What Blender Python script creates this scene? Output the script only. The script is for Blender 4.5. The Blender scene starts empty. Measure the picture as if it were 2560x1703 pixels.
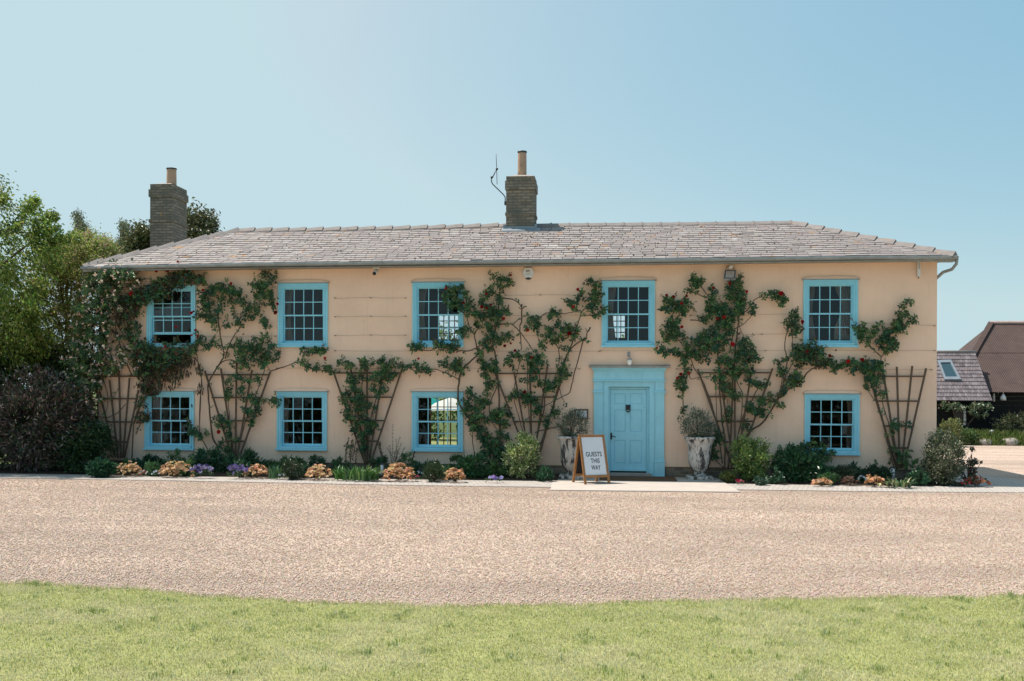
import bpy, math, random
import numpy as np
from mathutils import Matrix, Vector

# ------------------------------------------------------------------ camera, world, sun
SC = bpy.context.scene
COL = SC.collection
FPX, CXP, CYP = 2489.0, 1280.0, 979.4          # focal length and principal point in photograph pixels
CAM = np.array([0.0, -23.587, 2.0])
YAW, ROLL = 0.1, 0.0045
_d0 = np.array([-math.sin(YAW), math.cos(YAW), 0.0])
_r0 = np.array([math.cos(YAW), math.sin(YAW), 0.0])
_u0 = np.array([0.0, 0.0, 1.0])
_R = math.cos(ROLL) * _r0 + math.sin(ROLL) * _u0
_U = -math.sin(ROLL) * _r0 + math.cos(ROLL) * _u0
cd = bpy.data.cameras.new('camera')
cam = bpy.data.objects.new('camera', cd)
COL.objects.link(cam)
cd.sensor_width = 36.0
cd.lens = 36.0 * FPX / 2560.0
cd.shift_y = (CYP - 851.5) / 2560.0
cd.clip_start = 0.1
cd.clip_end = 2000.0
cam.matrix_world = Matrix(((_R[0], _U[0], -_d0[0], CAM[0]), (_R[1], _U[1], -_d0[1], CAM[1]),
                           (_R[2], _U[2], -_d0[2], CAM[2]), (0, 0, 0, 1)))
SC.camera = cam

SUN = np.array([-0.50, 0.16, 1.0])             # towards the sun: left, a little behind the house, high
SUN = SUN / np.linalg.norm(SUN)
EL = math.asin(SUN[2])
AZ = math.atan2(SUN[0], SUN[1])
world = bpy.data.worlds.new('World')
SC.world = world
world.use_nodes = True
wn = world.node_tree.nodes
wl = world.node_tree.links
wn.clear()
sky = wn.new('ShaderNodeTexSky')
sky.sky_type = 'NISHITA'
sky.sun_disc = False
sky.sun_elevation = EL
sky.sun_rotation = AZ
sky.altitude = 0.0
sky.air_density = 1.0
sky.dust_density = 2.0
sky.ozone_density = 2.0
bg = wn.new('ShaderNodeBackground')
bg.inputs['Strength'].default_value = 0.15
wo = wn.new('ShaderNodeOutputWorld')
tcw = wn.new('ShaderNodeTexCoord')                 # thin bright horizon band kept low
mpw = wn.new('ShaderNodeMapping')
mpw.inputs['Scale'].default_value = (1, 1, 1.3)
mpw.inputs['Location'].default_value = (0, 0, 0.10)
nrm = wn.new('ShaderNodeVectorMath')
nrm.operation = 'NORMALIZE'
wl.new(tcw.outputs['Generated'], mpw.inputs[0])
wl.new(mpw.outputs[0], nrm.inputs[0])
wl.new(nrm.outputs[0], sky.inputs[0])
sep = wn.new('ShaderNodeSeparateColor')
com = wn.new('ShaderNodeCombineColor')
wl.new(sky.outputs[0], sep.inputs[0])
for ch, (amp, gam) in enumerate(((0.90, 1.38), (1.46, 0.78), (2.08, 0.40))):    # film response of the sky, per channel
    pw = wn.new('ShaderNodeMath')
    pw.operation = 'POWER'
    pw.inputs[1].default_value = gam
    ml = wn.new('ShaderNodeMath')
    ml.operation = 'MULTIPLY'
    ml.inputs[1].default_value = amp
    wl.new(sep.outputs[ch], pw.inputs[0])
    wl.new(pw.outputs[0], ml.inputs[0])
    cp_ = wn.new('ShaderNodeMath')
    cp_.operation = 'MINIMUM'
    cp_.inputs[1].default_value = (2.75, 3.65, 4.0)[ch]
    wl.new(ml.outputs[0], cp_.inputs[0])
    wl.new(cp_.outputs[0], com.inputs[ch])
wl.new(com.outputs[0], bg.inputs[0])
wl.new(bg.outputs[0], wo.inputs[0])
sd = bpy.data.lights.new('sun', 'SUN')
sd.energy = 5.0
sd.angle = math.radians(0.55)
sd.color = (1.0, 0.905, 0.81)
so = bpy.data.objects.new('sun', sd)
COL.objects.link(so)
so.rotation_euler = Vector(SUN).to_track_quat('Z', 'Y').to_euler()
so.location = (-30, 10, 40)
SC.view_settings.view_transform = 'Standard'
SC.view_settings.look = 'None'
SC.view_settings.exposure = 0.41
SC.view_settings.gamma = 1.0
try:
    SC.cycles.max_bounces = 10
    SC.cycles.diffuse_bounces = 5
    SC.cycles.transparent_max_bounces = 16
    SC.cycles.use_denoising = True
except Exception:
    pass

rng = np.random.default_rng(7)
R = random.Random(5)


def ray(px, py):
    u = (px - CXP) / FPX
    v = -(py - CYP) / FPX
    return _d0 + u * _R + v * _U


def at(px, py, Y=0.0):
    "point of the vertical plane at depth Y that shows at this photograph pixel"
    d = ray(px, py)
    return CAM + d * ((Y - CAM[1]) / d[1])


def gd(px, py, Z=0.0):
    "point of the level plane at height Z that shows at this photograph pixel"
    d = ray(px, py)
    return CAM + d * ((Z - CAM[2]) / d[2])


# ------------------------------------------------------------------ scene helpers
def tag(o, label=None, cat=None, group=None, kind=None):
    if label: o['label'] = label
    if cat: o['category'] = cat
    if group: o['group'] = group
    if kind: o['kind'] = kind
    return o


def empty(name, loc=(0, 0, 0), rz=0.0, label=None, cat=None, group=None):
    o = bpy.data.objects.new(name, None)
    o.empty_display_size = 0.2
    COL.objects.link(o)
    o.location = [float(c) for c in loc]
    o.rotation_euler = (0, 0, rz)
    return tag(o, label, cat, group)


def link(name, me, mat, parent=None):
    o = bpy.data.objects.new(name, me)
    COL.objects.link(o)
    if mat is not None:
        me.materials.append(mat)
    if parent is not None:
        o.parent = parent
        inv = Matrix.Identity(4)
        p = parent
        while p is not None:
            inv = (Matrix.Translation(p.location) @ p.rotation_euler.to_matrix().to_4x4()) @ inv
            p = p.parent
        # meshes are written in world coordinates: undo the parents' placement once, in the data
        if not o.get('local'):
            me.transform(inv.inverted())
    return o


class MB:
    "collects shapes in world coordinates and links them as one mesh"
    def __init__(self):
        self.v, self.f, self.c, self.n = [], [], [], 0
        self.smooth = []

    def add(self, verts, faces, col=None, smooth=False):
        verts = np.asarray(verts, float).reshape(-1, 3)
        self.v.append(verts)
        k = self.n
        for f in faces:
            self.f.append([i + k for i in f])
            self.smooth.append(smooth)
        c = np.ones((len(verts), 4))
        if col is not None:
            c[:, :3] = col
        self.c.append(c)
        self.n += len(verts)
        return self

    def box(self, x0, x1, y0, y1, z0, z1, col=None, bev=0.0):
        if bev <= 0:
            v = [(x, y, z) for z in (z0, z1) for y in (y0, y1) for x in (x0, x1)]
            f = [(0, 2, 3, 1), (4, 5, 7, 6), (0, 1, 5, 4), (2, 6, 7, 3), (0, 4, 6, 2), (1, 3, 7, 5)]
            return self.add(v, f, col)
        b = bev
        v = []
        for (z, i) in ((z0, b), (z0 + b, 0), (z1 - b, 0), (z1, b)):
            X0, X1, Y0, Y1 = x0 + i, x1 - i, y0 + i, y1 - i
            v += [(X0, Y0, z), (X1, Y0, z), (X1, Y1, z), (X0, Y1, z)]
        f = [(3, 2, 1, 0), (12, 13, 14, 15)]
        for l in range(3):
            for q in range(4):
                a = l * 4 + q
                bb = l * 4 + (q + 1) % 4
                f.append((a, bb, bb + 4, a + 4))
        return self.add(v, f, col)

    def hexa(self, p, col=None):
        "p: 8 points, bottom ring then top ring"
        f = [(3, 2, 1, 0), (4, 5, 6, 7), (0, 1, 5, 4), (1, 2, 6, 5), (2, 3, 7, 6), (3, 0, 4, 7)]
        return self.add(p, f, col)

    def bar(self, a, b, w, d, col=None, up=(0, -1, 0)):
        "square bar from a to b, w across, d along 'up'"
        a, b = np.asarray(a, float), np.asarray(b, float)
        t = b - a
        t = t / (np.linalg.norm(t) + 1e-9)
        u = np.asarray(up, float)
        u = u - t * np.dot(u, t)
        u /= np.linalg.norm(u) + 1e-9
        s = np.cross(t, u)
        p = []
        for q in (a, b):
            for (i, j) in ((-1, -1), (1, -1), (1, 1), (-1, 1)):
                p.append(q + s * i * w / 2 + u * j * d / 2)
        return self.hexa(p, col)

    def tube(self, pts, rad, sides=6, col=None, cap=True):
        pts = np.asarray(pts, float)
        n = len(pts)
        rad = np.broadcast_to(np.asarray(rad, float), (n,)) if np.ndim(rad) else np.full(n, float(rad))
        tang = np.gradient(pts, axis=0)
        tang /= np.linalg.norm(tang, axis=1)[:, None] + 1e-9
        ref = np.array([0.13, 0.97, 0.21])
        vs = []
        for i in range(n):
            t = tang[i]
            r0 = ref if abs(np.dot(ref, t)) < 0.9 else np.array([1.0, 0, 0])
            u = np.cross(t, r0)
            u /= np.linalg.norm(u)
            w = np.cross(t, u)
            for k in range(sides):
                a = 2 * math.pi * k / sides
                vs.append(pts[i] + rad[i] * (math.cos(a) * u + math.sin(a) * w))
        fs = []
        for i in range(n - 1):
            for k in range(sides):
                a = i * sides + k
                b = i * sides + (k + 1) % sides
                fs.append((a, b, b + sides, a + sides))
        if cap:
            fs.append(tuple(range(sides))[::-1])
            fs.append(tuple((n - 1) * sides + k for k in range(sides)))
        return self.add(vs, fs, col, smooth=True)

    def lathe(self, prof, c=(0, 0, 0), sides=32, col=None, smooth=True):
        c = np.asarray(c, float)
        vs, fs = [], []
        for (r, z) in prof:
            for k in range(sides):
                a = 2 * math.pi * k / sides
                vs.append((c[0] + r * math.cos(a), c[1] + r * math.sin(a), c[2] + z))
        for i in range(len(prof) - 1):
            for k in range(sides):
                a = i * sides + k
                b = i * sides + (k + 1) % sides
                fs.append((a, b, b + sides, a + sides))
        fs.append(tuple(range(sides))[::-1])
        fs.append(tuple((len(prof) - 1) * sides + k for k in range(sides)))
        return self.add(vs, fs, col, smooth)

    def ball(self, c, r, seg=10, rings=7, col=None, sq=(1, 1, 1)):
        vs, fs = [], []
        for i in range(rings + 1):
            th = math.pi * i / rings
            for k in range(seg):
                a = 2 * math.pi * k / seg
                vs.append((c[0] + sq[0] * r * math.sin(th) * math.cos(a), c[1] + sq[1] * r * math.sin(th) * math.sin(a),
                           c[2] + sq[2] * r * math.cos(th)))
        for i in range(rings):
            for k in range(seg):
                a = i * seg + k
                b = i * seg + (k + 1) % seg
                fs.append((a, a + seg, b + seg, b))
        return self.add(vs, fs, col, True)

    def build(self, name, mat, parent=None):
        me = bpy.data.meshes.new(name)
        V = np.concatenate(self.v) if self.v else np.zeros((0, 3))
        me.from_pydata(V.tolist(), [], self.f)
        me.polygons.foreach_set('use_smooth', self.smooth)
        at_ = me.color_attributes.new('tint', 'FLOAT_COLOR', 'POINT')
        at_.data.foreach_set('color', np.concatenate(self.c).ravel())
        me.update()
        return link(name, me, mat, parent)


def tri_mesh(name, V, T, C, mat, parent=None, smooth=False):
    "fast triangle mesh from arrays with one colour per vertex"
    me = bpy.data.meshes.new(name)
    n, m = len(V), len(T)
    me.vertices.add(n)
    me.vertices.foreach_set('co', np.ascontiguousarray(V, dtype=np.float32).ravel())
    me.loops.add(3 * m)
    me.loops.foreach_set('vertex_index', np.ascontiguousarray(T, dtype=np.int32).ravel())
    me.polygons.add(m)
    me.polygons.foreach_set('loop_start', np.arange(0, 3 * m, 3, dtype=np.int32))
    me.polygons.foreach_set('use_smooth', np.full(m, smooth))
    a = me.color_attributes.new('tint', 'FLOAT_COLOR', 'POINT')
    c = np.ones((n, 4), np.float32)
    c[:, :3] = C
    a.data.foreach_set('color', c.ravel())
    me.update()
    me.validate()
    return link(name, me, mat, parent)


def unit(a):
    return a / (np.linalg.norm(a, axis=-1, keepdims=True) + 1e-9)


def leaf_arrays(P, axis, nrm, L, W, col, fold=0.28):
    "one folded kite per leaf"
    n = len(P)
    axis = unit(axis)
    nrm = nrm - axis * np.sum(nrm * axis, 1, keepdims=True)
    nrm = unit(nrm)
    side = np.cross(axis, nrm)
    L, W = np.asarray(L)[:, None], np.asarray(W)[:, None]
    mid = P + axis * L * 0.45
    V = np.stack([P, mid + side * W * 0.5 + nrm * W * fold, P + axis * L - nrm * L * 0.12, mid - side * W * 0.5 + nrm * W * fold], 1)
    k = np.arange(n)[:, None] * 4
    T = np.concatenate([k + np.array([[0, 1, 2]]), k + np.array([[0, 2, 3]])], 1).reshape(-1, 3)
    C = np.repeat(np.asarray(col)[:, None, :], 4, 1).reshape(-1, 3)
    return V.reshape(-1, 3), T, C


def leaves(name, P, axis, nrm, L, W, col, mat, parent=None, fold=0.28):
    V, T, C = leaf_arrays(P, axis, nrm, L, W, col, fold)
    return tri_mesh(name, V, T, C, mat, parent)


def pal(n, cols, w=None, jit=0.25, r=None):
    r = r or rng
    cols = np.asarray(cols, float)
    i = r.choice(len(cols), n, p=None if w is None else np.asarray(w) / np.sum(w))
    c = cols[i] * (1 + jit * r.normal(0, 1, (n, 1)).clip(-2, 2) * 0.6)
    return np.clip(c * (1 + 0.08 * r.normal(0, 1, (n, 3))), 0.003, 0.95)


# ------------------------------------------------------------------ materials
def M(name, col=(0.5, 0.5, 0.5), rough=0.7, spec=0.3, metal=0.0, vary=0.0, vscale=4.0, bump=0.0, bscale=40.0, tint=False,
      transl=0.0, patches=(), coat=0.0):
    m = bpy.data.materials.new(name)
    m.use_nodes = True
    nt = m.node_tree
    N, L = nt.nodes, nt.links
    b = N['Principled BSDF']
    b.inputs['Roughness'].default_value = rough
    b.inputs['Metallic'].default_value = metal
    b.inputs['Specular IOR Level'].default_value = spec
    b.inputs['Coat Weight'].default_value = coat
    tc = N.new('ShaderNodeTexCoord')
    geo = N.new('ShaderNodeNewGeometry')
    pos = geo.outputs['Position']
    rgb = N.new('ShaderNodeRGB')
    rgb.outputs[0].default_value = (*col, 1)
    cur = rgb.outputs[0]
    if tint:
        a = N.new('ShaderNodeAttribute')
        a.attribute_name = 'tint'
        cur = a.outputs['Color']
    if vary > 0:
        nz = N.new('ShaderNodeTexNoise')
        nz.inputs['Scale'].default_value = vscale
        nz.inputs['Detail'].default_value = 6
        nz.inputs['Roughness'].default_value = 0.62
        L.new(pos, nz.inputs['Vector'])
        mr = N.new('ShaderNodeMapRange')
        mr.inputs['From Min'].default_value = 0.25
        mr.inputs['From Max'].default_value = 0.75
        mr.inputs['To Min'].default_value = 1 - vary
        mr.inputs['To Max'].default_value = 1 + vary
        L.new(nz.outputs['Fac'], mr.inputs['Value'])
        mx = N.new('ShaderNodeMix')
        mx.data_type = 'RGBA'
        mx.blend_type = 'MULTIPLY'
        mx.inputs['Factor'].default_value = 1
        L.new(cur, mx.inputs['A'])
        L.new(mr.outputs[0], mx.inputs['B'])
        cur = mx.outputs['Result']
    for (pc, scale, lo, hi, amt, stretch) in patches:
        mp = N.new('ShaderNodeMapping')
        mp.inputs['Scale'].default_value = stretch
        L.new(pos, mp.inputs['Vector'])
        nz = N.new('ShaderNodeTexNoise')
        nz.inputs['Scale'].default_value = scale
        nz.inputs['Detail'].default_value = 8
        nz.inputs['Roughness'].default_value = 0.65
        L.new(mp.outputs[0], nz.inputs['Vector'])
        mr = N.new('ShaderNodeMapRange')
        mr.inputs['From Min'].default_value = lo
        mr.inputs['From Max'].default_value = hi
        mr.inputs['To Max'].default_value = amt
        L.new(nz.outputs['Fac'], mr.inputs['Value'])
        mx = N.new('ShaderNodeMix')
        mx.data_type = 'RGBA'
        L.new(mr.outputs[0], mx.inputs['Factor'])
        L.new(cur, mx.inputs['A'])
        mx.inputs['B'].default_value = (*pc, 1)
        cur = mx.outputs['Result']
    L.new(cur, b.inputs['Base Color'])
    if bump > 0:
        nz = N.new('ShaderNodeTexNoise')
        nz.inputs['Scale'].default_value = bscale
        nz.inputs['Detail'].default_value = 5
        L.new(pos, nz.inputs['Vector'])
        bp = N.new('ShaderNodeBump')
        bp.inputs['Strength'].default_value = 1.0
        bp.inputs['Distance'].default_value = bump
        L.new(nz.outputs['Fac'], bp.inputs['Height'])
        L.new(bp.outputs[0], b.inputs['Normal'])
    if transl > 0:
        t = N.new('ShaderNodeBsdfTranslucent')
        mx2 = N.new('ShaderNodeMixShader')
        mx2.inputs[0].default_value = transl
        L.new(cur, t.inputs['Color'])
        L.new(b.outputs[0], mx2.inputs[1])
        L.new(t.outputs[0], mx2.inputs[2])
        L.new(mx2.outputs[0], N['Material Output'].inputs['Surface'])
    return m


def glass_mat():
    m = bpy.data.materials.new('window_glass')
    m.use_nodes = True
    nt = m.node_tree
    N, L = nt.nodes, nt.links
    N.clear()
    out = N.new('ShaderNodeOutputMaterial')
    tr = N.new('ShaderNodeBsdfTransparent')
    tr.inputs[0].default_value = (0.86, 0.9, 0.9, 1)
    gl = N.new('ShaderNodeBsdfGlossy')
    gl.inputs['Roughness'].default_value = 0.015
    fr = N.new('ShaderNodeFresnel')
    fr.inputs['IOR'].default_value = 1.58
    mx = N.new('ShaderNodeMixShader')
    L.new(fr.outputs[0], mx.inputs[0])
    L.new(tr.outputs[0], mx.inputs[1])
    L.new(gl.outputs[0], mx.inputs[2])
    L.new(mx.outputs[0], out.inputs['Surface'])
    return m


def brick_mat(name, c1, c2, mortar, bw, bh, mw=0.012, patches=(), axis='x'):
    m = M(name, c1, 0.9, 0.15, patches=())
    nt = m.node_tree
    N, L = nt.nodes, nt.links
    b = N['Principled BSDF']
    geo = N.new('ShaderNodeNewGeometry')
    sx = N.new('ShaderNodeSeparateXYZ')
    L.new(geo.outputs['Position'], sx.inputs[0])
    ad = N.new('ShaderNodeMath')
    ad.operation = 'ADD'
    L.new(sx.outputs['X'], ad.inputs[0])
    L.new(sx.outputs['Y'], ad.inputs[1])
    cb = N.new('ShaderNodeCombineXYZ')
    if axis == 'x':
        L.new(ad.outputs[0], cb.inputs[0])
        L.new(sx.outputs['Z'], cb.inputs[1])
    else:
        L.new(sx.outputs['X'], cb.inputs[0])
        L.new(sx.outputs['Y'], cb.inputs[1])
    br = N.new('ShaderNodeTexBrick')
    br.inputs['Color1'].default_value = (*c1, 1)
    br.inputs['Color2'].default_value = (*c2, 1)
    br.inputs['Mortar'].default_value = (*mortar, 1)
    br.inputs['Scale'].default_value = 1
    br.inputs['Mortar Size'].default_value = mw
    br.inputs['Mortar Smooth'].default_value = 0.3
    br.inputs['Brick Width'].default_value = bw
    br.inputs['Row Height'].default_value = bh
    br.inputs['Bias'].default_value = 0.0
    L.new(cb.outputs[0], br.inputs['Vector'])
    cur = br.outputs['Color']
    for (pc, scale, lo, hi, amt) in patches:
        nz = N.new('ShaderNodeTexNoise')
        nz.inputs['Scale'].default_value = scale
        nz.inputs['Detail'].default_value = 8
        nz.inputs['Roughness'].default_value = 0.7
        L.new(geo.outputs['Position'], nz.inputs['Vector'])
        mr = N.new('ShaderNodeMapRange')
        mr.inputs['From Min'].default_value = lo
        mr.inputs['From Max'].default_value = hi
        mr.inputs['To Max'].default_value = amt
        L.new(nz.outputs['Fac'], mr.inputs['Value'])
        mx = N.new('ShaderNodeMix')
        mx.data_type = 'RGBA'
        L.new(mr.outputs[0], mx.inputs['Factor'])
        L.new(cur, mx.inputs['A'])
        mx.inputs['B'].default_value = (*pc, 1)
        cur = mx.outputs['Result']
    L.new(cur, b.inputs['Base Color'])
    bp = N.new('ShaderNodeBump')
    bp.inputs['Distance'].default_value = 0.008
    iv = N.new('ShaderNodeMath')
    iv.operation = 'SUBTRACT'
    iv.inputs[0].default_value = 1
    L.new(br.outputs['Fac'], iv.inputs[1])
    L.new(iv.outputs[0], bp.inputs['Height'])
    L.new(bp.outputs[0], b.inputs['Normal'])
    return m


def gravel_mat(name='gravel'):
    m = M(name, (0.5, 0.4, 0.33), 0.85, 0.2)
    nt = m.node_tree
    N, L = nt.nodes, nt.links
    b = N['Principled BSDF']
    geo = N.new('ShaderNodeNewGeometry')
    vo = N.new('ShaderNodeTexVoronoi')
    vo.inputs['Scale'].default_value = 84
    L.new(geo.outputs['Position'], vo.inputs['Vector'])
    sx = N.new('ShaderNodeSeparateColor')
    L.new(vo.outputs['Color'], sx.inputs[0])
    cr = N.new('ShaderNodeValToRGB')
    e = cr.color_ramp.elements
    e[0].position, e[0].color = 0.0, (0.20, 0.125, 0.09, 1)
    e[1].position, e[1].color = 1.0, (0.62, 0.54, 0.46, 1)
    for (p, c) in ((0.08, (0.31, 0.22, 0.165, 1)), (0.3, (0.475, 0.355, 0.275, 1)), (0.6, (0.545, 0.43, 0.35, 1)), (0.85, (0.575, 0.46, 0.385, 1))):
        q = e.new(p)
        q.color = c
    L.new(sx.outputs[0], cr.inputs[0])
    nz = N.new('ShaderNodeTexNoise')
    nz.inputs['Scale'].default_value = 0.55
    nz.inputs['Detail'].default_value = 5
    mp = N.new('ShaderNodeMapping')
    mp.inputs['Scale'].default_value = (0.35, 1.0, 1)
    L.new(geo.outputs['Position'], mp.inputs[0])
    L.new(mp.outputs[0], nz.inputs['Vector'])
    mr = N.new('ShaderNodeMapRange')
    mr.inputs['From Min'].default_value = 0.3
    mr.inputs['From Max'].default_value = 0.7
    mr.inputs['To Min'].default_value = 0.80
    mr.inputs['To Max'].default_value = 1.16
    wv = N.new('ShaderNodeTexWave')
    wv.wave_type = 'BANDS'
    wv.bands_direction = 'Y'
    wv.inputs['Scale'].default_value = 0.21
    wv.inputs['Distortion'].default_value = 2.2
    wv.inputs['Detail'].default_value = 3
    wv.inputs['Detail Scale'].default_value = 0.35
    L.new(geo.outputs['Position'], wv.inputs['Vector'])
    av = N.new('ShaderNodeMath')
    av.operation = 'MULTIPLY_ADD'
    av.inputs[1].default_value = 0.10
    L.new(wv.outputs['Fac'], av.inputs[0])
    sb = N.new('ShaderNodeMath')
    sb.operation = 'SUBTRACT'
    sb.inputs[1].default_value = 0.05
    L.new(nz.outputs['Fac'], sb.inputs[0])
    L.new(sb.outputs[0], av.inputs[2])
    L.new(av.outputs[0], mr.inputs['Value'])
    mx = N.new('ShaderNodeMix')
    mx.data_type = 'RGBA'
    mx.blend_type = 'MULTIPLY'
    mx.inputs['Factor'].default_value = 1
    L.new(cr.outputs[0], mx.inputs['A'])
    L.new(mr.outputs[0], mx.inputs['B'])
    L.new(mx.outputs['Result'], b.inputs['Base Color'])
    bp = N.new('ShaderNodeBump')
    bp.inputs['Distance'].default_value = 0.012
    bp.invert = True
    L.new(vo.outputs['Distance'], bp.inputs['Height'])
    L.new(bp.outputs[0], b.inputs['Normal'])
    return m


MT = {}
MT['render'] = M('peach_render', (0.90, 0.635, 0.475), 0.9, 0.12, vary=0.08, vscale=0.9, bump=0.006, bscale=7,
                 patches=(((0.74, 0.51, 0.34), 2.2, 0.55, 0.8, 0.5, (0.5, 0.5, 1.2)), ((0.62, 0.45, 0.32), 3.0, 0.56, 0.8, 0.45, (4, 4, 0.22)), ((0.92, 0.70, 0.54), 0.9, 0.5, 0.75, 0.6, (0.6, 0.6, 1.0)), ((0.55, 0.40, 0.29), 60, 0.66, 0.74, 0.35, (1, 1, 1))))
MT['blue'] = M('blue_paint', (0.29, 0.68, 0.82), 0.42, 0.4, vary=0.07, vscale=5,
                  patches=(((0.20, 0.52, 0.66), 9, 0.58, 0.75, 0.5, (1, 1, .4)), ((0.42, 0.70, 0.78), 14, 0.62, 0.72, 0.4, (1, 1, 1))))
MT['blue_door'] = M('blue_door_paint', (0.33, 0.68, 0.80), 0.45, 0.4, vary=0.07, vscale=5, bump=0.0012, bscale=90,
                       patches=(((0.22, 0.52, 0.64), 8, 0.58, 0.75, 0.5, (1, 1, .3)), ((0.48, 0.70, 0.76), 16, 0.62, 0.72, 0.4, (1, 1, 1))))
MT['slate'] = M('roof_slate', tint=True, rough=0.62, spec=0.35, vary=0.10, vscale=5, bump=0.004, bscale=30,
                patches=(((0.42, 0.20, 0.05), 3.3, 0.585, 0.70, 0.8, (1, 1, 1)), ((0.55, 0.52, 0.5), 2.1, 0.60, 0.70, 0.55, (1, 1, 1)),
                         ((0.06, 0.045, 0.035), 9.0, 0.685, 0.72, 0.9, (1, 1, 1))))
MT['ridge'] = M('ridge_tile', (0.235, 0.21, 0.20), 0.8, 0.2, vary=0.2, vscale=6, bump=0.004, bscale=40,
                patches=(((0.38, 0.20, 0.05), 5, 0.62, 0.72, 0.6, (1, 1, 1)),))
MT['lead'] = M('lead', (0.25, 0.29, 0.33), 0.5, 0.4, metal=0.3, vary=0.15, vscale=8)
MT['gutter'] = M('painted_gutter', (0.30, 0.335, 0.35), 0.5, 0.35, vary=0.2, vscale=5,
                 patches=(((0.14, 0.15, 0.12), 4, 0.55, 0.75, 0.6, (1, 1, 1)),))
MT['chim'] = brick_mat('chimney_brick', (0.32, 0.26, 0.20), (0.19, 0.16, 0.125), (0.16, 0.14, 0.115), 0.23, 0.078, 0.012,
                       patches=(((0.12, 0.13, 0.115), 2.6, 0.50, 0.66, 0.7), ((0.14, 0.13, 0.11), 9, 0.55, 0.66, 0.6), ((0.55, 0.29, 0.06), 4.5, 0.64, 0.70, 0.8)))
MT['plinth'] = brick_mat('plinth_brick', (0.30, 0.23, 0.17), (0.17, 0.14, 0.11), (0.28, 0.25, 0.20), 0.23, 0.078, 0.010,
                         patches=(((0.06, 0.065, 0.055), 4, 0.5, 0.7, 0.7),))
MT['pot'] = M('chimney_pot_clay', (0.46, 0.30, 0.21), 0.8, 0.2, vary=0.2, vscale=5, patches=(((0.10, 0.09, 0.08), 3, 0.55, 0.75, 0.7, (1, 1, 1)),))
MT['metal_dark'] = M('dark_metal', (0.05, 0.055, 0.06), 0.45, 0.5, metal=0.4)
MT['black_iron'] = M('black_iron', (0.012, 0.012, 0.014), 0.4, 0.5)
MT['white_plastic'] = M('white_plastic', (0.72, 0.71, 0.69), 0.45, 0.4, vary=0.05)
MT['grey_plastic'] = M('grey_plastic', (0.35, 0.36, 0.37), 0.45, 0.4, vary=0.05)
MT['navy'] = M('navy_plastic', (0.01, 0.035, 0.06), 0.3, 0.5)
MT['ink'] = M('ink', (0.025, 0.035, 0.04), 0.7, 0.2)
MT['greyink'] = M('grey_ink', (0.25, 0.25, 0.26), 0.7, 0.2)
MT['sign_white'] = M('sign_white', (0.74, 0.75, 0.77), 0.5, 0.3, vary=0.03)
MT['chalk'] = M('chalkboard', (0.02, 0.021, 0.022), 0.7, 0.3)
MT['oak'] = M('oak', (0.33, 0.155, 0.055), 0.5, 0.35, vary=0.25, vscale=14)
MT['frame_wood'] = M('frame_wood', (0.14, 0.085, 0.05), 0.6, 0.3, vary=0.2, vscale=14)
MT['paper'] = M('paper', (0.72, 0.74, 0.78), 0.8, 0.2)
MT['trellis'] = M('weathered_trellis', (0.125, 0.088, 0.062), 0.85, 0.15, vary=0.3, vscale=16, bump=0.002, bscale=120)
MT['bark'] = M('bark', (0.13, 0.095, 0.07), 0.9, 0.15, vary=0.3, vscale=14, bump=0.006, bscale=60)
MT['stem'] = M('rose_stem', (0.115, 0.08, 0.055), 0.8, 0.2, vary=0.35, vscale=9)
MT['greenstem'] = M('green_stem', tint=True, rough=0.7, spec=0.2)
MT['wire'] = M('rusty_wire', (0.27, 0.19, 0.135), 0.6, 0.3, metal=0.3)
MT['leaf'] = M('leaf', tint=True, rough=0.36, spec=0.55, transl=0.18)
MT['leafthin'] = M('thin_leaf', tint=True, rough=0.5, spec=0.35, transl=0.42)
MT['petal'] = M('petal', tint=True, rough=0.6, spec=0.25, transl=0.25)
MT['grass'] = M('grass_blade', tint=True, rough=0.55, spec=0.3, transl=0.35)
MT['stone'] = M('urn_stone', (0.56, 0.52, 0.48), 0.85, 0.2, vary=0.12, vscale=8, bump=0.004, bscale=50,
                patches=(((0.33, 0.22, 0.15), 6, 0.56, 0.70, 0.55, (1, 1, 0.6)), ((0.05, 0.05, 0.052), 4.6, 0.515, 0.56, 0.95, (1.7, 1.7, 0.40)),
                         ((0.10, 0.09, 0.085), 22, 0.555, 0.62, 0.85, (1, 1, 0.5))))
MT['soil'] = M('bed_soil', (0.06, 0.045, 0.033), 0.95, 0.1, vary=0.4, vscale=12, bump=0.02, bscale=30)
MT['gravel'] = gravel_mat()
MT['pebble'] = M('pebble', tint=True, rough=0.8, spec=0.2)
MT['path'] = brick_mat('path_pavers', (0.45, 0.415, 0.38), (0.385, 0.36, 0.335), (0.30, 0.275, 0.25), 0.10, 0.21, 0.008,
                       patches=(((0.33, 0.28, 0.24), 1.2, 0.5, 0.75, 0.4), ((0.5, 0.45, 0.4), 5, 0.55, 0.75, 0.4)), axis='y')
MT['paving'] = M('pale_flagstone', (0.46, 0.41, 0.365), 0.85, 0.2, vary=0.10, vscale=3, bump=0.002, bscale=40,
                 patches=(((0.40, 0.34, 0.29), 1.6, 0.55, 0.75, 0.4, (1, 1, 1)),))
MT['mat'] = M('coir', (0.15, 0.085, 0.05), 0.95, 0.1, vary=0.25, vscale=40, bump=0.006, bscale=200)
MT['ground'] = M('field', (0.09, 0.12, 0.045), 0.95, 0.1, vary=0.3, vscale=0.3)
MT['lawn'] = M('lawn_base', (0.26, 0.27, 0.11), 0.95, 0.1, vary=0.25, vscale=2.5,
               patches=(((0.34, 0.29, 0.17), 5, 0.55, 0.7, 0.5, (1, 1, 1)),))
MT['glass'] = glass_mat()
MT['room'] = M('room_plaster', (0.07, 0.058, 0.05), 0.95, 0.1)
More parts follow.
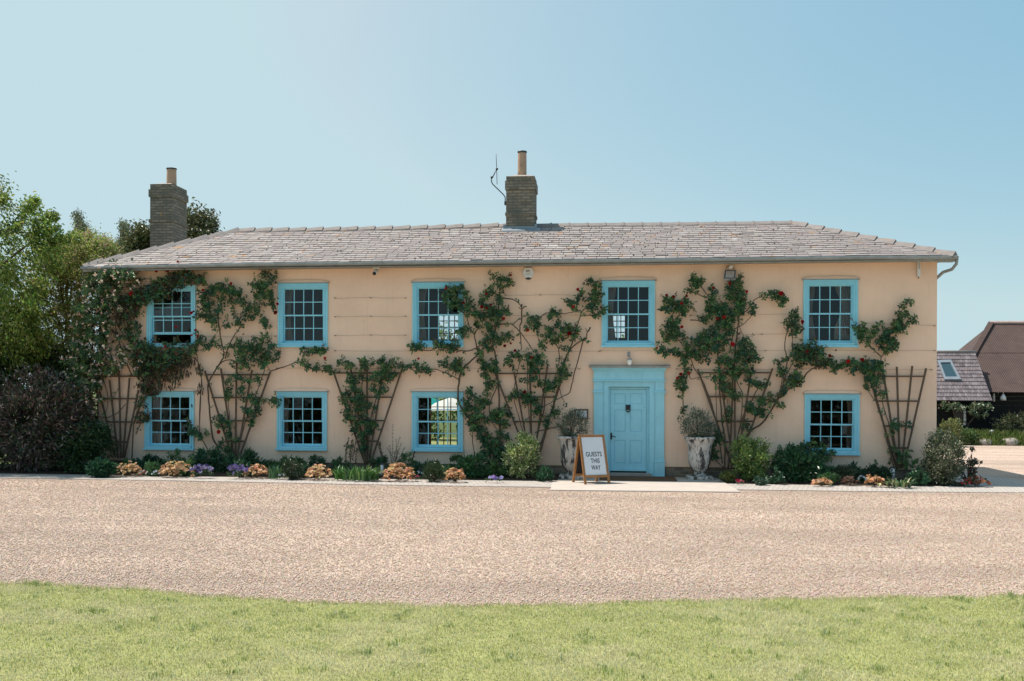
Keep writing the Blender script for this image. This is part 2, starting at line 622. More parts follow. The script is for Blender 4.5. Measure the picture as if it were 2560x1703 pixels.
MT['roomfloor'] = M('room_floor', (0.08, 0.05, 0.03), 0.7, 0.2)
MT['curtain'] = M('curtain', (0.42, 0.36, 0.31), 0.9, 0.1, vary=0.1)
MT['lampshade'] = M('lampshade', (0.75, 0.74, 0.74), 0.8, 0.1)
MT['corr'] = M('rusty_corrugated_iron', (0.07, 0.044, 0.038), 0.65, 0.3, metal=0.15, vary=0.25, vscale=1.5,
               patches=(((0.12, 0.08, 0.068), 2.5, 0.5, 0.75, 0.5, (1, 1, 1)),))
MT['tarred'] = M('tarred_boards', (0.012, 0.012, 0.013), 0.8, 0.2, vary=0.3, vscale=6)
MT['annex'] = M('annex_slate', tint=True, rough=0.7, spec=0.3, vary=0.2, vscale=5,
                patches=(((0.42, 0.22, 0.05), 3.0, 0.62, 0.72, 0.7, (1, 1, 1)), ((0.05, 0.045, 0.045), 6.0, 0.62, 0.68, 0.8, (1, 1, 1))))
MT['teal'] = M('teal_canvas', (0.02, 0.33, 0.30), 0.8, 0.1, transl=0.3)
MT['canvas'] = M('white_canvas', (0.75, 0.74, 0.70), 0.8, 0.1, transl=0.3)
MT['rock'] = M('rock', (0.35, 0.31, 0.28), 0.9, 0.15, vary=0.25, vscale=8, bump=0.01, bscale=20)
MT['reflector'] = M('lamp_reflector', (0.75, 0.72, 0.68), 0.25, 0.5, metal=0.6)
MT['globe'] = M('lamp_globe', (0.93, 0.90, 0.82), 0.2, 0.5)

# ------------------------------------------------------------------ setting: ground, drive, path, bed, lawn
def poly(name, pts, z, mat, kind='structure', sub=None):
    me = bpy.data.meshes.new(name)
    me.from_pydata([(p[0], p[1], z) for p in pts], [], [list(range(len(pts)))])
    o = link(name, me, mat)
    if me.polygons[0].normal.z < 0:
        me.flip_normals()
    tag(o, kind=kind)
    return o


def slab(name, pts, z0, z1, mat, kind='structure'):
    n = len(pts)
    a = sum(pts[i][0] * pts[(i + 1) % n][1] - pts[(i + 1) % n][0] * pts[i][1] for i in range(n))
    if a < 0:
        pts = pts[::-1]
    m = MB()
    v = [(p[0], p[1], z0) for p in pts] + [(p[0], p[1], z1) for p in pts]
    f = [list(range(n, 2 * n))] + [(i, (i + 1) % n, n + (i + 1) % n, n + i) for i in range(n)]
    m.add(v, f)
    o = m.build(name, mat)
    tag(o, kind=kind)
    return o


XL, XR = at(247, 900)[0], at(2342, 900)[0]
YR = 5.2
poly('ground', [(-900, -60), (900, -60), (900, 1500), (-900, 1500)], -0.03, MT['ground'])
poly('gravel_drive', [(-45, -17.5), (45, -17.5), (45, 21.5), (XR + 0.9, 21.5), (XR + 0.9, -0.5), (-45, -0.5)], -0.004, MT['gravel'])

LAWN_PX = [(-500, 1440), (0, 1461), (130, 1465), (290, 1474), (430, 1485), (610, 1500), (800, 1509), (1000, 1516), (1250, 1518), (1480, 1513),
           (1700, 1505), (2000, 1500), (2300, 1496), (2560, 1493), (3100, 1478)]
lawn_edge = [gd(x, y) for x, y in LAWN_PX]
LX = np.array([p[0] for p in lawn_edge])
LY = np.array([p[1] for p in lawn_edge])
LX2 = np.linspace(LX[0], LX[-1], 90)
LY2 = np.interp(LX2, LX, LY) + 0.03 * np.sin(LX2 * 5.1) + 0.025 * np.sin(LX2 * 11.7 + 1) + 0.02 * np.sin(LX2 * 23.1)
poly('lawn', [(LX2[0] - 30, LY2[0] + 2)] + list(zip(LX2, LY2)) + [(LX2[-1] + 30, LY2[-1] + 2), (40, -60), (-40, -60)], 0.006, MT['lawn'])

# paved path along the beds, with its turn round the right-hand corner
kb = [(-300, 1181), (0, 1185), (200, 1188), (400, 1191.6), (1000, 1200), (1375, 1204.5), (1800, 1210.5), (2160, 1215.9), (2420, 1217.5)]
kf = [(2900, 1236), (2560, 1232.7), (2160, 1229.5), (1375, 1219), (1000, 1214), (400, 1202), (0, 1195.8), (-300, 1190)]
PB = [gd(x, y)[:2] for x, y in kb]
PF = [gd(x, y)[:2] for x, y in kf]
turn = [gd(2411, 1181)[:2], gd(2560, 1204)[:2] + np.array([0.0, 0.0])]
path_pts = PB + [(PB[-1][0] - 0.05, turn[0][1])] + [tuple(turn[0]), tuple(turn[1]), (PF[0][0], turn[1][1] - 0.4)] + PF
slab('path', path_pts, -0.05, 0.012, MT['path'])
PBX = np.array([p[0] for p in PB])
PBY = np.array([p[1] for p in PB])


def bed_front(x):
    return float(np.interp(x, PBX, PBY))


bx = np.linspace(PBX[0], PBX[-1], 60)
dl, dr = at(1400, 1200)[0], at(1795, 1200)[0]
for (a, b) in ((PBX[0], dl), (dr, PBX[-1])):
    xs = np.linspace(a, b, 40)
    m = MB()
    v, f = [], []
    for i, x in enumerate(xs):
        yb = bed_front(x) + 0.02
        for j in range(7):
            t = j / 6
            v.append((x, yb + (0.02 - yb) * t, -0.02 + 0.075 * math.sin(min(1, t * 3) * math.pi / 2) + R.uniform(-.008, .012)))
    for i in range(39):
        for j in range(6):
            k = i * 7 + j
            f.append((k, k + 7, k + 8, k + 1))
    m.add(v, f, smooth=True)
    tag(m.build('flower_bed', MT['soil']), kind='structure')

# pale flagstone apron in front of the door
ap = [gd(1375, 1204.5), gd(1376, 1226.8), gd(1820, 1231.5), gd(1852, 1231.8), gd(1778, 1210.5), gd(1795, 1206)]
slab('paving', [(ap[0][0], -0.02), (ap[1][0], ap[1][1]), (ap[3][0], ap[3][1]), (dr + 0.02, bed_front(dr)), (dr + .02, -0.02)],
     -0.03, 0.017, MT['paving'])

# ------------------------------------------------------------------ farmhouse
house = empty('farmhouse', ((XL + XR) / 2, 0, 0), label='long two storey peach rendered farmhouse with grey slate hipped roof and sky blue windows', cat='house')
WIN = [('u', 368, 489.6, 713.6, 868.4), ('u', 696, 820, 708.5, 868), ('u', 1031.6, 1159, 706, 868), ('u', 1504.6, 1637, 702, 868.3),
       ('u', 2008, 2144, 699.5, 868.4), ('l', 362.7, 486, 978.5, 1125), ('l', 693, 818, 979, 1126), ('l', 1030, 1158, 979.5, 1128.8),
       ('l', 2011, 2148, 985, 1137.6)]


def rect(x0, x1, y0, y1, Y=0.0):
    a, b, c, d = at(x0, y0, Y), at(x1, y0, Y), at(x0, y1, Y), at(x1, y1, Y)
    return ((a[0] + c[0]) / 2, (b[0] + d[0]) / 2, (c[2] + d[2]) / 2, (a[2] + b[2]) / 2)


WR = [rect(*w[1:]) for w in WIN]
IN = 0.085                                       # wall opening lies this far inside the architrave edge
openings = [(a + IN, b - IN, c + IN, d - IN) for (a, b, c, d) in WR]
dx0, dx1, dz0, dz1 = rect(1520.5, 1623.5, 966.6, 1189)
dz0 = 0.10
openings.append((dx0, dx1, 0.0, dz1))

GUT = [(205, 668), (504, 661.9), (600, 659.5), (1000, 655), (1400, 651), (1800, 646.5), (2160, 641.5), (2350, 641), (2388, 641)]
gx = np.array([at(x, y, -0.47)[0] for x, y in GUT])
gz = np.array([at(x, y, -0.47)[2] for x, y in GUT])
RID = [(594, 578.5), (750, 577.5), (1000, 573.5), (1250, 567), (1410, 565), (1800, 561.5), (1978, 559)]
YRG = 2.6
rx = np.array([at(x, y, YRG)[0] for x, y in RID])
rz_ = np.array([at(x, y, YRG)[2] for x, y in RID])


def eave_z(x): return np.interp(x, gx, gz)
def ridge_z(x): return np.interp(x, rx, rz_)


EXL, EXR = gx[0], gx[-1]                          # eave ends
RXL, RXR = rx[0], rx[-1]                          # ridge ends
TOP = float(eave_z(0)) - 0.02


def wall_front(parent):
    m = MB()
    xs = sorted(set([XL, XR] + [v for o in openings for v in o[:2]] + list(np.linspace(XL, XR, 26)[1:-1])))
    zs = sorted(set([0.26, TOP] + [v for o in openings for v in o[2:] if v > 0.26]))
    P = {}

    def pt(x, z, y=0.0):
        return (x, y, z)
    for i in range(len(xs) - 1):
        for j in range(len(zs) - 1):
            cx, cz = (xs[i] + xs[i + 1]) / 2, (zs[j] + zs[j + 1]) / 2
            if any(o[0] < cx < o[1] and o[2] < cz < o[3] for o in openings):
                continue
            z1 = zs[j + 1]
            zt = [z1, z1]
            if j == len(zs) - 2:
                zt = [float(eave_z(xs[i])) - 0.03, float(eave_z(xs[i + 1])) - 0.03]
            m.add([pt(xs[i], zs[j]), pt(xs[i + 1], zs[j]), pt(xs[i + 1], zt[1]), pt(xs[i], zt[0])], [(0, 1, 2, 3)])
    D = 0.34
    for (a, b, c, d) in openings:                 # reveals
        m.add([(a, 0, c), (a, 0, d), (a, D, d), (a, D, c)], [(0, 1, 2, 3)])
        m.add([(b, 0, c), (b, D, c), (b, D, d), (b, 0, d)], [(0, 1, 2, 3)])
        m.add([(a, 0, d), (b, 0, d), (b, D, d), (a, D, d)], [(0, 1, 2, 3)])
        m.add([(a, 0, c), (a, D, c), (b, D, c), (b, 0, c)], [(0, 1, 2, 3)])
    # lip of the render above the plinth, side and rear outside faces
    for (a, b) in ((XL, dx0 - 0.33), (dx1 + 0.33, XR)):
        m.add([(a, 0, 0.26), (b, 0, 0.26), (b, 0.04, 0.245), (a, 0.04, 0.245)], [(3, 2, 1, 0)])
    for x, o in ((XL, (0, 3, 2, 1)), (XR, (0, 1, 2, 3))):
        m.add([(x, 0, 0), (x, YR, 0), (x, YR, TOP), (x, 0, TOP)], [o])
    return m.build('front_wall', MT['render'], parent)


wall_front(house)
m = MB()
for (a, b) in ((XL + .02, dx0 - 0.36), (dx1 + 0.36, XR - .02)):
    m.box(a, b, 0.035, 0.2, -0.05, 0.262)
m.build('plinth', MT['plinth'], house)

# inside of the house: floors, partitions, rear wall with a few openings to the garden
rear_open = []
for (px0, px1, py0, py1) in ((1078, 1146, 985, 1115), (1098, 1152, 788, 850), (1522, 1562, 790, 846)) :
    a, b = at(px0, py1, YR), at(px1, py0, YR)
    rear_open.append((a[0], b[0], max(0.12, a[2]), b[2]))
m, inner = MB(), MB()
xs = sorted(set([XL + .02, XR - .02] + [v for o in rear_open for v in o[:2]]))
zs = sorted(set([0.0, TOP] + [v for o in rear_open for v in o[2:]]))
for i in range(len(xs) - 1):
    for j in range(len(zs) - 1):
        cx, cz = (xs[i] + xs[i + 1]) / 2, (zs[j] + zs[j + 1]) / 2
        if any(o[0] < cx < o[1] and o[2] < cz < o[3] for o in rear_open):
            continue
        inner.add([(xs[i], YR - .28, zs[j]), (xs[i + 1], YR - .28, zs[j]), (xs[i + 1], YR - .28, zs[j + 1]), (xs[i], YR - .28, zs[j + 1])], [(0, 1, 2, 3)])
        m.add([(xs[i], YR, zs[j]), (xs[i + 1], YR, zs[j]), (xs[i + 1], YR, zs[j + 1]), (xs[i], YR, zs[j + 1])], [(3, 2, 1, 0)])
for (a, b, c, d) in rear_open:                    # glazing bars of the rear windows
    for k in range(1, 4):
        x = a + (b - a) * k / 4
        m.box(x - .012, x + .012, YR - .16, YR - .13, c, d)
    for k in range(1, 4):
        z = c + (d - c) * k / 4
        m.box(a, b, YR - .165, YR - .135, z - .012, z + .012)
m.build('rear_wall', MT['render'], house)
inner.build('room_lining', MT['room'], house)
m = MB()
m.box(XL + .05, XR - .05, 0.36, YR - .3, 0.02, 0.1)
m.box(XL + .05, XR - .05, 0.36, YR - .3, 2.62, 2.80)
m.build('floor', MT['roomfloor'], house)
m = MB()
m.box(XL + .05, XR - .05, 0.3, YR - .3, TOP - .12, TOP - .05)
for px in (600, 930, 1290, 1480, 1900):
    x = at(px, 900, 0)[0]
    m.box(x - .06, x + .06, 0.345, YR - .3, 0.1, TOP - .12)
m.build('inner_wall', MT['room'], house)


# ------------------------------------------------------------------ sash windows
def make_window(k, w, r):
    x0, x1, z0, z1 = r
    W, H = x1 - x0, z1 - z0
    m = MB()

    def ring(i0, i1, ya, yb, zb0=None, col=None):
        "rectangular ring between insets i0 and i1, from ya (front) to yb"
        A = (x0 + i0, x1 - i0, z0 + i0 * .8, z1 - i0)
        B = (x0 + i1, x1 - i1, z0 + i1 * .8, z1 - i1)
        m.box(A[0], B[0], ya, yb, A[2], A[3])
        m.box(B[1], A[1], ya, yb, A[2], A[3])
        m.box(B[0], B[1], ya, yb, B[3], A[3])
        m.box(B[0], B[1], ya, yb, A[2], B[2])
    ring(0.0, 0.042, -0.040, 0.02)
    ring(0.042, 0.062, -0.022, 0.05)
    ring(0.062, 0.092, -0.031, 0.05)
    ring(0.092, 0.118, -0.010, 0.10)
    o = m.build('window', MT['blue'], house)
    # sill
    s = MB()
    s.box(x0 - .012, x1 + .012, -0.085, -0.041, z0 - .006, z0 + .048, bev=.006)
    s.box(x0 + .064, x1 - .064, -0.06, -0.033, z0 + .052, z0 + .098)
    s.build('sill', MT['blue'], o)
    # grey fillet of render over the head
    g = MB()
    n = 14
    rr = random.Random(k)
    top = [0.028 + 0.03 * (0.4 + 0.6 * math.sin(math.pi * i / n)) * rr.uniform(.7, 1.1) + .015 * rr.random() for i in range(n + 1)]
    for i in range(n):
        xa = x0 - .045 + (W + .09) * i / n
        xb = x0 - .045 + (W + .09) * (i + 1) / n
        ta, tb = top[i], top[i + 1]
        if i == 0: ta = .012
        if i == n - 1: tb = .012
        g.hexa([(xa, -.062, z1 + .012), (xb, -.062, z1 + .012), (xb, 0.001, z1 + .012), (xa, 0.001, z1 + .012),
                (xa, -.040, z1 + .012 + ta), (xb, -.040, z1 + .012 + tb), (xb, 0.001, z1 + .03 + tb), (xa, 0.001, z1 + .03 + ta)])
    g.build('hood_mould', MT['render'], o)
    h = MB()
    h.box(x0 - .035, x1 + .035, -0.072, -0.002, z1 - .004, z1 + .0105)
    h.build('drip_strip', MT['lead'], o)
    # sashes
    ox0, ox1, oz0, oz1 = x0 + .116, x1 - .116, z0 + .098, z1 - .114
    mid = oz0 + (oz1 - oz0) * .505
    open_ = 0.22 if k == 0 else 0.0
    P = MB()
    for (nm, za, zb, y, botw, topw) in (('upper_sash', mid - .02 - open_ * .35, oz1, 0.03, .034, .034), ('lower_sash', oz0 + open_, mid + .02 + open_, 0.068, .062, .034)):
        if nm == 'upper_sash' and k == 0:
            za = mid - .02
        q = MB()
        st = .030
        q.box(ox0, ox0 + st, y, y + .036, za, zb)
        q.box(ox1 - st, ox1, y, y + .036, za, zb)
        q.box(ox0 + st, ox1 - st, y, y + .036, za, za + botw)
        q.box(ox0 + st, ox1 - st, y, y + .036, zb - topw, zb)
        ia, ib = ox0 + st, ox1 - st
        ja, jb = za + botw, zb - topw
        for i in range(1, 4):
            x = ia + (ib - ia) * i / 4
            q.box(x - .0095, x + .0095, y + .004, y + .032, ja, jb)
        z = (ja + jb) / 2
        for i in range(4):
            xa = ia + (ib - ia) * i / 4 + (.0095 if i else 0)
            xb = ia + (ib - ia) * (i + 1) / 4 - (.0095 if i < 3 else 0)
            q.box(xa, xb, y + .004, y + .032, z - .0095, z + .0095)
        q.build(nm, MT['blue'], o)
        for i in range(4):                        # old panes, each at a very slightly different angle
            for j in range(2):
                xa, xb = ia + (ib - ia) * i / 4 + .0097, ia + (ib - ia) * (i + 1) / 4 - .0097
                zl = ja if j == 0 else z + .0097
                zh = z - .0097 if j == 0 else jb
                t1, t2 = rr.gauss(0, .0009), rr.gauss(0, .0009)
                yy = y + .018
                t2 += .019 * (zh - zl)
                P.add([(xa, yy - t1 - t2, zl), (xb, yy + t1 - t2, zl), (xb, yy + t1 + t2, zh), (xa, yy - t1 + t2, zh)], [(0, 1, 2, 3)])
    P.build('pane', MT['glass'], o)
    return o


for k, (w, r) in enumerate(zip(WIN, WR)):
    make_window(k, w, r)

# ------------------------------------------------------------------ roof
def hip_x(t, left):
    return EXL + (RXL - EXL) * t if left else EXR + (RXR - EXR) * t


YE = -0.44


def roof_pt(x, t):
    "front slope: t = 0 at the eave, 1 at the ridge"
    xc = min(max(x, EXL), EXR)
    ze = float(eave_z(xc)) + 0.012
    zr = float(ridge_z(min(max(x, RXL), RXR)))
    sag = -0.02 * math.sin(math.pi * t) * (0.6 + 0.4 * math.sin(x * .7))
    return np.array([x, YE + (YRG - YE) * t, ze + (zr - ze) * t + sag])


base = MB()
n = 40
for i in range(n):
    xa, xb = i / n, (i + 1) / n
    for j in range(10):
        ta, tb = j / 10, (j + 1) / 10
        q = []
        for (s, t) in ((xa, ta), (xb, ta), (xb, tb), (xa, tb)):
            x = hip_x(t, True) + (hip_x(t, False) - hip_x(t, True)) * s
            q.append(roof_pt(x, t) - np.array([0, 0, .03]))
        base.add(q, [(0, 1, 2, 3)], (.06, .055, .055))
YB = YR + 0.44
eL, eR = roof_pt(EXL, 0), roof_pt(EXR, 0)
rL, rR = roof_pt(RXL, 1), roof_pt(RXR, 1)
bL, bR = np.array([EXL, YB, eL[2]]), np.array([EXR, YB, eR[2]])
dz = np.array([0, 0, -.004])
sl = (.30, .275, .28)
for tri in ((eL, rL, bL), (eR, bR, rR)):
    base.add([p + dz for p in tri], [(0, 1, 2)], sl)
base.add([bL + dz, rL + dz, rR + dz, bR + dz], [(0, 1, 2, 3)], sl)
# soffit
base.add([(EXL, YE, eL[2] - .07), (EXR, YE, eR[2] - .07), (EXR, 0.01, eR[2] - .07), (EXL, 0.01, eL[2] - .07)], [(3, 2, 1, 0)], (.3, .28, .25))
roof = base.build('roof', MT['slate'], house)
V, F, C = [], [], []
NR = 17
rs = random.Random(3)
for i in range(NR):
    t0, t1 = i / NR, min(1.0, (i + 1.25) / NR)
    tm = (i + .5) / NR
    xa, xb = hip_x(tm, True) - .03, hip_x(tm, False) + .03
    x = xa - (0.13 if i % 2 else 0.0)
    while x < xb:
        w = 0.265 * rs.uniform(.93, 1.07)
        a, b = max(x, xa) + .006, min(x + w, xb) - .006
        x += w
        if b - a < .03:
            continue
        sl_ = rs.gauss(0, .0022) if rs.random() < .93 else rs.gauss(0, .012)
        lift = rs.uniform(.011, .017)
        th = .010
        dt = sl_
        p = []
        for (xx, tt, l) in ((a, t0 + dt, lift), (b, t0 + dt + rs.gauss(0, .0012), lift + rs.gauss(0, .0015)), (b, t1, -.002), (a, t1, -.002)):
            p.append(roof_pt(xx, tt) + np.array([0, -l * .35, l]))
        top = [q + np.array([0, -.35 * th, th]) for q in p]
        g = rs.gauss(1, .045)
        if rs.random() < .04:
            g *= .72
        hue = rs.random()
        c = np.array((.245, .21, .208)) * (1 - hue) + np.array((.285, .255, .24)) * hue
        c = np.clip(c * g, .05, .8)
        # pale mineral bloom toward the right-hand hip
        k = len(V)
        V += p + top
        C += [c] * 8
        F += [[k + 4, k + 5, k + 6, k + 7], [k + 0, k + 1, k + 5, k + 4], [k + 1, k + 2, k + 6, k + 5], [k + 3, k + 0, k + 4, k + 7]]
for _ in range(300):                               # clumps of moss lodged at the joints
    i = rs.randrange(1, NR)
    t0 = i / NR
    xx = rs.uniform(hip_x(t0, True) + .2, hip_x(t0, False) - .2)
    q = roof_pt(xx, t0 + rs.uniform(0, .03))
    a, b, d = rs.uniform(.012, .03), rs.uniform(.012, .026), rs.uniform(.02, .034)
    k = len(V)
    for (dz_, sc) in ((0, 1), (d, .6)):
        for (u, v) in ((-1, -1), (1, -1), (1, 1), (-1, 1)):
            V.append(q + np.array([u * a * sc, v * b * sc, .008 + dz_ + v * b * sc * .5]))
    C += [np.array((.045, .035, .03)) if rs.random() < .8 else np.array((.28, .15, .05))] * 8
    F += [[k + 4, k + 5, k + 6, k + 7], [k, k + 1, k + 5, k + 4], [k + 1, k + 2, k + 6, k + 5], [k + 2, k + 3, k + 7, k + 6], [k + 3, k, k + 4, k + 7]]
sm = MB()
sm.add(V, F)
sm.c[0][:, :3] = np.array(C)
sm.build('slate_courses', MT['slate'], roof)


def ridge_run(m, P, n, style, size=.115):
    "V-shaped tiles along P(s): 'lap' tiles rise to a proud right-hand end, 'roll' tiles carry a small roll at the joint"
    for i in range(n):
        a, b = P(i / n), P((i + 1) / n)
        if a[0] > b[0]:
            a, b = b, a
        d = unit(b - a)
        side = unit(np.cross(d, np.array([0, 0, 1.0])))
        dn = np.array([0, 0, -1.0])
        st = style(a[0])
        parts = [(a, b + d * .02, 0.0, .045, size, size + .02)] if st == 'lap' else [(a, b, 0.0, .004, size, size), (b - d * .03, b + d * .012, .022, .022, size + .01, size + .01)]
        for (qa, qb, la, lb, sa, sb_) in parts:
            ring = []
            for (q, l, sz) in ((qa, la, sa), (qb, lb, sb_)):
                u = np.array([0, 0, l])
                th = .018
                ring += [q + side * sz + dn * sz * .62 + u * .6, q + np.array([0, 0, th]) + u, q - side * sz + dn * sz * .62 + u * .6,
                         q - side * (sz - .02) + dn * (sz * .62 + .012) + u * .0, q + dn * .02, q + side * (sz - .02) + dn * (sz * .62 + .012)]
            f = [(j, (j + 1) % 6, 6 + (j + 1) % 6, 6 + j) for j in range(6)] + [(5, 4, 3, 2, 1, 0), (6, 7, 8, 9, 10, 11)]
            m.add(ring, f)


rm = MB()
upv = np.array([0, 0, .05])
XCH = at(1300, 560, YRG)[0]
ridge_run(rm, lambda s: roof_pt(RXL + (RXR - RXL) * s, 1) + upv, 31, lambda x: 'lap' if x < XCH else 'roll')
ridge_run(rm, lambda s: roof_pt(hip_x(s, True), s) + upv, 9, lambda x: 'lap')
ridge_run(rm, lambda s: roof_pt(hip_x(s, False), s) + upv, 9, lambda x: 'lap')
rm.build('ridge_tiles', MT['ridge'], roof)

# gutter along the front with brackets, and the corner downpipe
gm = MB()
gxs = np.linspace(EXL - .02, EXR + .06, 48)
prof = [(-.0, 0.0), (-.012, -.035), (-.035, -.062), (-.065, -.072), (-.095, -.062), (-.118, -.035), (-.13, 0.0), (-.122, .004)]
vs, fs = [], []
for x in gxs:
    z = float(eave_z(min(max(x, EXL), EXR))) + .005
    for (dy, dzz) in prof:
        vs.append((x, -0.395 + dy, z + dzz))
for i in range(len(gxs) - 1):
    for j in range(len(prof) - 1):
        k = i * len(prof) + j
        fs.append((k, k + 1, k + len(prof) + 1, k + len(prof)))
fs.append(list(range(len(prof))))
fs.append([(len(gxs) - 1) * len(prof) + j for j in range(len(prof))][::-1])
gm.add(vs, fs, smooth=True)
for i in range(len(gxs) - 1):                      # eaves board behind the gutter
    za, zb = float(eave_z(gxs[i])) - .012, float(eave_z(gxs[i + 1])) - .012
    gm.hexa([(gxs[i], -.385, za - .09), (gxs[i + 1], -.385, zb - .09), (gxs[i + 1], -.36, zb - .09), (gxs[i], -.36, za - .09),
             (gxs[i], -.385, za), (gxs[i + 1], -.385, zb), (gxs[i + 1], -.36, zb), (gxs[i], -.36, za)])
gut = gm.build('gutter', MT['gutter'], house)
for px in (420, 690, 958, 1098, 1330, 1513, 1660, 1850, 1938, 2046, 2145, 2345):
    x = at(px, 650, -.45)[0]
    z = float(eave_z(x)) + .006
    q = MB()
    pr = [(dy * 1.09 + .006, dzz * 1.09) for (dy, dzz) in prof[:-1]]
    q.tube([(x, -0.395 + a, z + b) for a, b in pr], .007, 5)
    q.build('bracket', MT['gutter'], gut)
dp = MB()
ze = float(eave_z(XR)) - .06
dp.tube([(XR + .30, -.40, ze + .03), (XR + .30, -.36, ze - .10), (XR + .26, -.2, ze - .2), (XR + .16, .1, ze - .23), (XR + .07, .35, ze - .36), (XR + .055, .6, ze - .6), (XR + .055, .62, 2.4), (XR + .055, .62, .05)], .036, 10)
dp.box(XR + .02, XR + .33, -.36, 0.0, ze - .02, ze + .03)
dp.build('downpipe', MT['gutter'], house)


# ------------------------------------------------------------------ chimneys
def chimney(px0, px1, Y, ytop, bands, ybot, depth, pot, flash):
    a, b = at(px0, ytop, Y), at(px1, ytop, Y)
    x0, x1, zt = a[0], b[0], a[2]
    zb = at(px0, ybot, Y)[2]
    m = MB()
    s = rs
    m.box(x0, x1, Y, Y + depth, zb - .5, zt)
    for (ya, yb, pr) in bands:
        z1, z0 = at(px0, ya, Y)[2], at(px0, yb, Y)[2]
        m.box(x0 - pr, x1 + pr, Y - pr, Y + depth + pr, z0, z1)
    # a few bricks that stand proud
    z = zb
    while z < zt - .1:
        for _ in range(1):
            x = s.uniform(x0 + .02, x1 - .25)
            if s.random() < .5:
                m.box(x, x + .2, Y - .006, Y + .02, z + .006, z + .066)
            y = s.uniform(Y + .02, Y + depth - .25)
            if s.random() < .5:
                m.box(x1 - .02, x1 + .006, y, y + .2, z + .006, z + .066)
        z += .078
    o = m.build('chimney', MT['chim'], house)
    fl = MB()
    cx, cy = (x0 + x1) / 2, Y + depth / 2
    w = (x1 - x0) / 2
    fl.hexa([(x0 + .01, Y + .01, zt - .002), (x1 - .01, Y + .01, zt - .002), (x1 - .01, Y + depth - .01, zt - .002), (x0 + .01, Y + depth - .01, zt - .002),
             (cx - w * .45, cy - depth * .22, zt + .075), (cx + w * .45, cy - depth * .22, zt + .075), (cx + w * .45, cy + depth * .22, zt + .075), (cx - w * .45, cy + depth * .22, zt + .075)])
    fl.build('flaunching', MT['rock'], o)
    pa, pb = at(pot[0], pot[2], pot[4]), at(pot[1], pot[3], pot[4])
    pc = ((pa[0] + pb[0]) / 2, pot[4], zt - .02)
    r = (pb[0] - pa[0]) / 2
    hgt = pa[2] - zt + .02
    pm = MB()
    pm.lathe([(r * .98, 0), (r * .97, hgt * .3), (r * .93, hgt * .9), (r * .93, hgt * .93)], pc, 24)
    pp = pm.build('chimney_pot', MT['pot'], o)
    cm = MB()
    cm.lathe([(r * .94, hgt * .931), (r * 1.02, hgt * .95), (r * 1.03, hgt * .99), (r * .7, hgt), (r * .66, hgt * .96), (0.02, hgt * .95)], pc, 24)
    cm.build('pot_rim', MT['metal_dark'], o)
    if flash:
        f = MB()
        zf = at(px0, 566.7, Y)[2]
        rp = roof_pt(cx, (Y - YE) / (YRG - YE))[2]
        f.box(x0 - .035, x1 + .035, Y - .03, Y + .10, rp - .05, zf)
        f.hexa([(x0 - .10, Y - .20, rp - .115), (x1 + .16, Y - .20, rp - .115), (x1 + .16, Y - .01, rp - .02), (x0 - .10, Y - .01, rp - .02),
                (x0 - .10, Y - .20, rp - .045), (x1 + .16, Y - .20, rp - .045), (x1 + .16, Y - .01, rp + .05), (x0 - .10, Y - .01, rp + .05)])
        f.box(x0 - .07, x0 - .001, Y - .032, Y + .3, rp - .06, zf + .05)
        f.box(x1 + .001, x1 + .07, Y - .032, Y + .3, rp - .06, zf + .05)
        f.build('lead_flashing', MT['lead'], o)
    return (x0, x1, Y, zt)


CH2 = chimney(1265.5, 1336.5, 2.25, 441, ((452.6, 474, .028), (531.5, 539, .022)), 578, .74, (1294, 1317, 378.4, 378.4, 2.62), True)
CH1 = chimney(375.5, 432, 3.7, 460.5, ((474, 492.6, .034), (548.5, 555, .030)), 640, .95, (417, 441, 421, 421, 4.25), False)

# ------------------------------------------------------------------ front door and its surround
def R4(x0, x1, y0, y1, o=(1380, 860), s=4.127):
    return rect(o[0] + x0 / s, o[0] + x1 / s, o[1] + y0 / s, o[1] + y1 / s)


m = MB()
xa, xb = R4(432, 525, 385, 1375)[:2]
xc, xd = R4(1062, 1157, 385, 1375)[:2]
zb_, zt_ = 0.03, R4(0, 1, 385, 386)[3]
for (p, q) in ((xa, xb), (xc, xd)):
    m.box(p, q, -.055, 0.0, zb_, zt_)
    zc0, zc1 = R4(0, 1, 480, 500)[2:]
    m.box(p - .03, q + .03, -.085, -.0001, zc0, zc1, bev=.008)
    m.box(p - .018, q + .018, -.07, -.0002, zc0 - .025, zc0 - .0005)
    zd0, zd1 = R4(0, 1, 1195, 1213)[2:]
    m.box(p - .008, q + .012, -.085, -.0003, zb_ - .001, zd0)
    m.box(p - .018, q + .022, -.095, -.0004, zd0 + .0005, zd1, bev=.008)
ia, ib = R4(527, 580, 390, 1370)[:2]
ic, id_ = R4(1005, 1060, 390, 1370)[:2]
zi0, zi1 = R4(0, 1, 388, 440)[2:]
m.box(ia, ib, -.03, 0.06, zb_, zi0 - .0005)
m.box(ic, id_, -.03, 0.06, zb_, zi0 - .0005)
m.box(ia, id_, -.03, 0.06, zi0, zi1 + .02)
fx0, fx1 = R4(432, 1160, 0, 1)[:2]
zf0, zf1 = R4(0, 1, 275, 375)[2:]
m.box(fx0, fx1, -.06, -.0005, zf0, zf1)
m.box(fx0 - .03, fx1 + .03, -.088, -.0006, R4(0, 1, 370, 386)[2], zf0 + .012, bev=.008)
z0_, z1_ = R4(0, 1, 243, 278)[2:]
for k in range(4):
    o_ = .02 + .018 * k
    m.box(fx0 - o_ * .7, fx1 + o_ * .7, -.07 - o_, -.0007, z0_ + (z1_ - z0_) * k / 4 + .0004, z0_ + (z1_ - z0_) * (k + 1) / 4)
ds = m.build('door_surround', MT['blue_door'], house)
m = MB()
la, lb = R4(385, 1215, 0, 1)[:2]
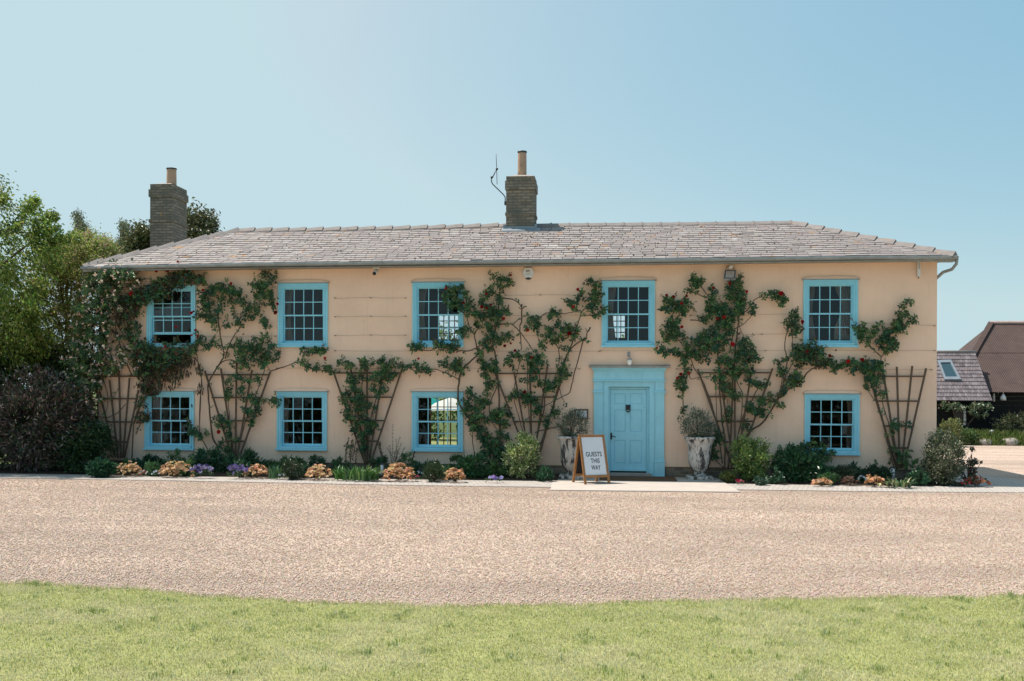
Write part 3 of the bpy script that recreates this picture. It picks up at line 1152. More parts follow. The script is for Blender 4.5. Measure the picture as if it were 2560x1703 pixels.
lz0, lz1 = R4(0, 1, 224, 244)[2:]
nn = 22
for i in range(nn):
    x0_, x1_ = la + (lb - la) * i / nn, la + (lb - la) * (i + 1) / nn
    j0, j1 = R.uniform(-.006, .006), R.uniform(-.006, .006)
    m.hexa([(x0_, -.19 + j0, lz0), (x1_, -.19 + j0, lz0), (x1_, -.001, lz0), (x0_, -.001, lz0),
            (x0_, -.18, lz1 - .005 + j1), (x1_, -.18, lz1 - .005 + j1), (x1_, -.001, lz1 + .025), (x0_, -.001, lz1 + .025)])
m.build('lead_ledge', MT['rock'], ds)
# door leaf with six sunk panels
ax, bx_, az, bz = R4(602, 975, 470, 1333)
az = 0.135
m = MB()
YD = 0.10
m.box(ax, bx_, YD + .012, YD + .05, az, bz)
cols = (R4(645, 765, 0, 1)[:2], R4(805, 936, 0, 1)[:2])
rows = (R4(0, 1, 505, 618)[2:], R4(0, 1, 672, 905)[2:], R4(0, 1, 988, 1230)[2:])
xs = [ax, cols[0][0], cols[0][1], cols[1][0], cols[1][1], bx_]
for (p, q) in ((xs[0], xs[1]), (xs[2], xs[3]), (xs[4], xs[5])):
    m.box(p, q, YD - .006, YD + .012, az, bz)
zz = [az, rows[2][0], rows[2][1], rows[1][0], rows[1][1], rows[0][0], rows[0][1], bz]
for c in cols:
    for (p, q) in ((zz[0], zz[1]), (zz[2], zz[3]), (zz[4], zz[5]), (zz[6], zz[7])):
        m.box(c[0], c[1], YD - .006, YD + .012, p, q)
    for (p, q) in rows:
        g = .028
        m.hexa([(c[0] + g, YD - .001, p + g), (c[1] - g, YD - .001, p + g), (c[1] - .008, YD + .0118, p + .008), (c[0] + .008, YD + .0118, p + .008),
                (c[0] + g, YD - .001, q - g), (c[1] - g, YD - .001, q - g), (c[1] - .008, YD + .0118, q - .008), (c[0] + .008, YD + .0118, q - .008)])
m.box(ax, bx_, YD - .032, YD - .0065, az, az + .075, bev=.008)
door = m.build('door', MT['blue_door'], house)
m = MB()
jx0, jx1 = R4(580, 1005, 0, 1)[:2]
m.box(jx0 - .03, ax - .004, 0.061, 0.16, zb_, bz + .05)
m.box(bx_ + .004, jx1 + .03, 0.061, 0.16, zb_, bz + .05)
m.box(ax - .004, bx_ + .004, 0.061, 0.16, bz + .006, bz + .05)
m.build('door_frame', MT['blue_door'], house)
kx, kz = at(1380 + 785 / 4.127, 860 + 655 / 4.127, YD)[[0, 2]]
m = MB()
m.ball((kx, YD - .03, kz), .058, 14, 9, sq=(1, .5, 1.05))
for s_ in (-1, 1):
    m.ball((kx + s_ * .04, YD - .03, kz + .045), .022, 8, 6)
ang = np.linspace(-.5, math.pi + .5, 18)
m.tube([(kx + .048 * math.cos(a), YD - .045, kz - .055 - .050 * math.sin(a)) for a in ang], .011, 7)
m.ball((kx, YD - .04, kz - .108), .019, 8, 6)
m.build('knocker', MT['black_iron'], door)
hx, hz = at(1380 + 612 / 4.127, 860 + 955 / 4.127, YD)[[0, 2]]
m = MB()
m.box(hx - .018, hx + .018, YD - .02, YD - .0062, hz - .07, hz + .07, bev=.005)
m.ball((hx, YD - .02, hz + .075), .018, 8, 6)
m.tube([(hx, YD - .02, hz), (hx, YD - .06, hz), (hx + .03, YD - .065, hz + .004), (hx + .085, YD - .062, hz + .002), (hx + .10, YD - .06, hz - .018)], .0105, 7)
m.build('handle', MT['black_iron'], door)
m = MB()
m.lathe([(.013, 0), (.014, .006), (.008, .010)], (hx + .004, YD - .02, hz - .115), 12)
m.build('keyhole_cover', MT['lead'], door)
m = MB()
m.box(jx0 - .06, jx1 + .06, -.10, 0.2, 0.018, 0.10, bev=.008)
m.build('door_step', MT['rock'], house)

m = MB()
mx0, mx1 = gd(1380 + 490 / 4.127, 1203)[0], gd(1380 + 1285 / 4.127, 1203)[0]
m.box(mx0, mx1, -1.15, -.14, 0.019, 0.038, bev=.004)
tag(m.build('doormat', MT['mat']), 'wide brown coir doormat lying in front of the blue front door', 'doormat')


# ------------------------------------------------------------------ fittings on the wall and roof
def text_mesh(body, width, height, extrude=0.0015):
    cu = bpy.data.curves.new('lettering', 'FONT')
    cu.body = body
    cu.size = 1
    cu.extrude = 0.0
    cu.offset = 0.012
    cu.align_x = 'CENTER'
    ob = bpy.data.objects.new('lettering', cu)
    COL.objects.link(ob)
    bpy.context.view_layer.update()
    me = bpy.data.meshes.new_from_object(ob.evaluated_get(bpy.context.evaluated_depsgraph_get()))
    bpy.data.objects.remove(ob)
    co = np.zeros(len(me.vertices) * 3)
    me.vertices.foreach_get('co', co)
    co = co.reshape(-1, 3)
    F = [list(p.vertices) for p in me.polygons]
    bpy.data.meshes.remove(me)
    mn, mxx = co.min(0), co.max(0)
    co[:, 0] = (co[:, 0] - (mn[0] + mxx[0]) / 2) / (mxx[0] - mn[0]) * width
    co[:, 1] = (co[:, 1] - mn[1]) / (mxx[1] - mn[1]) * height
    return co, F                                   # x along the line, y up, base line at 0


# television aerial on a cranked mast beside the middle chimney
Ya = 2.6
pts = [at(1200 + x / 6.53, 360 + y / 6.53, Ya) for x, y in ((412, 960), (410, 870), (385, 830), (210, 660), (188, 620), (186, 548))]
t = empty('tv_aerial', pts[0], label='thin television aerial on a cranked mast fixed to the middle chimney', cat='aerial')
m = MB()
m.tube(pts, .014, 8)
m.build('mast', MT['metal_dark'], t)
m = MB()
m.tube([at(1200 + x / 6.53, 360 + y / 6.53, Ya) for x, y in ((205, 550), (270, 412))], .013, 8)
m.build('arm', MT['metal_dark'], t)
for (x, y) in ((192, 546), (276, 410)):
    m = MB()
    m.ball(at(1200 + x / 6.53, 360 + y / 6.53, Ya), .035, 8, 6)
    m.build('clamp', MT['black_iron'], t)
m = MB()
m.tube([at(1200 + x / 6.53, 360 + y / 6.53, Ya) for x, y in ((262, 160), (271, 370), (279, 662))], .0085, 6)
m.build('rod', MT['metal_dark'], t)
m = MB()
m.box(pts[0][0] - .02, CH2[0] + .002, Ya - .05, Ya + .05, pts[0][2] - .06, pts[0][2] + .03)
m.build('bracket', MT['metal_dark'], t)

# alarm box, hexagonal, with its dark strobe at the bottom
ac = at(1290 + 815 / 26.13, 650 + 860 / 26.13, 0)
aw = (at(1290 + 1220 / 26.13, 680, 0) - at(1290 + 410 / 26.13, 680, 0))[0] / 2
ah = aw * .84
t = empty('alarm_box', (ac[0], 0, ac[2]), label='white hexagonal burglar alarm box under the gutter below the middle chimney', cat='alarm box')
m = MB()
hexp = [(-aw, .0), (-aw * .55, ah), (aw * .55, ah), (aw, 0.0), (aw * .52, -ah), (-aw * .52, -ah)]
n6 = 6
v = [(ac[0] + x, -.005, ac[2] + z) for x, z in hexp] + [(ac[0] + x, -.055, ac[2] + z) for x, z in hexp] + [(ac[0] + x * .93, -.068, ac[2] + z * .93) for x, z in hexp]
f = [[12, 13, 14, 15, 16, 17][::-1]] + [(i, (i + 1) % 6, 6 + (i + 1) % 6, 6 + i) for i in range(6)] + [(6 + i, 6 + (i + 1) % 6, 12 + (i + 1) % 6, 12 + i) for i in range(6)]
m.add(v, f)
m.build('cover', MT['white_plastic'], t)
m = MB()
m.ball((ac[0], -.035, ac[2] - ah * .98), aw * .50, 14, 9, sq=(1, .5, .55))
m.build('strobe', MT['navy'], t)
m = MB()
co, F = text_mesh('am', aw * .55, ah * .36)
m.add([(ac[0] + x - .01, -.0697, ac[2] + ah * .18 + y) for x, y, z in co], F)
m.build('lettering', MT['ink'], t)
m = MB()
for (w_, z_, h_) in ((.62, -.17, .075), (.95, -.36, .055)):
    for k in range(9 if w_ > .8 else 6):
        a_ = ac[0] - aw * w_ * .5 + aw * w_ * k / (9 if w_ > .8 else 6)
        m.box(a_, a_ + aw * w_ * .075, -.0697, -.0685, ac[2] + ah * z_, ac[2] + ah * (z_ + h_))
m.build('small_lettering', MT['greyink'], t)

# bullet camera under the gutter
p0 = at(600 + 2010 / 5.8925, 550 + 700 / 5.8925, -.1)
t = empty('security_camera', p0, label='small white bullet security camera under the gutter left of the wall wires', cat='security camera')
m = MB()
m.box(p0[0] - .075, p0[0] + .075, -.19, -.01, p0[2] - .045, p0[2] + .03, bev=.012)
m.build('mount', MT['white_plastic'], t)
m = MB()
m.tube([(p0[0], -.12, p0[2] - .05), (p0[0], -.12, p0[2] - .10), (p0[0], -.18, p0[2] - .12)], .022, 8)
m.tube([(p0[0], -.06, p0[2] - .075), (p0[0], -.30, p0[2] - .165)], .046, 12)
m.build('camera_body', MT['white_plastic'], t)
m = MB()
m.tube([(p0[0], -.301, p0[2] - .1655), (p0[0], -.315, p0[2] - .172)], .043, 12)
m.build('lens', MT['black_iron'], t)

# floodlight with a small sensor above
fq = [at(1780 + x / 22.4, 650 + y / 22.4, Y) for (x, y, Y) in ((715, 585, -.10), (1350, 585, -.10), (1310, 1075, -.26), (635, 1085, -.26))]
fq = np.array(fq)
fc = fq.mean(0)
t = empty('floodlight', (fc[0], 0, fc[2]), label='square floodlight with sensor on the wall above the largest climbing rose', cat='floodlight')
ex, ez = unit(fq[1] - fq[0]), unit(fq[3] - fq[0])
ny = unit(np.cross(ex, ez))
if ny[1] > 0: ny = -ny


def plate(m, sc, d0, d1):
    A = fc + (fq - fc) * sc
    m.hexa(list(A + ny * d0) + list(A + ny * d1))


m = MB()
plate(m, 1.0, -.05, .012)
plate(m, .8, -.10, -.05)
m.build('housing', MT['grey_plastic'], t)
m = MB()
plate(m, .90, .0125, .016)
m.build('gasket', MT['black_iron'], t)
m = MB()
A = fc + (fq - fc) * .76 + ny * .0165
cpt = fc + ny * .0165 + ez * .01
m.add([A[0], A[1], A[2], A[3], fc + ny * .024], [(0, 1, 4), (1, 2, 4), (2, 3, 4), (3, 0, 4)])
m.build('reflector', MT['reflector'], t)
m = MB()
sp = at(1780 + 1055 / 22.4, 650 + 380 / 22.4, -.10)
m.ball(sp, .052, 12, 8, sq=(.95, .8, .95))
m.build('sensor', MT['white_plastic'], t)
m = MB()
m.tube([sp + (0, .02, 0), sp + (0, .09, .03)], .02, 8)
m.tube([fq[0] + (.01, .04, -.02), (fq[0][0] + .05, -.02, sp[2]), (sp[0], -.005, sp[2] + .05)], .006, 6)
m.tube([fq[1] + (-.01, .04, -.02), (fq[1][0] - .05, -.02, sp[2] - .02), (sp[0] + .02, -.005, sp[2] + .03)], .006, 6)
m.tube([fc + (0, .06, 0), (fc[0], -.005, fc[2] + .05)], .02, 8)
m.build('bracket', MT['metal_dark'], t)

# bulkhead lamp over the door
lp = at(1380 + 800 / 4.127, 860 + 190 / 4.127, -.10)
t = empty('wall_lantern', (lp[0], 0, lp[2]), label='small wall lamp with pearl glass jar on the wall above the front door', cat='lamp')
m = MB()
zt1 = at(1574, 860 + 90 / 4.127, -.05)[2]
m.tube([(lp[0] - .02, -.002, zt1 - .05), (lp[0] - .02, -.05, zt1 - .02), (lp[0] - .012, -.09, zt1 - .03), (lp[0], -.10, zt1 - .10)], .017, 8)
m.box(lp[0] - .05, lp[0] + .015, -.02, -.001, zt1 - .10, zt1 + .02)
m.lathe([(.02, .10), (.058, .085), (.058, .06), (.045, .058)], (lp[0], -.10, lp[2]), 16)
m.build('fitting', MT['grey_plastic'], t)
m = MB()
m.lathe([(.046, .058), (.055, .02), (.054, -.02), (.046, -.055), (.028, -.075), (.004, -.082)], (lp[0], -.10, lp[2]), 18)
m.build('glass_jar', MT['globe'], t)

# framed notice
nx0, nx1, nz0, nz1 = R4(230, 375, 672, 780)
t = empty('notice_frame', ((nx0 + nx1) / 2, 0, nz0), label='small wooden framed paper notice on the wall left of the door', cat='notice')
m = MB()
fw = .035
m.box(nx0, nx1, -.03, -.002, nz0, nz0 + fw)
m.box(nx0, nx1, -.03, -.002, nz1 - fw, nz1)
m.box(nx0, nx0 + fw, -.03, -.002, nz0 + fw, nz1 - fw)
m.box(nx1 - fw, nx1, -.03, -.002, nz0 + fw, nz1 - fw)
m.build('frame', MT['frame_wood'], t)
m = MB()
m.box(nx0 + fw, nx1 - fw, -.018, -.0025, nz0 + fw, nz1 - fw)
m.build('paper', MT['paper'], t)
m = MB()
for k, (a, b) in enumerate(((.28, .8), (.35, .7), (.2, .55), (.3, .72), (.25, .6))):
    z = nz1 - fw - .035 - .026 * k
    x = nx0 + fw + (nx1 - nx0 - 2 * fw) * a
    xe = nx0 + fw + (nx1 - nx0 - 2 * fw) * b
    while x < xe:
        w_ = R.uniform(.008, .022)
        m.box(x, min(x + w_, xe), -.0186, -.0181, z, z + .007)
        x += w_ + .006
m.build('printed_lines', MT['greyink'], t)

# white fitting hanging under the gutter at the right-hand end
b0, b1 = at(2160 + 808 / 5.8925, 550 + 612 / 5.8925, -.06), at(2160 + 808 / 5.8925, 550 + 855 / 5.8925, -.06)
t = empty('wall_sensor', (b0[0], 0, b1[2]), label='narrow white plastic wall fitting under the gutter at the right corner', cat='wall fitting')
m = MB()
m.box(b0[0] - .030, b0[0] - .008, -.08, -.02, b1[2] + .2, b0[2] + .02)
m.box(b0[0] + .008, b0[0] + .030, -.08, -.02, b1[2] + .2, b0[2] + .02)
m.box(b0[0] - .032, b0[0] + .032, -.085, -.015, b1[2] + .03, b1[2] + .205, bev=.012)
m.build('bracket', MT['white_plastic'], t)
m = MB()
m.lathe([(.008, -.01), (.012, .0), (.012, .035)], (b0[0], -.05, b1[2]), 10)
m.build('tip', MT['metal_dark'], t)
m = MB()
m.box(b0[0] - .0079, b0[0] + .0079, -.06, -.002, b1[2] + .205, b0[2] + .03)
m.build('stem', MT['metal_dark'], t)

# training wires
WIRES = [(836, 1015, 745, 745, 'topmost of three short ones right of the second upper window'), (836, 1015, 791.5, 791.5, 'middle of three short ones right of the second upper window'),
         (836, 1015, 838.5, 838.5, 'lowest of three short ones right of the second upper window'), (836, 1500, 877, 878.5, 'long one just below the upper sills left of the door'),
         (500, 690, 842, 840, 'short one left of the second upper window'), (690, 1450, 921, 921.5, 'long one level with trellis tops left of the door'),
         (1262, 1450, 738.5, 737, 'first one below the hexagonal alarm box'), (1262, 1480, 789, 788, 'crossing the bare cut stem right of the third window'),
         (1265, 1445, 841, 838, 'through red roses above the trellis left of the door'), (1725, 1990, 789, 786, 'upper one running towards the last upper window'),
         (1830, 1990, 838, 833.5, 'lower one running towards the last upper window'), (1500, 2338, 878, 876, 'long one passing right under the last upper window'),
         (1690, 2330, 923, 924, 'long one level with trellis tops right of the door'), (2160, 2338, 808, 814, 'wavy one right of the last upper window')]
for (a, b, ya, yb, d) in WIRES:
    n = max(8, int((b - a) / 14))
    ps = []
    for i in range(n + 1):
        u = i / n
        p = at(a + (b - a) * u, ya + (yb - ya) * u + 1.2 * math.sin(math.pi * u * 3 + a) * .6 + R.uniform(-.35, .35), -.03)
        ps.append(p)
    m = MB()
    m.tube(ps, .0026, 5)
    for u in (0, .5, 1):
        p = ps[int(u * n)]
        m.tube([p + (0, .03, 0), p + (0, -.012, 0)], .008, 6)
        s_ = 1 if u < .6 else -1
        m.tube([p + (s_ * q * .045, -.003 - .008 * math.sin(q * 9), .008 * math.cos(q * 11)) for q in np.linspace(0, 1, 7)], .0065, 5)
    tag(m.build('training_wire', MT['wire']), 'rusty training wire, ' + d, 'wire', 'training wires along the farmhouse wall')


# ------------------------------------------------------------------ A-board, urns, lights
fl_ = gd(1461, 1211.5, .017)
t = empty('a_board_sign', fl_, math.radians(28), 'oak framed folding A-board with white panel reading guests this way', 'sign')
TH = math.radians(28)
eX = np.array([math.cos(TH), math.sin(TH), 0])
eY = np.array([-math.sin(TH), math.cos(TH), 0])
W_, S_, H_ = .62, .60, 1.05


def ab(u, v, z):                                   # u across, v back, z up
    return fl_ + eX * u + eY * v + np.array([0, 0, z])


def leaf_frame(front):
    def P(u, h, off=0.0):
        k = h / H_
        v = S_ * .5 * k if front else S_ - S_ * .5 * k
        nv = -off if front else off
        ins = .035 * k * 0
        return ab(u, v + nv, h)
    m = MB()
    up = -eY if front else eY
    m.bar(P(.025, 0), P(.025, H_), .05, .032, up=up)
    m.bar(P(W_ - .025, 0), P(W_ - .025, H_), .05, .032, up=up)
    m.bar(P(.051, H_ - .026), P(W_ - .051, H_ - .026), .05, .030, up=up)
    m.bar(P(.051, .165), P(W_ - .051, .165), .055, .030, up=up)
    m.build('front_frame' if front else 'back_frame', MT['oak'], t)
    q = MB()
    a = [P(.05, .19, .004), P(W_ - .05, .19, .004), P(W_ - .05, H_ - .05, .004), P(.05, H_ - .05, .004)]
    b = [P(.05, .19, -.004), P(W_ - .05, .19, -.004), P(W_ - .05, H_ - .05, -.004), P(.05, H_ - .05, -.004)]
    q.hexa(b + a if front else a + b)
    q.build('front_panel' if front else 'back_panel', MT['sign_white'] if front else MT['chalk'], t)
    return P


P = leaf_frame(True)
leaf_frame(False)
q = MB()
q.bar(ab(.10, .06, .16), ab(.10, S_ - .06, .16), .014, .014, up=(0, 0, 1))
q.build('tie_bar', MT['oak'], t)
q = MB()
for (s, w, zc, cx) in (('GUESTS', .385, .585, .31), ('THIS', .215, .445, .325), ('WAY', .225, .30, .325)):
    co, F = text_mesh(s, w, .098)
    q.add([P(cx + x, zc + y, .0065) for x, y, z in co], F)
q.build('lettering', MT['ink'], t)


def urn(px, py, rx_, label, rot):
    c = gd(px, py - 3.0, .017)
    t = empty('garden_urn', c, 0, label, 'urn', 'stone urns beside the front door')
    s = rx_
    m = MB()
    m.lathe([(.13, .075), (.165, .085), (.165, .10), (.125, .125), (.112, .16), (.125, .185), (.145, .19), (.145, .205), (.18, .235), (.222, .30), (.248, .38),
             (.262, .48), (.262, .58), (.262, .68), (.275, .76), (.30, .84), (.335, .905), (.355, .925), (.362, .945), (.355, .965), (.33, .975), (.30, .965),
             (.285, .90), (.27, .88), (.02, .87)], c, 40)
    m.build('bowl', MT['stone'], t)
    m = MB()
    m.box(c[0] - .285, c[0] + .285, c[1] - .285, c[1] + .285, c[2], c[2] + .078, bev=.012)
    m.build('base_slab', MT['stone'], t)
    m = MB()
    m.lathe([(.28, .89), (.2, .91), (.02, .925)], c, 20)
    m.build('soil', MT['soil'], t)
    return c


U2 = urn(1748.5, 1201, 1, 'mottled stone urn standing right of the blue door', 0)
U1 = urn(1429, 1199, 1, 'mottled stone urn left of the blue door, half hidden by the sign', 1)

for (px, py0, py1, w, lab) in ((636.5, 1151, 1178, 4.2, 'white capped garden light behind the tan plants beneath the second trellis'),
                               (955, 1158, 1176, 3.8, 'white garden light leaning in the bed left of the third lower window'),
                               (2231, 1167, 1189, 5.2, 'white garden light with grey cap at the foot of the rightmost trellis')):
    a = at(px, py0, -.75)
    zt = a[2]
    zb = .03
    t = empty('bollard_light', (a[0], -.75, zb), label=lab, cat='garden light', group='white bollard lights in the flower bed')
    r_ = w / 105.
    m = MB()
    m.lathe([(r_, 0), (r_, zt - zb - .035)], (a[0], -.75, zb), 14)
    m.build('post', MT['white_plastic'], t)
    m = MB()
    m.lathe([(r_ * 1.12, zt - zb - .0345), (r_ * 1.12, zt - zb - .005), (r_ * .5, zt - zb + .004)], (a[0], -.75, zb), 14)
    m.build('cap', MT['metal_dark'], t)

# ------------------------------------------------------------------ fan trellises
TRE = [
    ([((243, 955), (288, 1142)), ((274, 950), (295, 1145)), ((297.5, 915), (302, 1145)), ((324, 945), (307, 1145)), ((346, 975), (311, 1145))],
     [(941, 243, 345), (997, 254, 342), (1055, 270, 328), (1105, 281, 318)], 'fan trellis at the left corner beside the lower left window'),
    ([((512, 927), (578, 1137)), ((552, 921), (584.5, 1143)), ((591.6, 906.5), (588.6, 1143)), ((630, 925), (592.6, 1143)), ((676, 929), (600.8, 1137))],
     [(937, 515, 672), (994.3, 531, 654), (1052.4, 548, 633), (1103.5, 564, 611)], 'fan trellis between the first and second lower windows'),
    ([((834, 930.5), (912.3, 1158)), ((875.5, 914), (915, 1158)), ((917.8, 914), (917.8, 1158)), ((960, 912), (922, 1158)), ((1005.6, 921.8), (926.4, 1158))],
     [(932.6, 834, 1003), (993.3, 856, 980.6), (1051.9, 879, 961), (1103.2, 893, 942.7)], 'fan trellis between the second and third lower windows'),
    ([((1238, 933), (1324, 1155)), ((1285, 930), (1327, 1160)), ((1324.7, 925), (1330, 1160)), ((1369.4, 909.6), (1333, 1160)), ((1407, 940), (1337, 1160))],
     [(934, 1240, 1400), (993, 1262, 1389), (1054.5, 1286, 1371), (1108, 1306, 1354)], 'fan trellis left of the door behind the pale green shrub'),
    ([((1744, 923), (1831, 1165)), ((1798, 925), (1834, 1168)), ((1837, 915), (1837, 1168)), ((1880, 918), (1841, 1168)), ((1931.4, 921), (1845, 1165))],
     [(932, 1748, 1927), (992, 1770, 1903), (1053.5, 1792, 1884), (1105.5, 1810, 1866)], 'fan trellis right of the door behind the right-hand urn'),
    ([((2176.7, 950), (2241.7, 1172)), ((2206.4, 921), (2246, 1172)), ((2242, 917), (2249.5, 1172)), ((2280.6, 915), (2253.5, 1172)), ((2315.4, 921), (2258, 1172))],
     [(941, 2180, 2310), (1003, 2194, 2297), (1065.5, 2211, 2282), (1120, 2228, 2269)], 'nearly bare fan trellis at the right-hand end of the wall')]
for (st, rl, lab) in TRE:
    b = at(*st[2][1], -.12)
    t = empty('fan_trellis', (b[0], -.12, max(0.02, b[2])), label='brown wooden ' + lab, cat='trellis', group='fan trellises along the farmhouse wall')
    for i, (tp, bt) in enumerate(st):
        m = MB()
        m.bar(at(*bt, -.125 - .004 * i), at(*tp, -.095), .042, .024)
        m.build('stile', MT['trellis'], t)
    for (y, xa, xb) in rl:
        m = MB()
        m.bar(at(xa - 2, y, -.066), at(xb + 2, y, -.066), .034, .02)
        m.build('rail', MT['trellis'], t)


# ------------------------------------------------------------------ climbing roses
PXM = 1 / 105.5                                    # metres per photograph pixel on the front wall
GREENS = [(.034, .115, .050), (.046, .130, .046), (.027, .095, .055), (.085, .175, .052), (.125, .205, .07)]


def smooth_poly(pts, n=5):
    pts = np.asarray(pts, float)
    out = []
    for i in range(len(pts) - 1):
        p0, p1, p2, p3 = pts[max(i - 1, 0)], pts[i], pts[i + 1], pts[min(i + 2, len(pts) - 1)]
        for k in range(n):
            u = k / n
            out.append(.5 * (2 * p1 + (p2 - p0) * u + (2 * p0 - 5 * p1 + 4 * p2 - p3) * u * u + (3 * p1 - p0 - 3 * p2 + p3) * u ** 3))
    out.append(pts[-1])
    return np.array(out)


def bloom_mesh(m, c, r, rr):
    "a small double rose: three whorls of cupped petals"
    d = unit(np.array([rr.uniform(-.5, .5), -1, rr.uniform(-.1, .7)]))
    a = unit(np.cross(d, (0.1, .2, 1)))
    b = np.cross(d, a)
    base = np.array((.42, .012, .015)) * rr.uniform(.45, 1.25)
    for (nk, rad, lift, tilt) in ((6, 1.0, .0, .25), (5, .72, .25, .6), (4, .42, .45, .9)):
        for k in range(nk):
            an = 2 * math.pi * (k + rr.random() * .4) / nk
            u = a * math.cos(an) + b * math.sin(an)
            s = np.cross(d, u)
            w = r * rad * .62
            p0 = c + d * r * lift * .3
            p1 = c + u * r * rad * .6 + s * w + d * r * (lift + tilt * .4)
            p2 = c + u * r * rad + d * r * (lift + tilt * .55)
            p3 = c + u * r * rad * .6 - s * w + d * r * (lift + tilt * .4)
            m.add([p0, p1, p2, p3], [(0, 1, 2), (0, 2, 3)], np.clip(base * rr.uniform(.75, 1.25), 0, 1), True)


def rose(name, label, root_px, stems, blobs, blooms, seed, cat='rose', group='climbing roses on the front wall', leafcols=GREENS, colw=None,
         size=(.048, .092), dens=.36, depth=.24, extra=None, mat='leaf', name_f='foliage'):
    r = np.random.default_rng(seed)
    rr = random.Random(seed)
    b0 = at(*root_px, -.30)
    base = np.array([b0[0], -.30, .03])
    t = empty(name, base, label=label, cat=cat, group=group)
    B = np.array([(b[0], b[1], b[2]) for b in blobs], float)
    # explicit stems
    sm_ = MB()
    along, shoots = [], []
    nodes = [np.array([root_px[0], root_px[1], -.30])]
    for k, (rad, pts) in enumerate(stems):
        q = np.array(pts, float)
        n = len(q)
        w = []
        for i, (x, y) in enumerate(q):
            h = (1165 - y) / 300.0
            yy = -.27 if y > 1140 else -.10 - .05 * rr.random()
            w.append(at(x, y, yy) if not (y > 1150) else np.array([at(x, y, -.27)[0], -.27, max(.0, at(x, y, -.27)[2])]))
            nodes.append(np.array([x, y, yy]))
        sp_ = smooth_poly(w)
        sp_ += r.normal(0, .004, sp_.shape)
        sm_.tube(sp_, np.linspace(rad * 1.3, rad * .75, len(sp_)), 6)
        along += [(p, .10) for p in sp_ if p[2] > .7]
    # connecting twigs: grow a tree over the leaf clumps
    todo = list(range(len(B)))
    nd = [tuple(q) for q in nodes]
    while todo:
        A = np.array(nd)
        D = np.hypot(B[todo, 0][:, None] - A[None, :, 0], (B[todo, 1][:, None] - A[None, :, 1])) + 12 * (A[None, :, 1] < B[todo, 1][:, None] - 6)
        i, j = np.unravel_index(np.argmin(D), D.shape)
        b = todo.pop(i)
        p, q = A[j], np.array([B[b, 0], B[b, 1], -.12 - .06 * rr.random()])
        L = math.hypot(p[0] - q[0], p[1] - q[1])
        if 2 < L < 75:
            mid = (p + q) / 2 + np.array([rr.gauss(0, .08) * L, rr.gauss(0, .08) * L, -.01])
            w = [at(*z[:2], z[2]) for z in (p, mid, q)]
            tw = smooth_poly(w, 3)
            sm_.tube(tw, [.0065, .006, .0055, .005, .0045, .004, .0035], 5)
            along += [(p_, .55) for p_ in tw]
        nd.append(tuple(q))
        # free shoot beyond the clump
        if rr.random() < .6 and B[b, 2] > 4:
            an = rr.uniform(-2.7, -.4)
            l = B[b, 2] * rr.uniform(1.1, 2.4)
            e = np.array([q[0] + math.cos(an) * l, q[1] + math.sin(an) * l])
            sm_.tube([at(q[0], q[1], q[2]), at((q[0] + e[0]) / 2 + 1, (q[1] + e[1]) / 2, q[2] - .03), at(e[0], e[1], q[2] - .05)], [.0036, .003, .0022], 4)
            for u in (.45, .7, .85, 1.0):
                shoots.append(at(q[0] + (e[0] - q[0]) * u, q[1] + (e[1] - q[1]) * u, q[2] - .05 * u))
    sm_.build('stems', MT['stem'], t)
    # leaves: sprays of five leaflets
    Ps, As, Ns, Ls, Ws, Cs = [], [], [], [], [], []

    def spray(c, S, col, full=True):
        ax = unit(np.array([r.normal(0, .8), -abs(r.normal(.25, .5)), r.normal(-.15, .75)]))
        nr = unit(np.array([r.normal(0, .5), -.7 - .3 * r.random(), r.normal(.55, .55)]))
        sd_ = np.cross(ax, nr)
        for (u, v) in (((0, 1), (.62, .0), (.62, .01), (-.1, .0), (-.1, .01)) if full else ((0, 1), (.4, .0), (.4, .01))):
            sgn = 1 if v == .01 else -1
            pos = c + ax * S * 1.05 * u
            if v == 1:
                dirn = ax
                pos = c + ax * S * .9
            else:
                dirn = sd_ * sgn * .9 + ax * .45
            if r.random() < .12:
                continue
            s_ = S * r.uniform(.7, 1.15)
            Ps.append(pos)
            As.append(dirn + r.normal(0, .22, 3))
            Ns.append(nr + r.normal(0, .28, 3))
            Ls.append(s_)
            Ws.append(s_ * r.uniform(.6, .8))
            Cs.append(col * r.uniform(.82, 1.18))

    for (x, y, rad) in B:
        ns = max(2, int(dens * rad * rad / 5 * 1.05 + 1.2))
        tone = r.normal(1, .14)
        for _ in range(ns):
            q = np.abs(r.normal(0, .62)) * rad
            a = r.uniform(0, 2 * np.pi)
            fall = max(.05, 1 - (q / rad) ** 2)
            c = at(x + q * np.cos(a), y + q * np.sin(a) * .95, -.055 - r.uniform(0, 1) * (.05 + depth * fall * min(1, rad / 14)))
            spray(c, r.uniform(*size), pal(1, leafcols, colw, .22, r)[0] * tone)
    for (p, pr) in along:
        if r.random() < pr:
            spray(p + np.array([r.normal(0, .025), -.03 - r.uniform(0, .06), r.normal(0, .025)]), r.uniform(*size) * .9, pal(1, leafcols, colw, .22, r)[0])
    for p in shoots:
        spray(p + r.normal(0, .012, 3), r.uniform(*size) * .62, pal(1, [(.14, .19, .05), (.17, .08, .045), (.09, .15, .05)], None, .2, r)[0], False)
    Ps = np.array(Ps)
    Ps[:, 1] = np.minimum(Ps[:, 1], -.045)
    leaves(name_f, Ps, np.array(As), np.array(Ns), np.array(Ls), np.array(Ws), np.array(Cs), MT[mat], t)
    for (x, y, rad) in blooms:
        m = MB()
        bloom_mesh(m, at(x, y, -.24 - .10 * rr.random()), rad * PXM, rr)
        m.build('bloom', MT['petal'], t)
    return t


def bl(s):
    return [tuple(float(v) for v in q.split(',')) for q in s.split()]


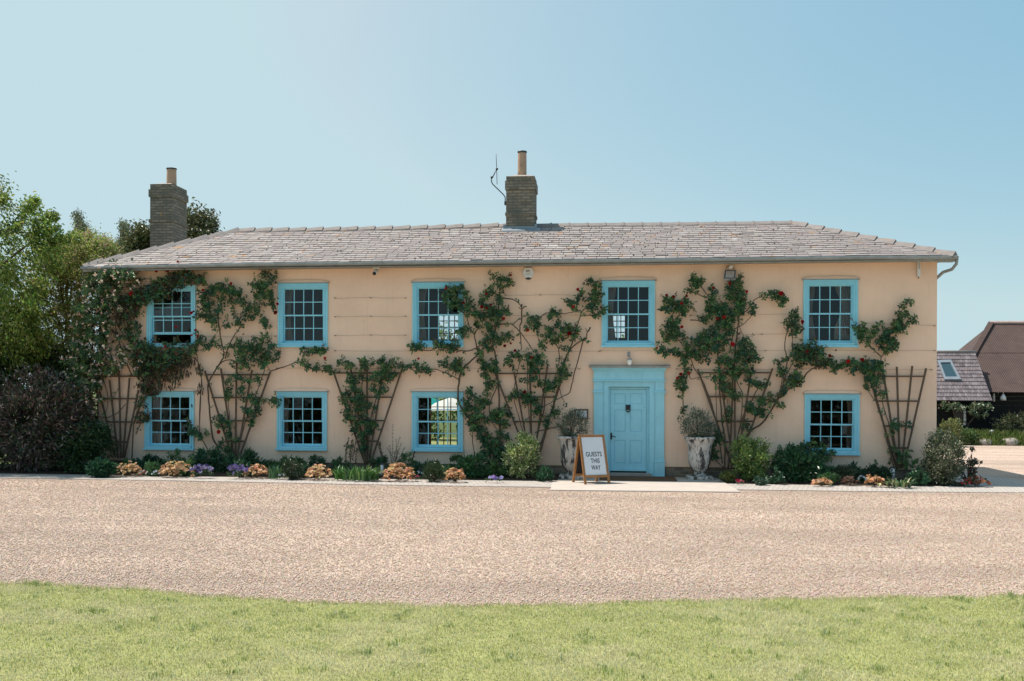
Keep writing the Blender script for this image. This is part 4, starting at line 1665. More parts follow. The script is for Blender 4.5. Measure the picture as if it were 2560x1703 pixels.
# second trellis
rose('climbing_rose', 'climbing rose with pale glinting leaves between the two left upper windows', (575, 1160), [
    (.020, [(556, 1172), (545, 1120), (530, 1085), (522, 1000), (520, 962), (530, 940), (545, 915), (560, 890), (556, 868), (548, 820), (545, 790)]),
    (.014, [(563, 898), (570, 870), (585, 840), (598, 823), (605, 812)]), (.012, [(543, 917), (560, 903), (580, 900), (592, 910)]),
    (.010, [(498, 1080), (500, 1000), (505, 950), (495, 905), (490, 880)]), (.012, [(540, 1172), (515, 1115), (504, 1098), (500, 1085)]),
    (.011, [(676, 928), (708, 918), (725, 912), (735, 908), (745, 905)]), (.012, [(578, 1160), (575, 1080), (570, 1000), (556, 930)]),
    (.012, [(590, 1160), (612, 1060), (650, 960), (668, 900)]), (.010, [(600, 1140), (630, 1060), (642, 1010)])],
     bl('510,740,17 527,730,16 540,725,20 560,725,18 580,728,16 592,732,16 604,752,14 640,715,17 662,712,17 680,700,13 655,735,18 640,750,14 622,770,16 680,738,11 517,760,18 502,788,16 518,795,14 535,802,18 520,772,14 548,775,12 590,790,12 595,808,10 570,810,8 660,800,13 668,815,8 645,775,10 500,850,17 520,868,16 535,850,9 682,757,9 688,772,6 622,792,8 575,755,10 556,747,10 608,790,6 655,690,7 668,686,8 690,690,6 '
        '600,870,15 625,870,15 650,870,15 678,866,13 668,890,15 640,890,15 612,882,13 600,906,16 620,910,13 658,910,14 690,900,9 590,945,13 620,950,11 645,945,9 570,950,8 570,975,10 605,975,11 570,990,8 630,990,9 610,1000,7 640,1005,9 620,1030,14 640,1030,13 632,1050,8 555,1045,12 570,1062,13 545,1062,8 575,1090,9 590,1102,8 557,1110,8 573,1125,11 695,1002,9 683,1004,6 660,1000,4 500,1090,12 485,1083,11 475,1058,6 515,1083,7 478,1072,7 600,850,8 635,848,8 660,848,8 585,865,6 696,880,5'),
     [(578, 709, 4.5), (507.5, 726, 4.5), (689.6, 782.5, 6.5), (693.5, 760, 4), (500.6, 787, 4.5), (546.7, 1080, 6)], 11)

rose('climbing_rose', 'climbing rose on the middle trellis between the second and third windows', (917, 1162), [
    (.014, [(912, 1160), (905, 1090), (890, 1000), (880, 940), (876, 915)]), (.012, [(921, 1160), (925, 1060), (945, 980), (960, 940), (965, 915)]),
    (.012, [(916, 1160), (912, 1070), (900, 1020), (905, 960), (915, 915)]), (.010, [(835, 930), (800, 925), (770, 918), (752, 905)]), (.007, [(757, 905), (760, 885), (775, 878), (815, 876)]),
    (.008, [(960, 930), (985, 918), (1020, 920), (1060, 918)])],
     bl('755,870,8 778,878,11 792,876,10 808,877,13 770,890,6 757,905,8 772,914,10 790,918,9 815,922,10 826,926,10 848,912,11 862,906,9 878,912,12 905,903,8 916,903,8 905,918,9 925,912,10 945,905,8 960,900,9 975,915,11 965,922,9 1000,912,7 1010,918,6 985,902,6 875,940,8 887,952,8 868,955,6 940,940,11 955,932,10 970,945,11 985,938,8 950,955,10 957,975,11 932,972,9 945,985,9 885,968,13 897,985,13 870,985,12 860,1000,10 885,1002,15 905,1000,12 870,1020,13 895,1020,13 920,1015,11 936,1018,7 873,1042,11 890,1058,12 910,1052,13 928,1060,12 943,1066,8 890,1075,10 905,1085,10 925,1078,8 910,1105,11 913,1125,10 880,1115,7 866,1050,7 918,945,8 900,940,7 908,1040,11'),
     [(812.6, 895.8, 4.5)], 12)

rose('climbing_rose', 'largest spreading rose covering the right side of the third windows', (1253, 1165), [
    (.022, [(1252, 1168), (1225, 1122), (1185, 1060), (1160, 1030), (1146, 1000), (1148, 950), (1160, 920), (1175, 905), (1197, 884)]),
    (.010, [(1188, 1145), (1181, 1100), (1183, 1075)]), (.018, [(1256, 1168), (1250, 1080), (1248, 1000), (1246, 960), (1240, 900), (1232, 850), (1245, 800), (1248, 740), (1252, 700)]),
    (.014, [(1197, 884), (1188, 850), (1187, 835), (1197, 820)]), (.013, [(1140, 880), (1152, 877), (1170, 878), (1190, 870), (1220, 852), (1232, 847)]),
    (.009, [(1055, 874), (1075, 877), (1095, 868), (1120, 866)]), (.012, [(1152, 775), (1165, 790), (1175, 820), (1186, 838)]),
    (.013, [(1235, 733), (1260, 745), (1285, 750), (1300, 762), (1304, 773)]), (.014, [(1304, 760), (1304, 800), (1299, 820), (1302, 850), (1303, 876)]),
    (.012, [(1245, 812), (1270, 810), (1282, 812), (1300, 830), (1315, 850), (1334, 878)]), (.008, [(1283, 811), (1300, 795)]), (.009, [(1304, 773), (1312, 768), (1315, 766)]),
    (.009, [(1304, 773), (1296, 769)]), (.010, [(1148, 950), (1120, 935), (1095, 925), (1060, 922)]), (.008, [(1020, 918), (1050, 932), (1090, 928)]),
    (.010, [(1246, 960), (1225, 1010), (1228, 1050), (1255, 1090)])],
     bl('1120,725,11 1140,722,11 1155,716,9 1113,745,11 1135,745,13 1150,750,13 1160,735,9 1130,765,11 1150,766,12 1165,770,10 1175,780,13 1190,785,9 1030,867,10 1045,868,10 1055,858,6 1100,865,13 1115,868,13 1130,870,12 1145,860,7 1150,830,8 1165,825,8 1160,837,8 1090,858,6 1170,745,5 1175,760,5 '
        '1115,905,9 1135,910,13 1150,905,9 1155,922,12 1140,925,11 1100,905,6 1025,915,6 1045,915,8 1060,917,9 1075,925,8 1045,930,6 1125,920,6 1235,690,8 1250,695,9 1268,700,9 1280,710,7 1240,710,7 1255,716,7 1215,735,11 1225,728,8 1203,750,8 1245,740,9 1250,755,9 1215,765,9 1225,775,11 1240,780,11 1250,785,13 1265,775,8 1272,782,8 1195,790,11 1210,795,10 1225,790,11 1195,815,9 1220,810,11 1245,800,12 1230,830,13 1215,845,9 1240,845,11 1262,845,9 1245,858,7 1275,840,9 1210,865,10 1225,870,9 1205,880,8 1200,900,10 1215,910,10 1210,920,12 1225,920,13 1240,910,9 1240,925,11 1215,940,9 1225,950,11 1222,965,9 1218,975,9 '
        '1180,985,13 1195,1000,13 1170,1010,13 1185,1020,13 1205,1010,13 1220,1005,9 1165,1030,11 1180,1045,13 1195,1040,13 1210,1050,8 1190,1065,12 1200,1075,12 1180,1075,8 1205,1095,12 1220,1095,9 1215,1110,11 1230,1110,9 1215,1130,9 1222,1138,8 1240,1125,11 1245,1100,9 1250,1085,9 1240,1040,11 1255,1030,13 1265,1020,9 1270,1035,9 1250,1055,9 1265,1060,11 1230,1038,8 1245,1140,11 1260,1120,13 1255,1150,11 1268,1095,9'),
     [(1277.4, 688, 3.6), (1216, 735, 4), (1204.7, 767.7, 5.5), (1216.8, 770.5, 4), (1226.7, 762, 4), (1259, 797, 5), (1157.8, 757, 5), (1114.8, 720.8, 4), (1262, 865, 4.5), (1046, 896.8, 3.4), (1277, 858.5, 3)], 13)

rose('climbing_rose', 'rose on the trellis left of the door, reaching up to the window above the door', (1333, 1168), [
    (.016, [(1340, 1172), (1370, 1060), (1395, 970), (1410, 905), (1430, 870), (1455, 850), (1465, 845), (1467, 832)]), (.014, [(1330, 1168), (1345, 1080), (1362, 1010), (1350, 950), (1340, 900)]),
    (.010, [(1345, 1078), (1400, 1066), (1432, 1060)]), (.011, [(1460, 846), (1437, 930), (1426, 975), (1420, 985), (1380, 1005), (1340, 1030), (1306, 1058)]),
    (.012, [(1412, 897), (1430, 860), (1442, 820), (1455, 780), (1466, 770), (1484, 755)]), (.010, [(1350, 795), (1365, 783), (1385, 784), (1420, 783), (1445, 776)]), (.008, [(1455, 788), (1480, 788), (1505, 782)]),
    (.008, [(1398, 970), (1404, 990), (1418, 1018)]), (.008, [(1344, 826), (1347, 850), (1352, 862)]), (.009, [(1390, 858), (1399, 887), (1392, 930), (1375, 965)]),
    (.008, [(1467, 845), (1460, 852), (1478, 854)]), (.009, [(1467, 832), (1476, 822), (1468, 828), (1463, 820)]), (.010, [(1326, 1168), (1308, 1080), (1285, 990), (1300, 900)]), (.010, [(1332, 1168), (1326, 1080), (1320, 1000), (1318, 900)])],
     bl('1480,705,9 1490,715,11 1470,710,6 1485,735,11 1495,730,11 1490,750,9 1475,750,9 1445,745,9 1450,732,6 1440,756,8 1428,758,8 1475,770,9 1487,765,8 1490,785,8 1505,780,8 1515,775,7 1435,770,7 1420,755,5 1325,795,9 1340,800,9 1345,810,8 1330,815,8 1315,820,6 1375,790,8 1385,775,5 1400,785,5 1395,810,8 1370,820,9 1380,830,9 1370,845,11 1385,855,11 1355,860,9 1410,825,9 1420,815,9 1425,830,11 1440,820,9 1405,840,9 1440,845,8 1410,870,6 1320,890,9 1335,895,13 1350,890,11 1345,905,13 1325,910,9 1355,905,9 1330,925,11 1345,925,9 1280,890,8 1292,885,8 1270,905,9 1285,920,8 1300,890,6 1410,910,11 1405,925,12 1415,940,11 1400,945,9 1310,950,8 1335,950,6 1350,960,8 1370,960,8 1385,955,8 1380,970,9 1365,975,9 1280,985,9 1290,980,8 1310,990,13 1325,985,11 1335,1000,11 1345,1010,8 1315,1005,9 1345,1025,9 1340,1035,6 1385,1025,6 1392,1030,6 1375,1040,6 1365,1055,8'),
     [(1318, 826, 6), (1423.6, 833.7, 6.5), (1445.6, 836.6, 4), (1433, 766.7, 4), (1444.7, 723.7, 4.5), (1287.8, 876.8, 4.5), (1329, 894, 4), (1312, 980, 4.5), (1486.8, 720.8, 3.5), (1503, 768.7, 3.2)], 14)

rose('climbing_rose', 'tallest climbing rose right of the door, reaching the floodlight', (1824, 1168), [
    (.016, [(1812, 1172), (1812, 1100), (1805, 1050), (1798, 960), (1795, 880), (1800, 780)]), (.016, [(1820, 1172), (1828, 1060), (1832, 960), (1840, 860), (1850, 770), (1850, 720)]),
    (.014, [(1828, 1168), (1855, 1050), (1880, 1000), (1900, 960)]), (.010, [(1712, 722), (1730, 730), (1755, 740), (1785, 752), (1802, 768)]), (.009, [(1752, 716), (1770, 738), (1795, 756)]),
    (.010, [(1725, 800), (1750, 803), (1765, 810)]), (.010, [(1845, 790), (1868, 776), (1880, 758), (1893, 745), (1915, 744), (1938, 748)]), (.009, [(1825, 880), (1835, 828), (1855, 813), (1870, 800), (1882, 785)]),
    (.007, [(1843, 792), (1850, 820), (1862, 848)]), (.009, [(1708, 1036), (1708, 985), (1713, 955), (1722, 935), (1728, 948), (1745, 944), (1772, 942)]), (.010, [(1808, 1168), (1790, 1150), (1775, 1115)]),
    (.010, [(1806, 1160), (1790, 1050), (1760, 960), (1735, 920), (1720, 880), (1690, 840), (1680, 790)]), (.008, [(1790, 960), (1792, 1040), (1800, 1090)]), (.009, [(1850, 1070), (1856, 990), (1845, 960), (1820, 905)])],
     bl('1665,750,11 1680,755,13 1700,760,13 1715,755,9 1690,770,13 1710,775,11 1665,770,9 1725,770,8 1705,785,9 1655,775,6 1670,800,11 1690,805,13 1665,815,9 1680,825,11 1695,825,9 1675,840,9 1655,830,6 1665,850,8 1685,845,8 1705,835,9 1710,855,8 1655,870,8 1647,880,6 1675,875,9 1690,880,9 1665,882,6 1700,885,8 1715,870,9 1720,890,13 1710,905,11 1715,925,11 1735,885,9 1745,897,8 '
        '1735,705,8 1730,696,6 1745,710,8 1755,700,6 1740,722,5 1725,727,4 1780,725,8 1785,735,6 1775,750,8 1780,765,8 1825,710,8 1835,705,8 1846,708,8 1820,725,9 1835,725,11 1850,730,9 1815,740,8 1830,745,11 1845,745,9 1855,755,9 1860,735,8 1840,765,11 1850,775,9 1770,775,9 1790,770,11 1805,770,13 1800,785,13 1820,780,13 1835,785,13 1780,785,9 1795,800,11 1815,800,11 1830,800,8 1765,795,8 1755,795,6 1765,830,11 1780,825,11 1800,815,13 1820,815,11 1825,830,11 1750,845,12 1770,850,15 1790,845,15 1810,845,13 1740,860,10 1760,870,15 1780,870,13 1800,865,11 1815,855,8 1735,850,6 1745,885,9 1765,890,9 1850,690,6 '
        '1850,855,8 1865,850,8 1875,860,9 1860,870,9 1855,885,9 1870,885,11 1885,880,9 1845,885,9 1840,900,11 1860,905,11 1880,900,11 1895,895,9 1815,895,11 1800,905,11 1820,910,12 1845,920,13 1865,925,9 1880,930,8 1800,925,11 1825,930,13 1840,940,9 1805,945,9 1785,945,8 1870,945,6 1890,960,8 1900,966,6 1880,955,7 1815,975,13 1825,985,11 1835,990,9 1810,960,9 1920,955,8 1880,1015,9 1900,1005,9 1910,1000,8 1920,1010,6 1875,1025,8 1910,1025,8 1905,1035,9 1890,1030,8 1820,1040,8 1865,1060,9 1870,1070,6 1825,1020,8 1705,943,8 1698,955,9 1695,966,7 1710,965,8 1705,976,6 1700,994,6 1706,1030,5 1790,1085,9 1795,1100,8 1786,1112,6 1780,1130,8 1790,1140,8 1880,760,5 1883,772,6 1880,784,6 1905,735,3 1925,730,8 1935,733,7 1943,741,8 1950,746,9 1955,756,8 1953,763,6 1966,750,5'),
     [(1666.5, 738, 4), (1684, 742, 4.5), (1717, 740.4, 3.6), (1783.5, 719.7, 3.6), (1704, 758.7, 4.5), (1704.7, 817.5, 4.5), (1793.4, 796.8, 4.5), (1810, 793.5, 4.5), (1831.5, 860.7, 6.5), (1824, 708, 4), (1867, 728.8, 4), (1642.5, 869.8, 3), (1702, 936, 5), (1693.5, 945, 4), (1721.6, 933.5, 4), (1953, 734, 7)], 15)

rose('climbing_rose', 'thin stemmed rose rising diagonally to the last upper window', (1860, 1120), [
    (.018, [(1836, 1172), (1868, 1088), (1905, 1058), (1935, 1015), (1955, 985), (1985, 965), (2005, 950), (2020, 930), (2040, 918), (2062, 911)]),
    (.012, [(1955, 985), (1960, 940), (1968, 900), (1962, 870), (1965, 840), (1972, 818)]), (.009, [(1968, 900), (1980, 880), (1982, 835)]), (.010, [(1950, 985), (1965, 940), (1985, 900), (1995, 880)]), (.009, [(1940, 1010), (1955, 950), (1950, 910)])],
     bl('1985,780,7 1975,790,8 1990,795,8 1965,805,8 1975,815,6 1985,810,8 1990,825,8 2000,820,7 1980,832,7 1940,900,6 1960,900,6 1948,920,6 1960,925,6 1950,936,5 1990,870,8 2005,870,9 2020,865,9 2035,855,7 1985,885,9 2000,885,11 2015,880,11 2030,880,11 2045,876,9 2060,872,6 1995,900,9 2010,895,11 2025,895,11 2040,890,11 2055,890,8 1995,915,8 2040,910,8 2055,905,9 2070,900,9 2065,915,7 2080,905,9 2092,915,9 1990,935,8 2000,945,8 1985,950,8 1970,960,8 1960,970,9 1950,985,8 1980,962,8 1935,1000,7 1950,1010,7 1925,987,6 1995,956,6 2085,925,8'),
     [(2005.7, 804.5, 5.5), (2074.5, 889.8, 4.5), (2018, 879, 3.5), (2089.6, 876, 2.5)], 16, leafcols=GREENS + [(.09, .12, .06), (.05, .07, .03)])

rose('climbing_rose', 'rose with sparse shoots on the rightmost trellis by the wall corner', (2245, 1170), [
    (.013, [(2235, 1170), (2215, 1090), (2205, 1050), (2190, 1000), (2192, 960), (2200, 912), (2203, 893)]), (.010, [(2203, 893), (2190, 880), (2175, 865), (2168, 845)]),
    (.010, [(2203, 893), (2215, 875), (2220, 850), (2235, 815), (2250, 785), (2266, 757)]), (.007, [(2190, 1005), (2165, 970)]), (.010, [(2243, 1170), (2225, 1070), (2207, 1010), (2207, 985)])],
     bl('2100,920,9 2110,906,8 2120,910,8 2125,930,8 2135,905,9 2140,920,9 2150,912,9 2160,915,9 2165,905,8 2170,920,11 2160,930,11 2175,935,11 2190,905,9 2185,920,11 2195,915,9 2205,912,6 2200,926,8 2195,940,9 2170,950,9 2165,965,8 2180,950,9 2190,956,6 2135,815,7 2145,825,8 2150,835,9 2160,825,8 2165,845,8 2170,856,6 2147,845,6 2180,835,6 2185,820,6 2195,810,6 2155,812,4 2195,850,8 2205,845,9 2215,840,9 2220,855,11 2230,860,9 2235,870,8 2205,865,9 2215,875,9 2235,850,8 2215,830,8 2230,825,9 2240,820,9 2235,810,9 2245,805,8 2255,815,8 2260,830,5 2250,798,6 2260,785,5 2240,786,5 2266,790,5 2285,798,7 2275,805,7 2252,765,4 2265,760,4 2275,752,3 2205,980,7 2195,986,6 2205,1030,4 2230,1060,5 2245,1065,5 2235,1080,6 2270,1065,4 2235,1120,6 2225,1126,4 2270,1125,4 2245,1130,5 2226,1146,4 2246,1145,5'),
     [(2120.4, 903.4, 6), (2155.7, 899, 5)], 17)

# left end: red rose over the first window and the honeysuckle at the corner
rose('climbing_rose', 'red rose arching over and under the first upper window', (330, 1150), [
    (.018, [(420, 1165), (425, 1130), (335, 1060), (352, 1010), (370, 980), (400, 920), (430, 890)][2:]), (.014, [(330, 1150), (335, 1060), (352, 1010), (370, 980)]), (.012, [(300, 690), (315, 686), (330, 695), (345, 700), (372, 697)]),
    (.013, [(330, 940), (300, 860), (290, 800), (320, 750), (380, 722), (450, 705), (500, 690)]), (.010, [(340, 1085), (352, 1060), (372, 1040)])],
     bl('300,765,16 320,750,18 340,742,18 360,735,19 385,728,20 405,722,20 430,712,20 452,704,20 474,692,18 495,700,15 508,706,9 440,690,14 420,700,14 395,708,12 465,680,11 350,760,13 330,770,13 312,790,13 345,780,10 372,745,15 395,745,12 415,735,12 '
        '340,870,14 355,858,14 372,870,15 360,890,17 380,885,17 400,890,17 420,888,17 440,885,17 460,885,14 478,880,11 350,905,15 370,910,15 390,910,15 410,912,14 430,908,14 450,905,12 345,930,12 365,935,12 385,930,11 400,935,9 370,960,11 360,975,10 377,985,8 355,995,7 362,1010,6 335,845,8 345,830,7 335,890,10 330,850,6 350,1045,9 362,1050,8 367,1040,7 430,860,8 445,855,8 415,862,7 470,862,6 340,910,9 485,865,7 320,825,9 340,815,8 330,805,7 318,840,7'),
     [(391, 678.7, 4.5), (417.5, 676, 6.5), (445, 655.5, 4.5), (475, 689, 6.5), (479.5, 697.5, 6), (328, 734.5, 6.5), (478, 782.5, 5), (484, 779, 3.4), (441, 817.6, 4), (488.6, 825.6, 4), (413, 866.6, 4), (495.5, 840.6, 4.5), (479.5, 838, 3)], 18,
     leafcols=GREENS + [(.10, .05, .025), (.07, .06, .025)], depth=.32, dens=.5)


def hanging(name, label, blobs, seed, cols, cat, L=(.08, .14), W=.26, stems=None, dens=.24):
    r = np.random.default_rng(seed)
    P, C = [], []
    for (x, y, rad) in blobs:
        n = int(dens * rad * rad)
        for _ in range(n):
            P.append(at(x + r.normal(0, .5) * rad, y + r.normal(0, .5) * rad, -.08 - r.uniform(0, .26)))
    P = np.array(P)
    n = len(P)
    ax = np.stack([r.normal(0, .25, n), r.normal(-.15, .2, n), -1 + r.normal(0, .25, n)], 1)
    nr = np.stack([r.normal(0, .7, n), -np.ones(n), r.normal(0, .3, n)], 1)
    t = empty(name, (at(blobs[0][0], 1150, -.2)[0], -.2, .03), label=label, cat=cat)
    l = r.uniform(*L, n)
    leaves('hanging_leaves', P, ax, nr, l, l * r.uniform(W * .7, W * 1.4, n), pal(n, cols, None, .3, r), MT['leaf'], t)
    m = MB()
    for s in (stems or []):
        m.tube(smooth_poly([at(x, y, -.12) for x, y in s]), .011, 6)
    m.build('stems', MT['stem'], t)
    return t


hanging('wisteria', 'wisteria with brownish drooping leaves between the two leftmost windows', bl(
    '310,760,14 330,755,12 345,730,12 360,745,16 380,738,14 300,800,14 315,790,14 290,830,12 330,780,10 340,900,10 360,905,16 380,910,18 400,915,18 420,915,18 440,912,16 455,905,14 470,905,12 380,935,16 400,940,14 420,940,16 440,938,14 455,930,10 365,950,14 375,965,14 390,975,10 400,960,10 350,935,10 345,960,8 425,965,7 440,955,8 470,930,8 480,900,10 500,930,10 495,915,8 502,960,7 498,975,6 506,975,6 480,1010,3'), 31,
    [(.085, .040, .022), (.06, .035, .02), (.05, .07, .025), (.035, .06, .025), (.12, .075, .035), (.10, .11, .04)], 'wisteria',
    stems=[[(498, 1080), (502, 1000), (503, 940), (495, 905), (470, 890), (430, 895), (380, 900)], [(380, 900), (320, 850), (290, 800), (310, 760), (360, 735)]])

HS = bl('255,690,28 285,680,26 310,690,24 330,685,16 250,725,26 235,760,26 262,760,24 228,800,28 255,800,24 222,840,28 250,850,24 212,880,28 245,890,22 205,920,26 235,930,22 200,960,24 230,965,20 230,700,22 218,730,20 205,770,22 195,820,22 188,860,20 185,900,20 180,945,18 215,1000,16 245,1000,9 232,1030,9 268,720,17 285,745,15 270,785,13 265,830,13 280,810,11 262,870,13 278,900,11 250,960,9 300,720,11 268,930,13 285,925,10 305,915,10 258,905,10 300,880,10 315,895,9 320,870,8 300,845,9 340,925,7 350,900,7 300,770,9 330,715,8 345,705,7 250,1060,6 246,1090,5 235,1075,6')
rose('honeysuckle', 'dense honeysuckle with pinkish cream flowers over the left corner of the house', (225, 1150), [
    (.025, [(228, 1170), (232, 1060), (225, 960), (232, 860), (240, 760), (255, 700)]), (.02, [(245, 1170), (246, 1060), (243, 960), (250, 880), (262, 800)]), (.018, [(215, 1170), (205, 1050), (200, 950), (208, 850)]),
    (.012, [(245, 1040), (262, 1045), (290, 1035), (315, 1010)]), (.010, [(250, 930), (262, 960), (270, 1000), (262, 1040)]), (.010, [(260, 870), (290, 930), (300, 960), (280, 1000)]), (.010, [(270, 800), (262, 850), (280, 900), (262, 950)])],
     HS, [], 19, cat='honeysuckle', group=None, leafcols=[(.05, .115, .036), (.075, .15, .045), (.04, .09, .04), (.15, .22, .065), (.045, .10, .04)], size=(.045, .075), dens=.85, depth=.65)
# its flowers: creamy pink whorls scattered over the leaves
hs = [o for o in COL.objects if o.name.startswith('honeysuckle') and o.type == 'EMPTY'][0]
r = np.random.default_rng(77)
P = []
for (x, y, rad) in HS:
    for _ in range(int(rad * .8)):
        P.append(at(x + r.normal(0, .55) * rad, y + r.normal(0, .55) * rad, -.12 - abs(r.normal(0, .32))))
P = np.array(P)
P = np.repeat(P, 7, 0)
n = len(P)
dirs = r.normal(0, 1, (n, 3)) * (1, .8, 1) + (0, -.5, .2)
f_ = leaves('flowers', P, dirs, r.normal(0, 1, (n, 3)), r.uniform(.035, .06, n), r.uniform(.016, .028, n),
            pal(n, [(.80, .66, .50), (.78, .50, .44), (.85, .76, .60), (.60, .26, .26)], [3, 2, 3, 1], .15, r), MT['petal'], hs)
tag(f_, kind='stuff')


# ------------------------------------------------------------------ plants in the bed
def foot(px, py):
    p = gd(px, py, .04)
    return np.array([p[0], p[1], .03])


def span(x0, x1, y0, yb, Ydepth=None):
    "base point, half width and height of a plant from its outline in the photograph"
    f = foot((x0 + x1) / 2, yb)
    if Ydepth is not None:
        f[1] = Ydepth
    a, b = at(x0, y0, f[1]), at(x1, y0, f[1])
    f[0] = (a[0] + b[0]) / 2
    return f, (b[0] - a[0]) / 2, a[2] - f[2]


def stems_mb(c, w, h, n, r, rad=.006, top=.8):
    m = MB()
    for _ in range(n):
        a = r.uniform(0, 2 * math.pi)
        q = math.sqrt(r.random()) * w * top
        e = c + np.array([q * math.cos(a), q * math.sin(a) * .6, h * r.uniform(.45, .85)])
        s = c + np.array([q * .2 * math.cos(a), q * .2 * math.sin(a), 0])
        mid = (s + e) / 2 + np.array([0, 0, h * .08])
        m.tube([s, mid, e], [rad, rad * .8, rad * .5], 5, col=(.09, .08, .04))
    return m


def heuchera(c, w, h, seed, label, cols, group='heucheras along the front of the bed'):
    r = np.random.default_rng(seed)
    t = empty('heuchera', c, label=label, cat='heuchera', group=group)
    n = int(120 * (w / .33) * (h / .33) ** .5)
    a = r.uniform(0, 2 * np.pi, n)
    u = r.random(n) ** .5
    zz = np.sqrt(np.clip(1 - u ** 2, 0, 1)) * r.uniform(.45, 1.0, n)
    P = c + np.stack([np.cos(a) * u * w, np.sin(a) * u * min(w, .26), .03 + zz * h * .9], 1)
    out = np.stack([np.cos(a) * u, np.sin(a) * u - .35, np.zeros(n)], 1) + r.normal(0, .3, (n, 3))
    nr = np.stack([np.cos(a) * u * .5, np.sin(a) * u * .5 - .35, np.full(n, .8)], 1) + r.normal(0, .25, (n, 3))
    ax = out + np.stack([0 * a, 0 * a, -.35 + 0 * a], 1)
    s = r.uniform(.055, .095, n)
    col = pal(n, cols, None, .3, r)
    # lobed leaf: three overlapping kites
    Vs, Ts, Cs = [], [], []
    off = 0
    axu = unit(ax)
    nru = unit(nr - axu * np.sum(axu * nr, 1, keepdims=True))
    sd_ = np.cross(axu, nru)
    for (k, sc) in ((0, 1), (.85, .85), (-.85, .85)):
        V, T, C = leaf_arrays(P + nru * .002 * abs(k), axu + sd_ * k, nru, s * sc, s * sc * .8, col * r.uniform(.9, 1.1, (n, 1)), .12)
        Vs.append(V); Ts.append(T + off); Cs.append(C)
        off += len(V)
    tri_mesh('foliage', np.concatenate(Vs), np.concatenate(Ts), np.concatenate(Cs), MT['leafthin'], t)
    stems_mb(c, w, h, 12, random.Random(seed)).build('stems', MT['greenstem'], t)
    return t


def bush(name, c, w, h, seed, label, cols, cat='shrub', L=(.03, .05), asp=.45, n=1500, shape='dome', colw=None, dy=None, up=.3, group=None, mat='leaf', clump=1.0, trunk=True, shell=.5):
    "foliage gathered in many small clumps inside an uneven outline"
    n = int(n * 2.0)
    L = (L[0] * 1.12, L[1] * 1.18)
    r = np.random.default_rng(seed)
    rr = random.Random(seed)
    t = empty(name, c, label=label, cat=cat, group=group)
    d = dy if dy else w * .8
    nc = max(16, int(n / 40))
    ctr = []
    lump = [(r.normal(0, 1, 3), r.uniform(.0, .22)) for _ in range(7)]
    while len(ctr) < nc:
        q = r.uniform(-1, 1, 3)
        if np.linalg.norm(q) > 1:
            continue
        if r.random() < shell and np.linalg.norm(q) < .6:
            continue
        f = 1.0
        for (dv, am) in lump:
            f += am * max(0, np.dot(unit(dv), unit(q))) ** 3 - am * .3
        if shape == 'dome':
            z = .5 + .5 * q[2]
            p = np.array([q[0] * w, q[1] * d, z * h]) * np.array([f, f, min(1.05, f)])
        elif shape == 'cone':
            z = .5 + .5 * q[2]
            k = 1.15 - .75 * z
            p = np.array([q[0] * w * k, q[1] * d * k, z * h]) * np.array([f, f, min(1.05, f)])
        elif shape == 'low':
            z = .5 + .5 * q[2]
            p = np.array([q[0] * w, q[1] * d, z * h])
        ctr.append(p)
    ctr = np.array(ctr)
    per = int(n / nc) + 1
    cs = np.repeat(ctr, per, 0)
    m_ = len(cs)
    cr = .11 * clump * min(w, h)
    P = c + cs + r.normal(0, 1, (m_, 3)) * cr
    P[:, 2] = np.maximum(P[:, 2], .02)
    outw = unit(cs - np.array([0, 0, h * .35])) + r.normal(0, .65, (m_, 3)) + np.array([0, 0, up])
    nr = r.normal(0, .6, (m_, 3)) + np.array([0, -.3, .8])
    l = r.uniform(*L, m_)
    tint = np.repeat(r.normal(1, .16, (nc, 1)), per, 0)
    leaves('foliage', P, outw, nr, l, l * asp * r.uniform(.8, 1.2, m_), np.clip(pal(m_, cols, colw, .22, r) * tint, .003, .95), MT[mat], t)
    if trunk:
        m = MB()
        for _ in range(9):
            p = c + ctr[rr.randrange(nc)] * .9
            s = c + np.array([rr.uniform(-.08, .08) * w, rr.uniform(-.08, .08) * d, 0])
            m.tube(smooth_poly([s, (s + p) / 2 + np.array([rr.uniform(-.05, .05), 0, .06 * h]), p], 3), [.016, .015, .013, .011, .009, .007, .005][:7], 5)
        m.build('stems', MT['bark'], t)
    return t


def straps(name, c, w, h, n, seed, label, cols, cat, wid=(.012, .02), lean=.7, group=None, d=None, flat=False):
    "arching strap leaves"
    r = np.random.default_rng(seed)
    t = empty(name, c, label=label, cat=cat, group=group)
    V, T, C = [], [], []
    k = 0
    for _ in range(n):
        a = r.uniform(0, 2 * np.pi)
        q = math.sqrt(r.random())
        b = c + np.array([math.cos(a) * q * w * .75, math.sin(a) * q * (d or .2), 0])
        l = h * r.uniform(.65, 1.1)
        an = a + r.normal(0, .6)
        o = np.array([math.cos(an), math.sin(an), 0])
        le = lean * r.uniform(.3, 1.2)
        wd = r.uniform(*wid)
        sd_ = np.array([-o[1], o[0], 0])
        col = pal(1, cols, None, .25, r)[0]
        pts = []
        for s in (0, .35, .7, 1.0):
            z = l * s * (1 - .35 * le * s)
            x = l * le * .55 * s * s
            pts.append(b + o * x + np.array([0, 0, max(.005, z)]))
        for i, p in enumerate(pts):
            ww = wd * (1, 1.1, .8, .05)[i]
            V += [p - sd_ * ww, p + sd_ * ww]
            C += [col, col]
        for i in range(3):
            j = k + 2 * i
            T += [(j, j + 1, j + 3), (j, j + 3, j + 2)]
        k += 8
    tri_mesh('leaves', np.array(V), np.array(T), np.array(C), MT['leaf'], t)
    return t


